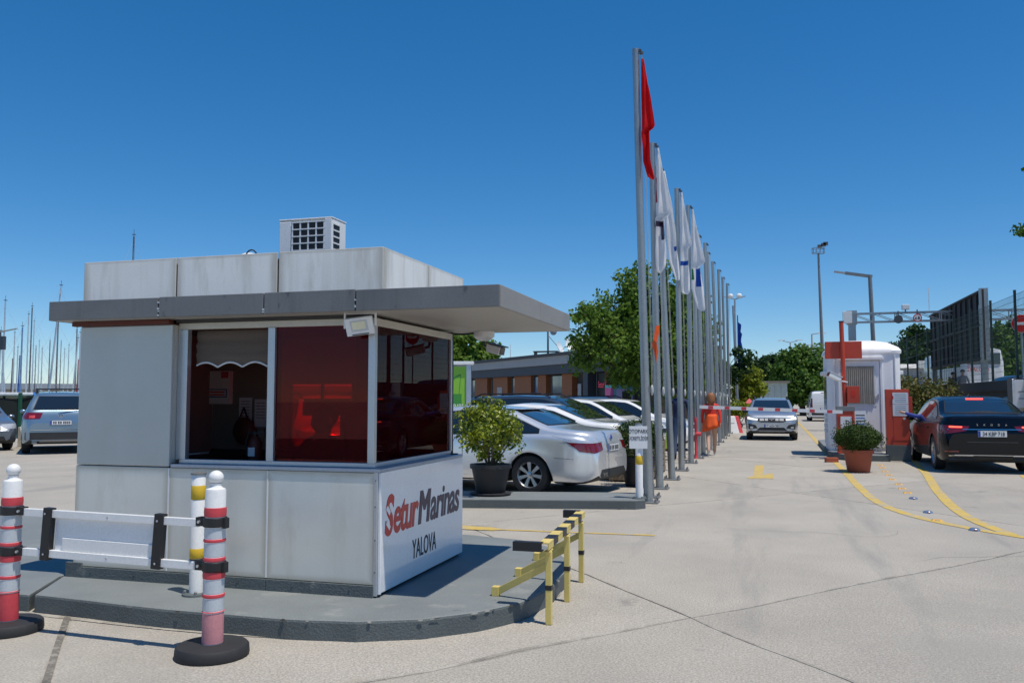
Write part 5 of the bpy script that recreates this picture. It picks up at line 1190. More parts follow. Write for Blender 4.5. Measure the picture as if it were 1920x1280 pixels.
# ------------------------------------------------------------ flagpoles and flags
poles = [((1216, 942), (1191.5, 92)), ((1237, 916), (1222, 268)), ((1260, 899), (1233, 312)), ((1278, 882), (1268.5, 353)), ((1296, 868), (1290, 385)), ((1309, 859), (1300, 425)), ((1319, 852), (1308, 440)), ((1332, 843), (1321.5, 455)),
         ((1341, 834), (1326, 472)), ((1350, 829), (1336, 490)), ((1356, 822), (1347, 505)), ((1362, 817), (1354.5, 519)), ((1368, 812), (1363, 531))]
desc = ['flagpole nearest the OTOPARK notice, with the red flag', 'second flagpole from the notice, with an orange pennant halfway up', 'third flagpole from the notice, right behind the pennant pole', 'fourth flagpole from the notice, flying a plain white flag',
        'fifth flagpole, flying the white flag with a blue emblem', 'sixth flagpole of the row, bare, just past the blue emblem flag', 'seventh flagpole of the row, bare, beside the walking woman', 'eighth flagpole of the row, bare, right of the walking woman',
        'ninth flagpole of the row, bare, crossed by the barrier arm', 'tenth flagpole of the row, bare, fourth from the far end', 'eleventh flagpole of the row, bare, third from the far end', 'twelfth flagpole of the row, bare, last but one', 'last bare flagpole at the far end of the row']
PT = []
for (bp, tp), lb in zip(poles, desc):
    g = G(*bp); dep = (g - Vector((0, 0, CAM_H))).dot(_fw); top = W(tp[0], tp[1], dep)
    t = thing('flagpole', 'grey galvanised ' + lb, 'flagpole', (g.x, g.y, 0), 0, 'flagpoles in a row along the road')
    tl = Vector((top.x - g.x, top.y - g.y, top.z)); PT.append((g, top))
    n = 8; mb = MB()
    mb.tube((0, 0, .02), tl, .066, .048, 12); mb.build('pole', 'galv', t, smooth=True)
    MB().box(-.15, .15, -.15, .15, 0, .022).build('base_plate', 'steel_grey', t, bevel=.003)
    for i in range(4): MB().lathe([(.016, 0), (.016, .05), (.01, .055)], 6, (.115 * (1 if i & 1 else -1), .115 * (1 if i & 2 else -1), .022)).build('anchor_bolt', 'steel_grey', t)
    MB().bar(tl + Vector((0, 0, -.03)), tl + Vector((.085, 0, -.03)), .035, .03).lathe([(.03, 0), (.03, .03)], 10, (tl.x + .085, tl.y, tl.z - .085)).build('pulley', 'steel_dark', t)
    q = tl * (1.75 / tl.z)
    MB().path([tuple(tl + Vector((.085, 0, -.06))), tuple(q + Vector((.10, 0, -.1)))], .0035, 5).path([tuple(tl + Vector((.095, .015, -.06))), tuple(q + Vector((.115, .01, -.1)))], .0035, 5).build('halyard', 'rope', t)
    MB().ball((q.x + .10, q.y, q.z - .12), .05, 8, 6, 0, (.5, .6, 1.6)).build('rope_coil', 'rope', t, smooth=True)
def flag(label, i, rows, m, z_off=.1, emblem=None, drop=0.):
    """limp cloth: rows of (distance below the pole head, reach to the right of the halyard, fold depth)"""
    g, top = PT[i]; lean = (top - Vector((g.x, g.y, 0))) / top.z
    t = thing('flag', label, 'flag', (top.x + .09, top.y, top.z - z_off), 0, 'flags hanging limp on the flagpoles')
    nfine = 46; ks = [r[0] for r in rows]; V = []; nu = 22
    for a in range(nfine + 1):
        dz = ks[0] + (ks[-1] - ks[0]) * a / nfine
        rc = np.interp(dz, ks, [r[1] for r in rows]); fd = np.interp(dz, ks, [r[2] for r in rows]); l0 = np.interp(dz, ks, [r[3] for r in rows])
        for u in range(nu + 1):
            s = u / nu
            x = l0 + (rc - l0) * (.5 - .5 * math.cos(math.pi * min(1, s * 1.0))) + .012 * math.sin(s * 17 + dz * 5)
            y = fd * math.sin(s * 3.1 * math.pi + dz * 1.7) * (.35 + s * .65) + .02 * math.sin(dz * 9 + s * 5)
            V.append((x - lean.x * dz, y, -dz))
    F = [(a * (nu + 1) + u, a * (nu + 1) + u + 1, (a + 1) * (nu + 1) + u + 1, (a + 1) * (nu + 1) + u) for a in range(nfine) for u in range(nu)]
    mb = MB().add(V, F); mats = [m]
    if emblem:
        for z0, z1, s0, s1, em in emblem:
            if em not in mats: mats.append(em)
            for k, f in enumerate(F):
                a, u = divmod(k, nu); dz = ks[0] + (ks[-1] - ks[0]) * a / nfine
                if z0 <= dz <= z1 and s0 <= u / nu <= s1: mb.m[k] = mats.index(em)
    mb.build('cloth', mats, t, smooth='all')
    return t
flag('red flag hanging limp on the tallest, nearest flagpole', 0, [(0, .02, .01, -.01), (.5, .10, .03, -.01), (1.0, .165, .05, -.01), (1.04, .155, .06, -.01), (1.07, .085, .06, -.02), (1.5, .10, .05, -.01), (1.74, .14, .03, .06), (1.78, .13, .01, .11)], 'flag_red', .16)
flag('white flag with a dark figure hanging on the second flagpole', 1, [(0, .02, .01, -.01), (.55, .12, .03, -.02), (1.08, .215, .06, -.03), (1.14, .19, .06, -.02), (1.17, .10, .06, -.05), (1.7, .12, .05, -.05), (2.0, .10, .04, -.04), (2.1, .03, .01, .0)], 'flag_white', .1, [(1.2, 1.32, .15, .75, 'logo_dark'), (1.32, 1.55, .55, .85, 'logo_dark'), (.5, .9, .0, .12, 'canvas_red')])
flag('white flag with a thin grey mark hanging on the third flagpole', 2, [(0, .04, .02, -.02), (.6, .14, .04, .0), (1.2, .20, .05, .02), (1.7, .225, .05, .06), (2.05, .23, .02, .18)], 'flag_white', .1, [(1.4, 1.5, .6, .9, 'flag_blue')])
flag('plain white flag hanging on the fourth flagpole', 3, [(0, .02, .01, -.01), (.6, .12, .03, -.02), (1.1, .205, .05, -.03), (1.15, .2, .05, -.03), (1.18, .13, .05, -.03), (1.7, .15, .04, -.03), (2.1, .15, .03, .0), (2.15, .12, .01, .08)], 'flag_white', .1, [(1.42, 1.52, .1, .9, 'flag_blue')])
flag('white flag with blue and green emblem on the fifth flagpole', 4, [(0, .02, .01, -.01), (.6, .14, .03, -.02), (1.25, .30, .06, -.03), (1.32, .26, .06, -.02), (1.36, .18, .05, -.03), (1.9, .24, .05, -.01), (2.35, .28, .03, .12), (2.4, .26, .01, .2)], 'flag_white', .1, [(1.38, 1.78, .42, .82, 'flag_blue'), (1.36, 1.62, .0, .28, 'flag_green')])
g, top = PT[1]
q = g.lerp(top, (zat(612, 14.3)) / top.z)
t = thing('pennant', 'small orange pennant tied to the second flagpole', 'pennant', (q.x, q.y, q.z))
MB().add([(.0, -.075, 0), (.07, -.07, .02), (.06, -.09, -.12), (.02, -.12, -.28), (.045, -.08, -.42), (.0, -.085, -.62), (-.03, -.08, -.40), (-.075, -.07, -.32), (-.03, -.1, -.22)], [(0, 1, 2), (0, 2, 8), (8, 2, 3), (8, 3, 6), (3, 4, 5), (3, 5, 6), (8, 6, 7)]).build('cloth', 'cloth_orange', t)
# dark steel post behind the first pole
g = G(1222, 932)
t = thing('steel_post', 'dark steel post standing just behind the nearest flagpole', 'post', (g.x, g.y, 0))
MB().tube((0, 0, 0), (-.10, .0, 3.2), .042, .036, 12).build('post', 'steel_grey', t, smooth=True); MB().box(-.13, .13, -.13, .13, 0, .02).build('base_plate', 'steel_grey', t)
for i in range(4): MB().lathe([(.014, 0), (.014, .05)], 6, (.1 * (1 if i & 1 else -1), .1 * (1 if i & 2 else -1), .02)).build('anchor_bolt', 'steel_grey', t)
# far flagpole with blue flag, twin-headed lamp
g = H(1384, 50)
t = thing('flagpole', 'slim far flagpole with a furled blue flag, right of the pole row', 'flagpole', g, 0, 'flagpoles in a row along the road')
MB().tube((0, 0, 0), (-.2, 0, zat(572, 50)), .09, .06, 10).build('pole', 'galv', t, smooth=True)
MB().tube((0, 0, .03), (0, 0, .05), .2, .2, 8).build('base_plate', 'steel_grey', t)
t = thing('flag', 'furled blue flag on the slim far flagpole', 'flag', (g.x, g.y, zat(590, 50)), 0)
mb = MB(); V = []
for a in range(25):
    dz = a / 24 * 3.4; wd_ = [.05, .18, .3, .34, .28, .2, .12][min(6, int(a / 4))]
    for u in range(9): s = u / 8; V.append((-.1 + s * wd_ * (1 + .3 * math.sin(dz * 3)) + .12, .08 * math.sin(s * 9 + dz * 2), -dz))
mb.add(V, [(a * 9 + u, a * 9 + u + 1, a * 9 + u + 10, a * 9 + u + 9) for a in range(24) for u in range(8)]); mb.build('cloth', 'flag_blue', t, smooth='all')

# ------------------------------------------------------------ people
J, r_, e_ = standing(.34, (.22, -.22), .03, 1.64)
t = person('person', 'woman in an orange dress and white shoes walking past the flagpoles', (-1.33, 23.5, 0), R(6), J, r_, e_, regions(True, False), ['cloth_red', 'cloth_orange', 'skin', 'cloth_white'])
dm = MB().lathe([(.155, 1.10), (.165, 1.02), (.19, .92), (.22, .80), (.235, .70), (.225, .70), (.18, .8), (.15, .95)], 36, (0, 0, 0), 0, 1, .85)
dm.v = [(x * (1 + .13 * max(0, 1.0 - z) / .3 * math.sin(math.atan2(y, x) * 6 + 1.1)), y * (1 + .13 * max(0, 1.0 - z) / .3 * math.sin(math.atan2(y, x) * 6 + 1.1)), z + (.07 * x / .22 if z < .85 else 0)) for x, y, z in dm.v]
dm.build('dress_skirt', 'cloth_orange', t, smooth='all')
hair(t, (0, -.005, 1.55), .115, 'hair_red', (1, 1.05, 1.1), .05)
J, r_, e_ = standing(.16, (.05, -.05), .0, 1.80)
t = person('person', 'man in a navy shirt and jeans carrying bags between the flagpoles', (-2.0, 21.6, 0), R(4), J, r_, e_, regions(True, True), ['cloth_navy', 'cloth_jeans', 'skin_tan', 'cloth_black'])
hair(t, (0, -.015, 1.72), .10, 'hair_dark', (.98, 1.05, .9), .01)
for nm_, m_, x, lb in (('shopping_bag', 'bag_lime', -.27, 'lime green shopping bag held by the man in the navy shirt'), ('shopping_bag', 'cloth_white', .28, 'white shopping bag held by the man in the navy shirt')):
    b = thing(nm_, lb, 'bag', (-2.0 + x, 21.58, .28), R(4), 'bags carried by the man')
    MB().add([(-.08, -.20, 0), (.08, -.20, 0), (.08, .20, 0), (-.08, .20, 0), (-.05, -.17, .42), (.05, -.17, .42), (.05, .17, .42), (-.05, .17, .42)], [(3, 2, 1, 0), (0, 1, 5, 4), (1, 2, 6, 5), (2, 3, 7, 6), (3, 0, 4, 7)]).build('sack', m_, b)
    MB().path([(0, -.1, .42), (0, -.05, .52), (0, .05, .52), (0, .1, .42)], .008).build('handle', m_, b)
# guard seated in the kiosk
gp = W(607, 788, 6.9)
J = dict(pelvis=(0, 0, .62), waist=(0, 0, .75), chest=(.0, 0, .98), sh=(0, 0, 1.12), neck=(.0, 0, 1.19), head=(.02, -.01, 1.30), crown=(.02, 0, 1.365), nose=(.10, -.06, 1.285), shl=(-.17, .05, 1.09), elbl=(-.24, -.06, .90), wril=(-.05, -.22, .93), palml=(.02, -.26, .94), finl=(.08, -.28, .93), thul=(.03, -.24, .97), shr=(.16, -.06, 1.09), elbr=(.22, -.16, .92), wrir=(.12, -.30, .94), palmr=(.08, -.34, .94), finr=(.03, -.37, .93),
         hipl=(-.1, -.05, .60), kneel=(-.12, -.30, .60), hipr=(.1, -.05, .60), kneer=(.12, -.30, .60))
rr = dict(pelvis=.16, waist=.15, chest=(.17, .12), sh=.10, neck=.055, head=.095, crown=.06, nose=.016, shl=.07, elbl=.05, wril=.033, palml=.03, finl=.013, thul=.012, shr=.07, elbr=.05, wrir=.033, palmr=.03, finr=.013, hipl=.09, kneel=.065, hipr=.09, kneer=.065)
ee = [('pelvis', 'waist'), ('waist', 'chest'), ('chest', 'sh'), ('sh', 'neck'), ('neck', 'head'), ('head', 'crown'), ('head', 'nose'), ('sh', 'shl'), ('shl', 'elbl'), ('elbl', 'wril'), ('wril', 'palml'), ('palml', 'finl'), ('palml', 'thul'), ('sh', 'shr'), ('shr', 'elbr'), ('elbr', 'wrir'), ('wrir', 'palmr'), ('palmr', 'finr'), ('pelvis', 'hipl'), ('hipl', 'kneel'), ('pelvis', 'hipr'), ('hipr', 'kneer')]
rg = {k: 0 for k in J}
for k in ('neck', 'head', 'crown', 'nose', 'palml', 'finl', 'thul', 'palmr', 'finr'): rg[k] = 1
t = person('person', 'guard in dark clothes seated behind the red front window of the kiosk', (gp.x, gp.y, gp.z - 1.30), 0, J, rr, ee, rg, ['cloth_black', 'skin_tan'])
hair(t, (.005, .015, 1.325), .108, 'hair_dark', (1, 1, .95), .02)
MB().box(-.24, .24, -.2, .25, .50, .56).box(-.22, .22, .2, .26, .56, 1.02).build('chair', 'black_plastic', None) if False else None

# ------------------------------------------------------------ gate booth and its island
island('gate_island', rough([(1.62, 24.0), (1.70, 23.0), (1.98, 22.55), (2.5, 22.45), (2.92, 22.45), (2.92, 30.5), (2.2, 31.2), (1.75, 30.4)], .006, .2), .15)
B = thing('gate_booth', 'white rounded gate booth with domed roof and curtained door', 'booth', (2.56, 25.0, .15))
bw, bd_, bh = .90, .98, 2.56
def rrect(w_, d_, r, n=6):
    out = []
    for cx, cy, a0 in ((w_ - r, d_ - r, 0), (-w_ + r, d_ - r, 90), (-w_ + r, -d_ + r, 180), (w_ - r, -d_ + r, 270)):
        out += [(cx + r * math.cos(R(a0 + 90 * i / n)), cy + r * math.sin(R(a0 + 90 * i / n))) for i in range(n + 1)]
    return out
def loft(levels, n=6):
    mb = MB(); L_ = []
    for w_, d_, r, z in levels: L_.append([(x, y, z) for x, y in rrect(w_, d_, r, n)])
    k = len(L_[0]); V = [p for l in L_ for p in l]
    F = [(i * k + j, i * k + (j + 1) % k, (i + 1) * k + (j + 1) % k, (i + 1) * k + j) for i in range(len(L_) - 1) for j in range(k)]
    F += [tuple(range(k - 1, -1, -1)), tuple((len(L_) - 1) * k + j for j in range(k))]
    return mb.add(V, F)
loft([(bw - .02, bd_ - .02, .28, 0), (bw - .02, bd_ - .02, .28, .12), (bw, bd_, .28, .14), (bw, bd_, .28, bh)]).build('shell', 'booth_white', B, smooth=True)
loft([(bw + .035, bd_ + .035, .3, bh - .02), (bw + .04, bd_ + .04, .3, bh + .05), (bw - .02, bd_ - .02, .28, bh + .14), (bw * .72, bd_ * .72, .25, bh + .28), (bw * .40, bd_ * .40, .18, bh + .35)]).build('roof', 'booth_white', B, smooth=True)
fy = -bd_ - .004
door = MB().box(-.58, .36, fy - .03, fy + .02, .10, 2.34).build('door', 'booth_white', B, bevel=.006)
MB().box(-.50, .28, fy - .038, fy - .03, 1.17, 2.28).build('door_frame', 'white_plastic', door)
gl = MB().box(-.45, .23, fy - .044, fy - .038, 1.23, 2.21).build('door_pane', 'window_glass', door)
cm = MB()
for i in range(14): x = -.45 + .68 * i / 14; cm.tube((x + .024, fy - .046, 1.24), (x + .024, fy - .046, 2.20), .018 + .004 * (i % 3), .024, 6)
cm.build('curtain', 'curtain', door)
MB().bar((.31, fy - .055, 1.42), (.22, fy - .055, 1.42), .02).box(.30, .33, fy - .05, fy - .03, 1.35, 1.49).build('handle', 'alu', door)
MB().box(-.68, .46, fy - .10, fy + .02, 2.37, 2.45).box(-.65, .43, fy - .06, fy + .02, 2.45, 2.49).build('lintel', 'booth_white', B, bevel=.01)
for x in (-.65, .37): MB().box(x, x + .06, fy - .05, fy + .02, .1, 2.37).build('door_jamb', 'booth_white', B, bevel=.008)
for s in (-1, 1):
    MB().box(s * bw - .01 if s > 0 else -bw - .10, s * bw + .10 if s > 0 else -bw + .01, -.55, .55, 2.0, 2.1).build('cornice', 'booth_white', B, bevel=.01)
    MB().box(s * bw - .005 if s > 0 else -bw - .012, s * bw + .012 if s > 0 else -bw + .005, -.45, .45, 1.0, 1.95).build('side_window', 'window_glass', B)
    for x in (.74,): MB().box(s * x - .012, s * x + .012, fy - .006, fy + .03, .16, bh - .06).build('rib', 'booth_white', B, bevel=.004)
for j in range(4): MB().box(-bw - .03, -bw - .012, -.42, .42, .45 + j * .14, .53 + j * .14).build('side_slat', 'white_plastic', B)
# red and grey column of the barrier
t = thing('barrier_cabinet', 'red barrier cabinet with P sign left of the booth door', 'barrier cabinet', (1.98, 23.0, .15))
MB().box(-.20, .20, -.16, .16, 0, 1.05).build('cabinet', 'orange_red', t, bevel=.008)
MB().box(-.215, .215, -.175, .175, 1.05, 1.17).build('hood', 'steel_grey', t, bevel=.006)
sg = MB().box(-.13, .13, -.168, -.1605, .42, .92).build('sign_plate', 'plate_white', t)
text_mesh('P', .2, FR((-.02, -.17, .68)), 'lettering', 'ink', sg)
MB().add([(-.02, -.1695, .44), (.12, -.1695, .44), (.05, -.1695, .55)], [(0, 1, 2)]).build('warning_triangle', 'yellow', sg)
MB().box(-.12, .1, -.170, -.168, .62, .625).build('rule', 'ink', sg)
tl = MB().box(.16, .46, -.20, -.185, .45, 1.06).build('tariff_board', 'plate_white', t)
for j in range(7): MB().box(.22 + .0 * j, .43, -.202, -.2005, .52 + j * .07, .545 + j * .07).build('tariff_line', 'canvas_blue' if j % 2 else 'ink', tl)
MB().box(.16, .2, -.201, -.2003, .45, 1.06).build('tariff_edge', 'orange_red', tl)
arm = thing('boom_barrier', 'red and white striped barrier arm across the entry lane', 'barrier', (1.92, 22.80, 1.16))
L0, L1 = Vector((1.90, 22.80, 1.18)), Vector((-1.62, 22.80, 1.30)); nseg = 17
for i in range(nseg):
    a_, b_ = L0.lerp(L1, i / nseg), L0.lerp(L1, (i + 1) / nseg)
    if i % 2 == 1: a2, b2 = a_.lerp(b_, .0), a_.lerp(b_, 1.)
    MB().bar(a_, b_, .035, .085).build('arm_segment', 'white_paint', arm, True)
    if i % 2: MB().bar(a_.lerp(b_, .15), a_.lerp(b_, .75), .038, .075).build('stripe', 'red_band', arm, True)
t = thing('signal_pole', 'tall orange-red pole with a blank rectangular board beside the booth', 'sign', (2.02, 23.25, .15))
ph = zat(604, 21.8) - .15
MB().tube((0, 0, 0), (-.06, 0, ph), .055, .055, 14).build('pole', 'orange_red', t, smooth=True); MB().tube((-.06, 0, ph), (-.06, 0, ph + .03), .062, .062, 14).build('cap', 'black_plastic', t)
z0, z1 = zat(672, 21.8) - .15, zat(640, 21.8) - .15
MB().box(-.46, .42, .06, .18, z0, z1).build('board', 'orange_red', t, bevel=.004); MB().box(-.1, .0, .0, .06, z0 + .1, z1 - .1).build('bracket', 'orange_red', t)
z0, z1 = zat(755, 21.8) - .15, zat(724, 21.8) - .15
bx_ = MB().box(.03, .33, -.10, .05, z0, z1).build('control_box', 'orange_red', t, bevel=.005); MB().box(.12, .22, -.104, -.10, z0 + .15, z0 + .32).build('sticker', 'cloth_red', bx_)
t = thing('white_camera', 'white box camera on a bracket on the orange-red pole', 'camera', (1.80, 23.15, zat(709, 21.8)))
mm = Matrix.Rotation(R(20), 4, 'Z') @ Matrix.Rotation(R(25), 4, 'Y')
MB().box(-.22, .10, -.07, .07, -.05, .07).xf(mm).build('housing', 'white_paint', t, bevel=.01); MB().box(-.24, .12, -.08, .08, .072, .085).xf(mm).build('sun_shield', 'white_paint', t); MB().box(-.24, -.222, -.05, .05, -.04, .05).xf(mm).build('lens', 'brown_red', t)
MB().bar((.08, 0, -.06), (.27, .08, -.10), .03).build('bracket', 'white_paint', t)
t = thing('ticket_machine', 'tall red ticket machine on a grey plinth left of the black saloon', 'ticket machine', (3.17, 22.95, 0), R(-4))
MB().box(-.27, .27, -.25, .25, 0, .38).build('plinth', 'kerb_grey', t, bevel=.006)
MB().box(-.26, .26, -.22, .22, .38, 1.74).build('cabinet', 'orange_red', t, bevel=.01)
MB().box(-.10, .245, -.226, -.22, .5, 1.70).build('door_panel', 'orange_red', t, bevel=.004); MB().box(.26, .33, -.2, .1, 1.12, 1.56).build('side_reader', 'orange_red', t, bevel=.005)
for j, (a_, b_) in enumerate(((1.38, 1.66), (1.09, 1.37))):
    s_ = MB().box(-.11, .24, -.2295, -.2265, a_, b_).build('paper_notice', 'paper', t)
    for q in range(5): MB().box(-.06, .19, -.2305, -.2297, a_ + .05 + q * .045, a_ + .06 + q * .045).build('text_line', 'steel_grey', s_)
MB().lathe([(.03, 0), (.03, .02)], 10).xf(Matrix.Translation((.14, -.226, 1.03)) @ Matrix.Rotation(R(90), 4, 'X')).build('lock', 'alu', t)
MB().box(-.13, -.09, -.24, -.226, .52, .6).box(-.13, -.09, -.24, -.226, 1.5, 1.58).build('hinge', 'canvas_red', t)
t = thing('paving_brick', 'loose red brick on the ground beside the terracotta pot', 'brick', (1.55, 21.9, 0), R(10))
MB().box(-.14, .14, -.1, .1, 0, .11).build('brick_body', 'terracotta', t, bevel=.006)
g = G(1307, 858)
t = thing('hydrant_post', 'thin red hydrant post between the flagpoles beside the woman', 'hydrant', (g.x, g.y - .3, 0))
MB().lathe([(.06, 0), (.045, .05), (.035, .1), (.035, .9), (.05, .95), (.03, 1.05)], 12).build('pipe', 'red_band', t, smooth=True); MB().tube((-.02, 0, .62), (.13, 0, .62), .05, .05, 10).build('outlet', 'red_band', t)
for i, (px_, dep, m_, lb) in enumerate(((1377, 38.5, 'red_band', 'red plastic road barrier leaning by the last flagpoles'), (1370, 38, 'white_plastic', 'white plastic road barrier beside the red one'))):
    g = H(px_, dep); t = thing('road_barrier', lb, 'barrier', g, R(20), 'plastic road barriers')
    MB().add([(-.3, -.25, 0), (.3, -.25, 0), (.3, .25, 0), (-.3, .25, 0), (-.42, -.09, .75), (.16, -.09, .75), (.16, .09, .75), (-.42, .09, .75)], [(4, 5, 6, 7), (0, 1, 5, 4), (1, 2, 6, 5), (2, 3, 7, 6), (3, 0, 4, 7)]).build('shell', m_, t, bevel=.03)
    MB().box(-.28, .1, -.16, -.13, .35, .45).build('grip_slot', 'canvas_red' if i == 0 else 'steel_grey', t)

# ------------------------------------------------------------ long low shop building
A = H(1112, 41); rz = R(-48.5)
S = thing('shop_building', 'long low shop building with wood panels and navy fascia behind the parked cars', 'building', (A.x, A.y, 0), rz)
ux = Vector((math.cos(rz), math.sin(rz), 0))
def bx(px_):                                            # position along the facade of a bearing
    d_ = ray(px_, 700); n_ = Vector((-ux.y, ux.x, 0)); t_ = A.dot(n_) / Vector((d_.x, d_.y, 0)).dot(n_)
    return (Vector((d_.x * t_, d_.y * t_, 0)) - A).dot(ux)
xl, xr_ = bx(800), bx(1225)
MB().box(xl, xr_, .25, 3.5, 0, 2.8).build('core', 'wall_dark', S)
MB().box(xl, xr_, -.32, 3.5, 2.79, 3.27).build('navy_fascia', 'fascia_navy', S); MB().box(xl, xr_ + .1, -.42, 3.5, 3.272, 3.70).build('grey_band', 'render_grey', S); MB().box(xl, xr_ + .2, -.52, 3.7, 3.702, 3.86).build('roof_edge', 'roof_dark', S)
for a_, b_ in ((858, 880), (892, 915), (926, 953), (966, 997), (1010, 1025), (1055, 1074)): MB().box(bx(a_), bx(b_), -.05, .24, 0, 2.78).build('wood_panel', 'wood', S)
for a_, b_, m_ in ((881, 891, 'window_glass'), (920, 926, 'window_glass'), (958, 966, 'window_glass'), (999, 1010, 'window_blue'), (1031, 1055, 'window_glass')):
    x0, x1 = bx(a_), bx(b_); wf = MB().box(x0, x1, .10, .16, .35, 2.70).build('window', m_, S)
    fm = MB(); fm.box(x0, x0 + .05, .06, .1, .3, 2.75).box(x1 - .05, x1, .06, .1, .3, 2.75).box(x0, x1, .06, .1, 1.75, 1.80).box(x0, x1, .06, .1, .3, .35); fm.build('window_frame', 'steel_dark', wf)
MB().box(bx(934), bx(943), -.07, -.052, .1, 2.2).build('service_door', 'render_grey', S)
dr = MB().box(bx(1080), bx(1100), .12, .2, 0, 2.3).build('doorway', 'black_plastic', S); MB().box(bx(1081), bx(1087), .06, .11, 0, 2.25).build('door_leaf', 'render_grey', dr)
MB().box(bx(1103), bx(1112), -.3, .24, 0, 2.78).build('pilaster', 'fascia_navy', S)
gs = MB().box(.3, xr_ - .3, .05, .12, .2, 2.75).build('shop_window', 'black_plastic', S)
for i in range(3): MB().box(.3 + i * 1.6, .38 + i * 1.6, 0, .05, .2, 2.75).build('shop_mullion', 'steel_dark', gs)
text_mesh('Setur Kent', .42, FR((.5, -.02, 2.05)), 'shop_lettering', 'neon_red', gs, sx=.6)
text_mesh('5', .6, FR((1.6, -.02, 2.4)), 'shop_number', 'neon_blue', gs)
MB().box(1.5, 2.8, -.025, -.005, 2.03, 2.1).build('neon_line', 'neon_blue', gs)
# rooftop things
def roofpt(px_, back=1.5): x = bx(px_); return A + ux * x + Vector((-ux.y, ux.x, 0)) * back
for px_, sc_, lb in ((1000, .65, 'tilted white satellite dish seen edge-on beside the roof mast'), (1028, .75, 'large white satellite dish in the middle of the shop roof'), (1051, .5, 'small edge-on satellite dish nearest the tree on the shop roof')):
    q = roofpt(px_); edge = px_ != 1028
    t = thing('satellite_dish', lb, 'satellite dish', (q.x, q.y, 3.86), R(16 if not edge else 80), 'satellite dishes on the shop roof', sc_)
    MB().tube((0, 0, 0), (0, 0, .5), .03).build('mast', 'steel_grey', t)
    mb = MB().lathe([(.02, 0), (.25, .03), (.45, .10), (.55, .16), (.545, .175), (.4, .10)], 20); mb.xf(Matrix.Translation((0, -.1, .72)) @ Matrix.Rotation(R(68), 4, 'X')); mb.build('dish', 'white_plastic', t, smooth=True)
    MB().bar((0, -.2, .35), (0, -.72, .80), .025).box(-.05, .05, -.78, -.68, .76, .84).build('feed_arm', 'steel_grey', t)
q = roofpt(983); t = thing('radio_mast', 'slender radio mast with small drum antenna on the shop roof', 'mast', (q.x, q.y, 3.86))
MB().tube((0, 0, 0), (0, 0, 2.6), .06, .05).build('mast', 'steel_grey', t); MB().ball((.35, -.1, 1.45), .2, 12, 8, 0, (1, .5, 1)).build('drum_antenna', 'render_grey', t, smooth=True)
MB().bar((.05, 0, 1.2), (1.1, 0, 0), .025).build('stay', 'steel_dark', t); MB().box(-.8, .6, -.3, .3, .30, .36).box(-.75, -.7, -.3, .3, 0, .3).box(.5, .55, -.3, .3, 0, .3).build('platform', 'steel_dark', t); MB().bar((-.3, 0, 2.45), (.3, 0, 2.45), .03).build('cross_bar', 'steel_grey', t)
q = roofpt(940, .6); t = thing('lightning_rod', 'thin white lightning rod on wires at the shop roof edge', 'rod', (q.x, q.y, 3.86))
MB().tube((0, 0, 0), (0, 0, .9), .03, .015).tube((0, -.9, -.15), (0, 0, .02), .02).build('rod', 'white_paint', t)
# poster stand and amber board beneath the tree
q = H(1175, 38); t = thing('poster_board', 'colourful poster board behind the parked cars under the tree', 'poster', (q.x, q.y, 0), R(12))
MB().box(-.95, 1.1, 0, .06, 1.0, zat(722, 38)).build('panel', 'poster_cyan', t)
MB().box(-.95, -.55, -.01, -.001, 1.1, 2.0).build('poster_patch', 'poster_pink', t); MB().box(-.45, .35, -.01, -.001, 1.25, 1.95).build('poster_patch', 'poster_lilac', t); MB().box(-.2, .2, -.02, -.011, 1.45, 1.85).build('poster_patch', 'ink', t); MB().box(.55, 1.05, -.01, -.001, 1.1, 2.02).build('poster_patch', 'poster_pink', t)
for x in (-.8, .9): MB().box(x, x + .06, .07, .13, 0, 2.0).build('leg', 'steel_dark', t)
t = thing('amber_sign', 'dark sign board with amber lettering above the poster board', 'sign', (q.x, q.y + .4, 0), R(12))
MB().box(-1.0, 1.3, 0, .08, 2.15, 2.75).build('board', 'brown_red', t); MB().box(-.95, -.9, .1, .16, 0, 2.4).box(1.2, 1.25, .1, .16, 0, 2.4).build('leg', 'steel_dark', t)
for i in range(11): MB().box(-.8 + i * .17, -.8 + i * .17 + .11, -.012, -.001, 2.35, 2.52).build('lettering_block', 'neon_amber', t)
# green light box sign right behind the kiosk
q = H(853, 20); t = thing('green_sign', 'lime green light box sign in a grey frame behind the kiosk', 'sign', (q.x, q.y, 0), R(14))
zt_, zb_ = zat(684, 20), zat(760, 20)
MB().box(-.55, .27, -.05, .05, zb_ - 1.0, zt_ - .04).build('panel', 'sign_lime', t); MB().box(.272, .38, -.09, .09, 0, zt_).box(-.66, -.552, -.09, .09, 0, zt_).build('frame_post', 'alu', t, bevel=.01)
MB().box(-.68, .44, -.12, .12, zt_ + .001, zt_ + .08).build('frame_cap', 'white_paint', t, bevel=.01)
MB().box(-.3, .16, -.054, -.051, zb_ + .02, zb_ + .27).build('dark_patch', 'sign_green', t); text_mesh('ARIBU', .17, FR((.27, -.056, zb_ - .08)), 'lettering', 'white_paint', t, align='RIGHT', sx=.85)
MB().bar((-.3, -.053, zb_ + .5), (.14, -.053, zb_ + .72), .004, .04, up=(0, 0, 1)).bar((.14, -.053, zb_ + .72), (.10, -.053, zb_ + .25), .012, .004, up=(0, 1, 0)).build('line_drawing', 'sign_green', t)

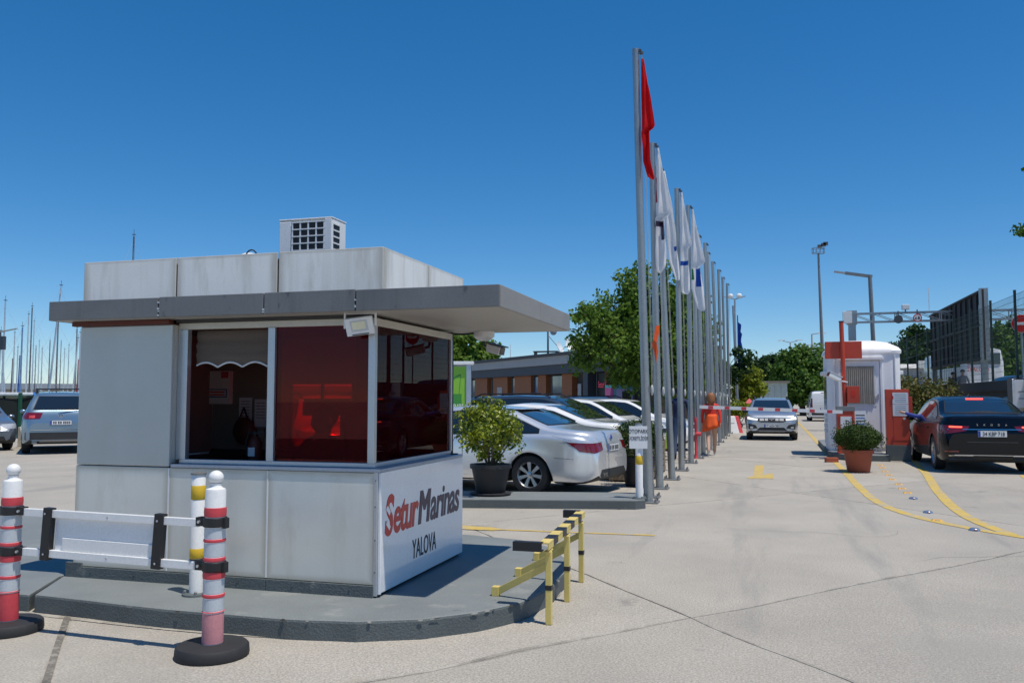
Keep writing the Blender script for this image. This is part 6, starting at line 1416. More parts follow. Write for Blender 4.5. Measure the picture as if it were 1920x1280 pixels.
# ------------------------------------------------------------ trees
c0 = H(1222, 33)
def lob(px_, py, dep, r): q = W(px_, py, dep); return (q.x - c0.x, q.y - c0.y, q.z, r)
tree('plane_tree', 'broad green plane tree behind the flagpoles', c0, 2.3, [lob(1120, 610, 32.5, .95), lob(1105, 660, 32.5, .85), lob(1160, 590, 33, 1.1), lob(1165, 650, 32, 1.1), lob(1190, 540, 33, .8), lob(1215, 580, 33.5, 1.2), lob(1215, 650, 32, 1.3), lob(1262, 600, 33, 1.1), lob(1270, 655, 33, 1.2), lob(1255, 545, 33.5, .75), lob(1305, 630, 33.5, .85), lob(1300, 570, 34, .6), lob(1322, 600, 34, .4), lob(1180, 690, 32.5, .9), lob(1245, 700, 33, 1.0), lob(1090, 585, 32.6, .35), lob(1200, 505, 33, .3), lob(1252, 505, 33.5, .3), lob(1318, 655, 34, .6), lob(1308, 700, 34, .7), lob(1285, 715, 33.5, .8), lob(1328, 620, 34.2, .35), lob(1078, 640, 32.5, .35)], 'leaf_plane', 3, 1.25, .15, None, .16, .36, sparse=.95)
c0 = H(872, 62); tree('far_tree', 'light green tree rising behind the shop roof beside the security camera', c0, 2.5, [lob(855, 670, 62, 1.6), lob(885, 672, 62, 1.7), lob(905, 682, 62, 1.2), lob(860, 650, 62, .8), lob(905, 655, 62, .6), lob(880, 690, 62, 1.6)], 'leaf_plane', 4, .9, .42, None, .18, .7)
c0 = H(1440, 88); tree('far_tree', 'dark round tree left of the pair beyond the gate', c0, 2., [lob(1435, 700, 88, 2.0), lob(1415, 715, 88, 1.6), lob(1455, 695, 88, 1.8), lob(1440, 730, 88, 2.2), lob(1470, 725, 86, 1.8), lob(1400, 735, 90, 1.4)], 'leaf_dark', 12, 1.5, .34, None, .25, .75, sparse=1.2)
c0 = H(1505, 80); tree('far_tree', 'dense green tree right of the pair beyond the gate, beside the booth', c0, 2., [lob(1495, 690, 80, 2.0), lob(1520, 685, 80, 2.0), lob(1480, 715, 80, 1.9), lob(1530, 715, 80, 2.0), lob(1505, 730, 79, 2.4), lob(1545, 705, 80, 1.7), lob(1500, 670, 80, .9)], 'leaf_mid', 13, 1.5, .34, None, .25, .75, sparse=1.2)
c0 = H(1400, 52); tree('lime_bush', 'bright yellow-green bush right of the flagpoles', c0, .9, [lob(1388, 715, 52, .8), lob(1405, 705, 52, .85), lob(1412, 730, 52, .8), lob(1392, 740, 52, .8)], 'leaf_lime', 14, 1.4, .2, None, .08, .4)
c0 = H(1388, 45); tree('lime_bush', 'low yellow shrub at the foot of the far flagpole', c0, .25, [lob(1378, 765, 45, .4), lob(1392, 768, 45, .45), lob(1372, 775, 45, .3)], 'leaf_lime', 15, 2.2, .12, None, .04, .25)
c0 = H(1335, 47); tree('thin_tree', 'thin dark conifer rising among the farthest flagpoles', c0, 2.0, [lob(1395, 690, 47, .45), lob(1402, 672, 47, .3), lob(1345, 690, 47, .6), lob(1330, 720, 47, .7), lob(1370, 700, 47, .5), lob(1385, 660, 47, .2)], 'leaf_dark', 16, 1.2, .22, None, .08, .4)
c0 = H(1885, 62); tree('far_tree', 'bushy green tree behind the bus at the right edge', c0, 1.5, [lob(1880, 650, 62, 1.6), lob(1900, 640, 62, 1.7), lob(1865, 670, 62, 1.4), lob(1915, 660, 62, 1.8), lob(1890, 690, 60, 1.8), lob(1868, 630, 62, .5), lob(1930, 680, 62, 1.6)], 'leaf_mid', 17, 1.5, .3, None, .2, .65, sparse=1.2)
for i, (px_, py, lb) in enumerate(((1700, 660, 'far dark tree on the hill at the left end of the green fence'), (1735, 645, 'far dark tree on the hill behind the fence beside the billboard'), (1780, 650, 'far dark tree on the hill hidden behind the billboard'))):
    c0 = H(px_, 120); tree('hill_tree', lb, c0, 3., [lob(px_, py + 10, 120, 3.), lob(px_ - 25, py + 25, 120, 2.6), lob(px_ + 22, py + 20, 120, 2.8), lob(px_, py + 45, 118, 3.6), lob(px_ + 10, py - 5, 120, 1.6)], 'leaf_dark', 20 + i, 1.2, .5, 'dark trees on the far hill', .3, 1.1, sparse=1.1)
c0 = H(2040, 26); tree('roadside_tree', 'tree beyond the right edge whose branch tips hang into view', c0, 3.5, [lob(2030, 300, 26, 1.1), lob(2010, 430, 26, .7), lob(2050, 500, 26, 1.1), lob(1934, 433, 26, .14), lob(1917, 433, 26, .08), lob(1935, 316, 26, .12), lob(1962, 432, 26, .3), lob(1968, 330, 26, .3)], 'leaf_mid', 30, 1.6, .13, None, .14, .32)
def hedge(name, label, pts, r, n, size, lm, seed, zc, sq=(1, 1, 1)):
    rng = random.Random(seed); t = thing(name, label, 'hedge', (pts[0][0], pts[0][1], 0)); mb = MB(); st = MB()
    for (x, y) in pts:
        for _ in range(3):
            leaves(mb, (x - pts[0][0] + rng.uniform(-.2, .2), y - pts[0][1] + rng.uniform(-.2, .2), zc * rng.uniform(.8, 1.1)), r * rng.uniform(.8, 1.1), n, size, rng, sq, .3)
        st.tube((x - pts[0][0], y - pts[0][1], 0), (x - pts[0][0], y - pts[0][1], zc), .04, .02, 6)
    mb.build('foliage', lm, t); st.build('stems', 'bark', t); return t
hp = [H(1700, 31), H(1722, 30.5), H(1745, 30), H(1762, 31), H(1690, 33)]
hedge('photinia_hedge', 'red-tipped photinia hedge between the booth and the black saloon', [(p.x, p.y) for p in hp], .72, 420, .13, 'leaf_photinia', 31, 1.45, (1, 1, 1.25))
hedge('photinia_hedge', 'dark lower hedge behind the ticket machine and the driver arm', [(p.x, p.y) for p in [H(1700, 28.5), H(1718, 28.3), H(1735, 28.6)]], .5, 330, .11, 'leaf_box', 32, .65, (1, 1, 1.2))

# ------------------------------------------------------------ pale buildings behind the poles
q = H(1318, 66); t = thing('pale_building', 'pale beige building glimpsed between the flagpoles', 'building', (q.x, q.y, 0), R(12))
MB().box(-1.6, 1.3, 0, 8, 0, zat(668, 66)).build('wall', 'wall_white', t); MB().box(-1.8, 1.5, -.2, 8.2, zat(668, 66), zat(668, 66) + .25).build('roof_edge', 'wall_white', t)
for x in (-1.2, -.2, .6): w_ = MB().box(x, x + .5, -.03, -.001, 1.2, 3.4).build('window', 'window_glass', t); MB().box(x - .05, x + .55, -.06, -.031, 1.1, 1.2).build('window_sill', 'wall_white', w_)
q = H(1092, 75); t = thing('pale_building', 'pale block showing above the shop roof left of the tree', 'building', (q.x, q.y, 0), R(12))
MB().box(-.8, 5, 0, 8, 0, zat(640, 75)).build('wall', 'wall_white', t); MB().box(-1., 5.2, -.2, 8, zat(640, 75), zat(640, 75) + .2).build('roof_edge', 'wall_white', t)
q = H(1452, 68); t = thing('garden_shed', 'pale green shed with brown roof under the far trees', 'shed', (q.x, q.y, 0), R(5))
MB().box(-.9, 1.0, 0, 2, 0, zat(718, 68)).build('wall', 'wall_pale_green', t); MB().box(-1.1, 1.2, -.2, 2.2, zat(718, 68), zat(714, 68)).build('roof', 'shutter_roof', t)
for x in (-.5, 0, .5): MB().box(x, x + .03, -.02, -.001, 0, 2.6).build('panel_joint', 'render_grey', t)
MB().box(-.9, -.8, -.04, -.001, 0, 2.7).build('corner_board', 'brown_red', t)
q = H(1405, 50); t = thing('red_bin', 'red litter bin beside the lime bush', 'bin', (q.x, q.y, 0))
MB().add([(-.22, -.2, 0), (.22, -.2, 0), (.22, .2, 0), (-.22, .2, 0), (-.28, -.25, 1.25), (.28, -.25, 1.25), (.28, .25, 1.25), (-.28, .25, 1.25)], [(3, 2, 1, 0), (0, 1, 5, 4), (1, 2, 6, 5), (2, 3, 7, 6), (3, 0, 4, 7)]).build('bin', 'red_band', t); MB().add([(-.3, -.27, 1.25), (.3, -.27, 1.25), (.3, .27, 1.25), (-.3, .27, 1.25), (0, 0, 1.55)], [(0, 1, 4), (1, 2, 4), (2, 3, 4), (3, 0, 4)]).build('lid', 'red_band', t)

# ------------------------------------------------------------ right side: raised street, wall, fence, billboard, gantry
FX = 7.55
MB().box(FX + .25, 60, 22, 140, -.5, 1.02).build('raised_street', 'concrete', kind='structure')
t = thing('retaining_wall', 'dark low retaining wall below the green mesh fence', 'wall', (FX, 29, 0))
MB().box(FX - .12, FX + .25, 27.5, 100, 0, 1.75).build('wall_core', 'wall_dark', t, True); MB().box(FX - .2, FX + .3, 27.45, 100, 1.75, 2.1).build('coping', 'wall_dark', t, True, bevel=.02)
rng = random.Random(2)
for i in range(26):
    y = 27.6 + i * .55; z = rng.uniform(.9, 1.45); MB().ball((FX - .16, y, z), .2, 8, 6, 0, (.6, rng.uniform(1, 1.6), rng.uniform(.5, .8))).build('stone', 'stone_light', t, True, smooth=True)
t = thing('mesh_fence', 'dark green mesh fence with posts along the raised street', 'fence', (FX, 29, 1.9))
fz = 4.72; ys = [26.7 + 2.95 * i for i in range(17)]
for y in ys: MB().box(FX - .035, FX + .035, y - .03, y + .03, 2.08, fz + .15).build('post', 'fence_green', t, True)
for y0, y1 in zip(ys, ys[1:]):
    wr = MB(); near = y0 < 37
    for k in range(14 if near else 6): z = 2.2 + (fz - 2.2) * k / (13 if near else 5); wr.bar((FX, y0 + .03, z), (FX, y1 - .03, z), .009 if near else .014)
    for k in range(1, 24 if near else 8): y = y0 + (y1 - y0) * k / (24 if near else 8); wr.bar((FX + .007, y, 2.15), (FX + .007, y, fz), .007 if near else .012)
    wr.build('mesh_panel', 'fence_green', t, True)
# billboard seen from behind
t = thing('billboard', 'large dark billboard seen from behind, standing over the fence', 'billboard', (8.35, 37.2, 1.0))
yn, yf = 37.0, 47.8; X_ = 8.35
zn0, zn1 = 3.03, 5.78
MB().box(X_, X_ + .1, yn, yf, zn0, zn1).build('panel', 'board_back', t, True)
for i in range(12): y = yn + (yf - yn) * i / 11; MB().box(X_ - .07, X_ - .001, y - .03, y + .03, zn0, zn1).build('stiffener', 'board_back', t, True)
for z in (zn0 + .05, (zn0 + zn1) / 2, zn1 - .05): MB().box(X_ - .12, X_ - .071, yn, yf, z - .04, z + .04).build('cross_rail', 'board_back', t, True)
MB().box(X_ - .15, X_ + .15, yn - .02, yn + .14, zn0 - .02, zn1 + .04).build('end_frame', 'galv', t, True); MB().box(X_ - .12, X_ + .1, yn + .15, yn + .38, 1.0, zn1 - .6).build('post', 'galv', t, True); MB().box(X_ - .1, X_ + .1, yf - .5, yf - .3, 1.0, zn0).build('post', 'steel_dark', t, True)
# gantry
gL = H(1601, 40); zt_, zb_ = zat(588, 40), zat(604, 40)
t = thing('sign_gantry', 'light steel gantry truss with cameras spanning the road', 'gantry', (gL.x, gL.y, 0))
dv = Vector((1, .0, 0)); wdt = 11.5
MB().box(-.16, .16, -.16, .16, 0, zb_).box(-.22, .22, -.2, .2, zb_ - .1, zt_ + .15).build('post', 'galv', t); MB().box(wdt - .16, wdt + .16, -.16, .16, 0, zt_).build('post', 'galv', t)
for y_ in (-.25, .25):
    MB().bar((-.3, y_, zt_), (wdt, y_, zt_), .055).bar((-.3, y_, zb_), (wdt, y_, zb_), .055).build('chord', 'galv', t)
    for i in range(12): MB().bar((i * .95, y_, zb_), (i * .95, y_, zt_), .04).bar((i * .95, y_, zt_), ((i + 1) * .95, y_, zb_), .03).build('brace', 'galv', t)
MB().box(-.42, -.02, -.35, -.16, zb_ - .05, zt_ + .1).build('control_box', 'white_plastic', t, bevel=.01)
for x in (2.3, 4.7, 7.5): o_ = MB().box(x - .16, x + .16, -.4, -.1, zt_ + .12, zt_ + .34).build('camera', 'white_plastic', t, bevel=.02); MB().bar((x, -.2, zt_), (x, -.2, zt_ + .14), .05).build('bracket', 'steel_dark', o_)
MB().bar((3.3, -.2, zt_), (3.3, -.2, zt_ + 1.1), .03).build('antenna', 'white_plastic', t)
def disc(name, lb, loc, r, m_back, face=None):
    t = thing(name, lb, 'sign', loc)
    MB().lathe([(r, 0), (r, .03)], 28).xf(Matrix.Rotation(R(90), 4, 'X')).build('plate', m_back, t)
    MB().bar((0, .02, -r * .6), (0, .02, r + .2), .05, .02).build('bracket', 'steel_dark', t)
    return t
q = H(1682, 40.2); disc('round_sign', 'grey round sign seen from behind hanging on the gantry', (q.x, gL.y - .35, zat(602, 40.2)), .19, 'steel_dark')
q = H(1714, 40.4); t = disc('round_sign', 'red ringed round weight limit sign hanging on the gantry', (q.x, gL.y - .35, zat(601, 40.4)), .19, 'logo_red')
MB().lathe([(.145, 0), (.145, .004)], 28).xf(Matrix.Translation((0, -.031, 0)) @ Matrix.Rotation(R(90), 4, 'X')).build('face', 'plate_white', t); text_mesh('6', .19, FR((-.11, -.038, -.07)), 'lettering', 'ink', t); MB().box(.01, .10, -.038, -.036, -.06, -.01).box(.02, .09, -.038, -.036, .0, .06).build('pictogram', 'ink', t)
# no entry sign and white board at the right edge
q = H(1921, 29); t = thing('no_entry_sign', 'red round no entry sign on a post at the right edge', 'sign', (q.x, q.y, 0))
MB().tube((0, .04, 0), (0, .04, zat(590, 29)), .035).build('post', 'galv', t)
zc_ = zat(606, 29)
pl = MB().lathe([(.30, 0), (.30, .012)], 32).xf(Matrix.Translation((0, 0, zc_)) @ Matrix.Rotation(R(90), 4, 'X')).build('plate', 'flag_red', t); MB().box(-.22, .22, -.016, -.0125, zc_ - .05, zc_ + .05).build('bar', 'plate_white', pl); MB().lathe([(.315, 0), (.315, .006)], 32).xf(Matrix.Translation((0, .008, zc_)) @ Matrix.Rotation(R(90), 4, 'X')).build('rim', 'plate_white', pl)
q = H(1899, 25); t = thing('white_board', 'white board on dark posts behind the black saloon at the right edge', 'board', (q.x, q.y, 0))
MB().box(0, 1.3, 0, .05, zat(764, 25), zat(712, 25)).build('panel', 'white_plastic', t, bevel=.005); MB().box(-.12, -.005, 0, .06, 0, zat(709, 25)).box(1.305, 1.4, 0, .06, 0, zat(711, 25)).build('post', 'steel_dark', t)
for z in (734, 747): MB().box(.15, .8, -.006, -.001, zat(z, 25) - .012, zat(z, 25) + .012).build('mark', 'steel_grey', t)
q = H(1916, 29.3); t = thing('mesh_gate', 'spiked mesh gate panel on top of the wall right of the billboard', 'gate', (9.0, 31.5, 1.0))
gm = MB(); zt2, zb2 = zat(577, 31.5), zat(607, 31.5)
for i in range(40): x = .0 + i * .13; gm.bar((x, 0, zb2 - 1.0), (x, 0, zt2 - 1.0 + .12), .018)
for z in (zb2 - 1, (zb2 + zt2) / 2 - 1, zt2 - 1): gm.bar((0, .01, z), (5.1, .01, z), .03)
gm.bar((.2, .02, zb2 - 1), (1.9, .02, zt2 - 1), .03); gm.build('spiked_panel', 'fence_green', t); MB().box(1.95, 2.07, -.06, .06, 0, zt2 - .9).box(-.06, .06, -.06, .06, 0, zt2 - .9).build('post', 'fence_green', t)
# bus, dark car, men behind the fence
q = H(1847, 55); bf = Vector((math.sin(R(-3)), math.cos(R(-3)), 0)); q = q + bf * 5.5; t = thing('coach_bus', 'white coach parked behind the mesh fence with red lettering', 'bus', (q.x, q.y, 1.02), R(93))
# local +X is the coach's front (away from the road); its rear faces the camera
Lb, Wb, Hb = 11., 2.5, 3.75
loft_ = [(Lb / 2, Wb / 2, .3, .35), (Lb / 2, Wb / 2, .3, 1.6), (Lb / 2 - .04, Wb / 2 - .02, .3, 2.9), (Lb / 2 - .15, Wb / 2 - .12, .3, Hb - .1), (Lb / 2 - .4, Wb / 2 - .35, .3, Hb)]
loft(loft_).build('body', 'bus_white', t, smooth=True)
MB().box(-Lb / 2 - .02, -Lb / 2 + .1, -Wb / 2 + .25, Wb / 2 - .25, 2.72, 3.45).build('rear_window', 'auto_glass', t, bevel=.05)
for s in (-1, 1):
    for i in range(6): MB().box(-Lb / 2 + .6 + i * 1.65, -Lb / 2 + 2.15 + i * 1.65, s * (Wb / 2 - .06) - .03, s * (Wb / 2 - .06) + .045, 1.8, 2.85).build('side_window', 'auto_glass', t)
    for x in (-3.2, 3.6): MB().lathe([(.48, -.14), (.5, -.1), (.5, .1), (.48, .14)], 20).xf(Matrix.Translation((x, s * (Wb / 2 - .16), .5)) @ Matrix.Rotation(R(90), 4, 'X')).build('wheel', 'tyre', t)
    MB().box(-Lb / 2 - .015, -Lb / 2 + .05, s * 1.0 - .12, s * 1.0 + .12, .75, 1.15).build('tail_light', 'lamp_red', t)
text_mesh('İYALOVA', .40, frame((-Lb / 2 - .012, 1.0, 2.26), (0, -1, 0), (0, 0, 1), (-1, 0, 0)), 'lettering', 'logo_red', t, sx=.78)
text_mesh('GÜRSELLER', .5, frame((-Lb / 2 + 4.6, Wb / 2 + .006, 1.1), (-1, 0, 0), (0, 0, 1), (0, 1, 0)), 'lettering', 'logo_red', t, sx=.8) if False else None
q = H(1905, 40); nose_car('navy_car', 'dark blue car behind the wall at the right edge', (q.x, q.y, 1.02), R(200), 'navy', LOWSUV, 4.75, 1.86, 1.60, 1.45, -1.40, False, .10, .335, group='cars behind the mesh fence', side=(-1.95, 1.0, [-1.2, -.1]))
J, r_, e_ = standing(0., (.2, .2), .12, 1.72)
t = person('person', 'man in a light shirt leaning by the fence in front of the coach', (H(1806, 36).x, H(1806, 36).y, 1.02), R(175), J, r_, e_, regions(False, True), ['cloth_grey', 'cloth_jeans', 'skin_tan', 'cloth_black']); hair(t, (0, .1, 1.655), .095, 'hair_dark', (.98, 1.02, .75), 0)
J, r_, e_ = standing(0., (.4, .1), .05, 1.62)
t = person('person', 'person in dark clothes beside the man in the light shirt', (H(1788, 36.4).x, H(1788, 36.4).y, 1.02), R(195), J, r_, e_, regions(False, True), ['cloth_black', 'cloth_black', 'skin_tan', 'cloth_black']); hair(t, (0, .03, 1.56), .097, 'hair_dark', (.98, 1.02, .85), 0)
# far industrial shed beyond the fence
q = H(1730, 75); t = thing('white_hall', 'pale hall with white roof beyond the left end of the fence', 'building', (q.x, q.y, 0), R(10))
MB().box(-3.5, 3.2, 0, 10, 0, zat(690, 75)).build('wall', 'render_grey', t); MB().add([(-3.7, -.3, zat(690, 75)), (3.4, -.3, zat(690, 75)), (3.4, 10, zat(674, 75)), (-3.7, 10, zat(674, 75))], [(0, 1, 2, 3)]).box(-.3, 3.4, -.3, 0, zat(690, 75), zat(676, 75)).build('roof', 'wall_white', t)
for x in (-2.8, -1.2, .4, 2.): MB().box(x, x + .9, -.05, -.001, 2.2, 3.4).build('window', 'window_glass', t)

# ------------------------------------------------------------ lamps and masts
q = H(1546, 85); t = thing('floodlight_mast', 'tall floodlight mast with basket head left of the booth', 'light mast', q)
hm_ = zat(472, 85); MB().tube((0, 0, 0), (-.25, 0, hm_), .22, .10, 12).build('mast', 'steel_grey', t, smooth=True)
bk = MB()
for z in (hm_, hm_ + .5):
    for i in range(10): a0, a1 = i * .628, (i + 1) * .628; bk.bar((-.25 + .6 * math.cos(a0), .6 * math.sin(a0), z), (-.25 + .6 * math.cos(a1), .6 * math.sin(a1), z), .05)
for i in range(10): bk.bar((-.25 + .6 * math.cos(i * .628), .6 * math.sin(i * .628), hm_), (-.25 + .6 * math.cos(i * .628), .6 * math.sin(i * .628), hm_ + .5), .04)
bk.build('basket', 'steel_grey', t)
for x, z in ((-.1, .5), (.25, .65), (.45, .75)): MB().box(x - .22, x + .22, -.3, .05, hm_ + z, hm_ + z + .32).build('floodlight', 'steel_dark', t)
q = H(1644, 45); t = thing('street_lamp', 'grey street lamp with one long arm above the booth', 'street lamp', q)
hz = zat(515, 45); MB().tube((0, 0, 0), (-.17, 0, hz), .13, .10, 12).build('pole', 'steel_grey', t, smooth=True); MB().bar((-.05, 0, hz - .05), (-1.4, 0, zat(508, 45)), .12, .16).build('arm', 'steel_grey', t); MB().bar((-1.4, 0, zat(508, 45)), (-1.95, 0, zat(504.5, 45)), .22, .08).build('lamp_head', 'render_grey', t)
for px_, py, dep, lb, kind in ((1525, 626, 110, 'thin far lamp with a single head bent right', 0), (1484, 642, 130, 'far double-headed lamp above the trees', 1), (1536, 650, 130, 'far double-headed lamp just left of the booth', 1), (1381, 560, 90, 'far lamp with twin white floodlights beyond the blue flag', 2)):
    q = H(px_, dep); t = thing('street_lamp', lb, 'street lamp', q, 0, 'far lamps beyond the gate'); hz = zat(py, dep)
    MB().tube((0, 0, 0), (0, 0, hz), .14, .09, 8).build('pole', 'render_grey', t)
    if kind == 0: MB().bar((0, 0, hz), (1.0, 0, hz + .1), .1).build('arm', 'render_grey', t); MB().box(.7, 1.7, -.12, .12, hz + .05, hz + .2).build('lamp_head', 'white_paint', t)
    else:
        MB().bar((-1.1, 0, hz + .3), (0, 0, hz), .1).bar((0, 0, hz), (1.1, 0, hz + .3), .1).build('arm', 'render_grey', t)
        for s in (-1, 1): (MB().box(s * 1.3 - .5, s * 1.3 + .5, -.15, .15, hz + .3, hz + .42) if kind == 1 else MB().ball((s * .45, 0, hz + .35), .34, 10, 6, 0, (.9, .6, .8))).build('lamp_head', 'white_paint', t)

# ------------------------------------------------------------ marina at the left
MB().add([(*nm(37.8, -500), -1.0), (*nm(37.8, 5), -1.0), (*nm(1500, 5), -1.0), (*nm(1500, -500), -1.0)], [(3, 2, 1, 0)]).build('water', 'water', kind='structure')
MB().add([(*nm(38, -120), -.01), (*nm(38, 6), -.01), (*nm(38, 6), -2), (*nm(38, -120), -2)], [(0, 1, 2, 3)]).build('quay_wall', 'stone', kind='structure')
bwm = MB(); rng = random.Random(4)
for i in range(60):
    m0 = -140 + i * 5; n0 = 240; h = 4.6 + rng.uniform(-.25, .25)
    p0 = nm(n0, m0); p1 = nm(n0, m0 + 5.0); p2 = nm(n0 + 8, m0 + 5.0); p3 = nm(n0 + 8, m0)
    bwm.prism([p0, p1, p2, p3][::-1], -1.5, h)
bwm.build('breakwater', 'stone', kind='structure')
MB().prism([nm(238, -140), nm(238, 160), nm(239, 160), nm(239, -140)][::-1], 3.9, 5.3).build('breakwater_parapet', 'render_grey', kind='structure')
def sailboat(px_, ptop, dep, mm_, lb, cv=None, lean=0., furl=None):
    q = H(px_, dep); hz = zat(ptop, dep) + .4; rz_ = R(-44 + random.uniform(-8, 8) + 90)
    t = thing('sailboat', lb, 'sailboat', (q.x, q.y, -.4), rz_, 'sailboats moored in the marina')
    Lh = max(8., hz * .72); w_ = Lh * .15
    st = [(-.5, .72, .0), (-.3, .95, -.1), (0, 1., -.15), (.25, .72, -.05), (.42, .3, .1), (.5, .02, .25)]
    V = []
    for x, f, s in st:
        for y, z in ((f, .95 + s * .5), (f * .92, .4), (f * .45, -.35), (-f * .45, -.35), (-f * .92, .4), (-f, .95 + s * .5)): V.append((x * Lh, y * w_, z))
    F = [(i * 6 + j, i * 6 + j + 1, (i + 1) * 6 + j + 1, (i + 1) * 6 + j) for i in range(5) for j in range(5)] + [(i * 6 + 5, i * 6, (i + 1) * 6, (i + 1) * 6 + 5) for i in range(5)] + [(0, 1, 2, 3, 4, 5)]
    MB().add(V, F).build('hull', 'boat_white', t, smooth=True)
    cb_ = MB(); cb_.add([(-.15 * Lh, -w_ * .6, .9), (.2 * Lh, -w_ * .45, .9), (.2 * Lh, w_ * .45, .9), (-.15 * Lh, w_ * .6, .9), (-.13 * Lh, -w_ * .5, 1.4), (.14 * Lh, -w_ * .35, 1.35), (.14 * Lh, w_ * .35, 1.35), (-.13 * Lh, w_ * .5, 1.4)], [(4, 5, 6, 7), (0, 1, 5, 4), (1, 2, 6, 5), (2, 3, 7, 6), (3, 0, 4, 7)]); cb_.build('cabin', 'boat_white', t)
    MB().box(-.12 * Lh, .1 * Lh, -w_ * .56, w_ * .56, 1.08, 1.25).build('cabin_window', 'auto_glass', t)
    tp = (lean, 0, hz); MB().tube((0, 0, .9), tp, .085, .055, 8).build('mast', mm_, t, smooth=True)
    MB().tube((-.05, 0, 2.0), (-.38 * Lh, 0, 2.1), .09, .07, 8).build('boom', mm_, t)
    if cv: MB().tube((-.1, 0, 2.2), (-.37 * Lh, 0, 2.25), .22, .14, 8).build('sail_cover', cv, t)
    sp_ = MB()
    for f in ((.42, .75, .95) if hz > 9 else (.55,)): sp_.bar((lean * f, -.85 * (1.2 - f), hz * f), (lean * f, .85 * (1.2 - f), hz * f), .05, .03)
    sp_.build('spreader', 'mast_alu', t)
    ry = MB()
    for e in ((.49 * Lh, 0, 1.1), (-.49 * Lh, 0, 1.), (0, w_, 1.), (0, -w_, 1.)): ry.tube((lean, 0, hz * .98), e, .007, .007, 3)
    ry.build('rigging', 'rigging', t)
    if furl: MB().tube((-.16, 0, 2.2), (lean * .8 - .12, 0, hz * .7), .06, .04, 6).build('furled_sail', furl, t)
    MB().tube((lean, 0, hz), (lean, 0, hz + .5), .015).box(lean - .12, lean + .12, -.02, .02, hz + .1, hz + .16).build('masthead', 'steel_dark', t)
random.seed(21)
for a in ((3, 565, 66, 'mast_alu', 'sailboat with the tall thick mast at the left picture edge', 'canvas_blue'), (11, 622, 80, 'mast_alu', 'sailboat with a leaning white mast and red flag near the left edge', None, -.6), (23, 625, 92, 'mast_alu', 'sailboat with a thin grey mast left of the blue mast', 'canvas_brown', 0, 'canvas_brown'),
          (37, 613, 74, 'mast_blue', 'sailboat with the bright blue mast', 'canvas_blue', 0, 'canvas_blue'), (48, 590, 95, 'mast_alu', 'sailboat with a grey mast right of the blue mast', None), (54, 575, 88, 'mast_dark', 'sailboat with a chequered dark mast in the middle of the gap', 'canvas_red'),
          (59, 603, 120, 'mast_alu', 'sailboat with a short far mast right of the chequered mast', None), (88, 535, 66, 'mast_alu', 'sailboat with the tallest white mast passing the canopy corner', 'canvas_blue', .7), (90, 640, 110, 'mast_dark', 'sailboat with a dark mast close behind the tallest white mast', None),
          (104, 602, 76, 'mast_dark', 'sailboat with a brown mast right of the tallest white mast', 'canvas_brown'), (134, 635, 84, 'mast_alu', 'sailboat with a pale mast close to the kiosk wall', None, .4), (140, 615, 92, 'mast_dark', 'sailboat with a dark mast touching the kiosk wall', None), (147, 625, 80, 'mast_alu', 'sailboat with a red furled sail half hidden by the kiosk wall', 'canvas_red', 0, 'canvas_red'),
          (70, 640, 150, 'mast_alu', 'far sailboat with a faint mast in the middle of the gap', None), (118, 655, 150, 'mast_alu', 'far sailboat with a faint mast right of the brown mast', None), (242, 440, 60, 'mast_dark', 'sailboat whose mast head shows above the kiosk parapet', None)):
    sailboat(*a)
for i, (px_, py) in enumerate(((30, 652), (64, 650), (76, 655), (111, 640), (126, 648))):
    sailboat(px_, py, 105 + (i * 37) % 60, ('mast_alu', 'mast_dark')[i % 2], 'far sailboat, %s of the thin-masted far row counted from the left' % ords[i].replace('nearest', 'first'), None)
q = H(28, 55); t = thing('motor_yacht', 'white motor yacht with dark windows beyond the fence at the left edge', 'yacht', (q.x, q.y, -.5), R(46))
V = []
for x, f in ((-5, .9), (-2, 1.), (1.5, .95), (4, .55), (5.4, .05)):
    for y, z in ((1.6 * f, 1.6), (1.4 * f, .6), (.5 * f, -.3), (-.5 * f, -.3), (-1.4 * f, .6), (-1.6 * f, 1.6)): V.append((x, y, z + max(0, x) * .08))
MB().add(V, [(i * 6 + j, i * 6 + j + 1, (i + 1) * 6 + j + 1, (i + 1) * 6 + j) for i in range(4) for j in range(5)] + [(i * 6 + 5, i * 6, (i + 1) * 6, (i + 1) * 6 + 5) for i in range(4)] + [(0, 1, 2, 3, 4, 5)]).build('hull', 'boat_white', t, smooth=True)
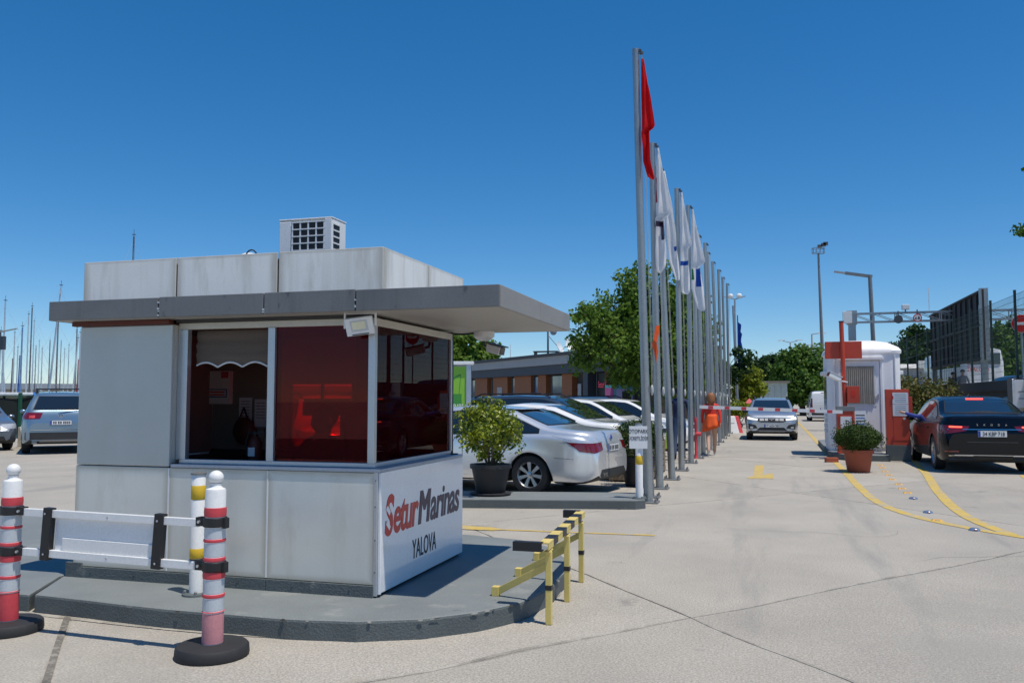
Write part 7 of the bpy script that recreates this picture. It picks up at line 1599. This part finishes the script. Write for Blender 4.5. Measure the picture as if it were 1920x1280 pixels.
MB().box(-4, 1.5, -1.2, 1.2, 1.5, 1.75).box(-4.2, 1.0, -1.3, 1.3, 2.25, 2.42).build('cabin', 'boat_white', t, bevel=.04); MB().box(-3.9, 1.2, -1.1, 1.1, 1.75, 2.25).build('cabin_window', 'auto_glass', t); MB().path([(-4, -1.2, 2.42), (-3.5, -1.1, 2.9), (-3.5, 1.1, 2.9), (-4, 1.2, 2.42)], .05).build('radar_arch', 'boat_white', t)
# fence with dark net before the boats
t = thing('marina_fence', 'green post fence with dark netting behind the parked cars at the left', 'fence', (H(38, 33).x, H(38, 33).y, 0))
fd_ = Vector((.71, .70, 0)); o0 = H(38, 33)
for i in range(-4, 8): p = o0 + fd_ * (i * 2.4); MB().box(p.x - .05, p.x + .05, p.y - .05, p.y + .05, 0, 1.75).build('post', 'green_metal', t, True)
for i in range(-4, 7):
    p, q_ = o0 + fd_ * (i * 2.4), o0 + fd_ * ((i + 1) * 2.4); off_ = Vector((-.70, .71, 0)) * .06
    nmb = MB(); V = []
    for k in range(9):
        for j, z in enumerate((.15, .6, 1.1, 1.55)): w__ = p.lerp(q_, k / 8) + off_ * (1 + .5 * math.sin(k * 1.3 + j)); V.append((w__.x, w__.y, z + (.06 * math.sin(k * .9 + i) if j == 3 else 0)))
    nmb.add(V, [(k * 4 + j, k * 4 + j + 1, k * 4 + j + 5, k * 4 + j + 4) for k in range(8) for j in range(3)]); nmb.build('netting', 'net_dark', t, True, smooth='all')
    MB().bar(p + Vector((0, 0, 1.62)), q_ + Vector((0, 0, 1.62)), .02).bar(p + Vector((0, 0, .3)), q_ + Vector((0, 0, .3)), .02).build('wire', 'green_metal', t, True)
q = G(30, 838); t = thing('brick_pier', 'short rough stone pier beside the dark silver car', 'pier', (q.x, q.y + .3, 0), R(20))
MB().box(-.14, .14, -.14, .14, 0, .62).build('pier', 'stone_light', t, bevel=.02)
q = H(0, 45); t = thing('street_lamp', 'street lamp at the left picture edge with a short flat arm', 'street lamp', (q.x, q.y, 0)); MB().tube((-.2, 0, 0), (-.2, 0, zat(618, 45)), .1, .07).build('pole', 'steel_dark', t); MB().bar((-.25, 0, zat(622, 45)), (.62, .3, zat(615, 45)), .16, .05).build('lamp_head', 'alu_cream', t); MB().box(-.25, .15, -.1, .1, zat(655, 45), zat(630, 45)).build('speaker_box', 'steel_dark', t)
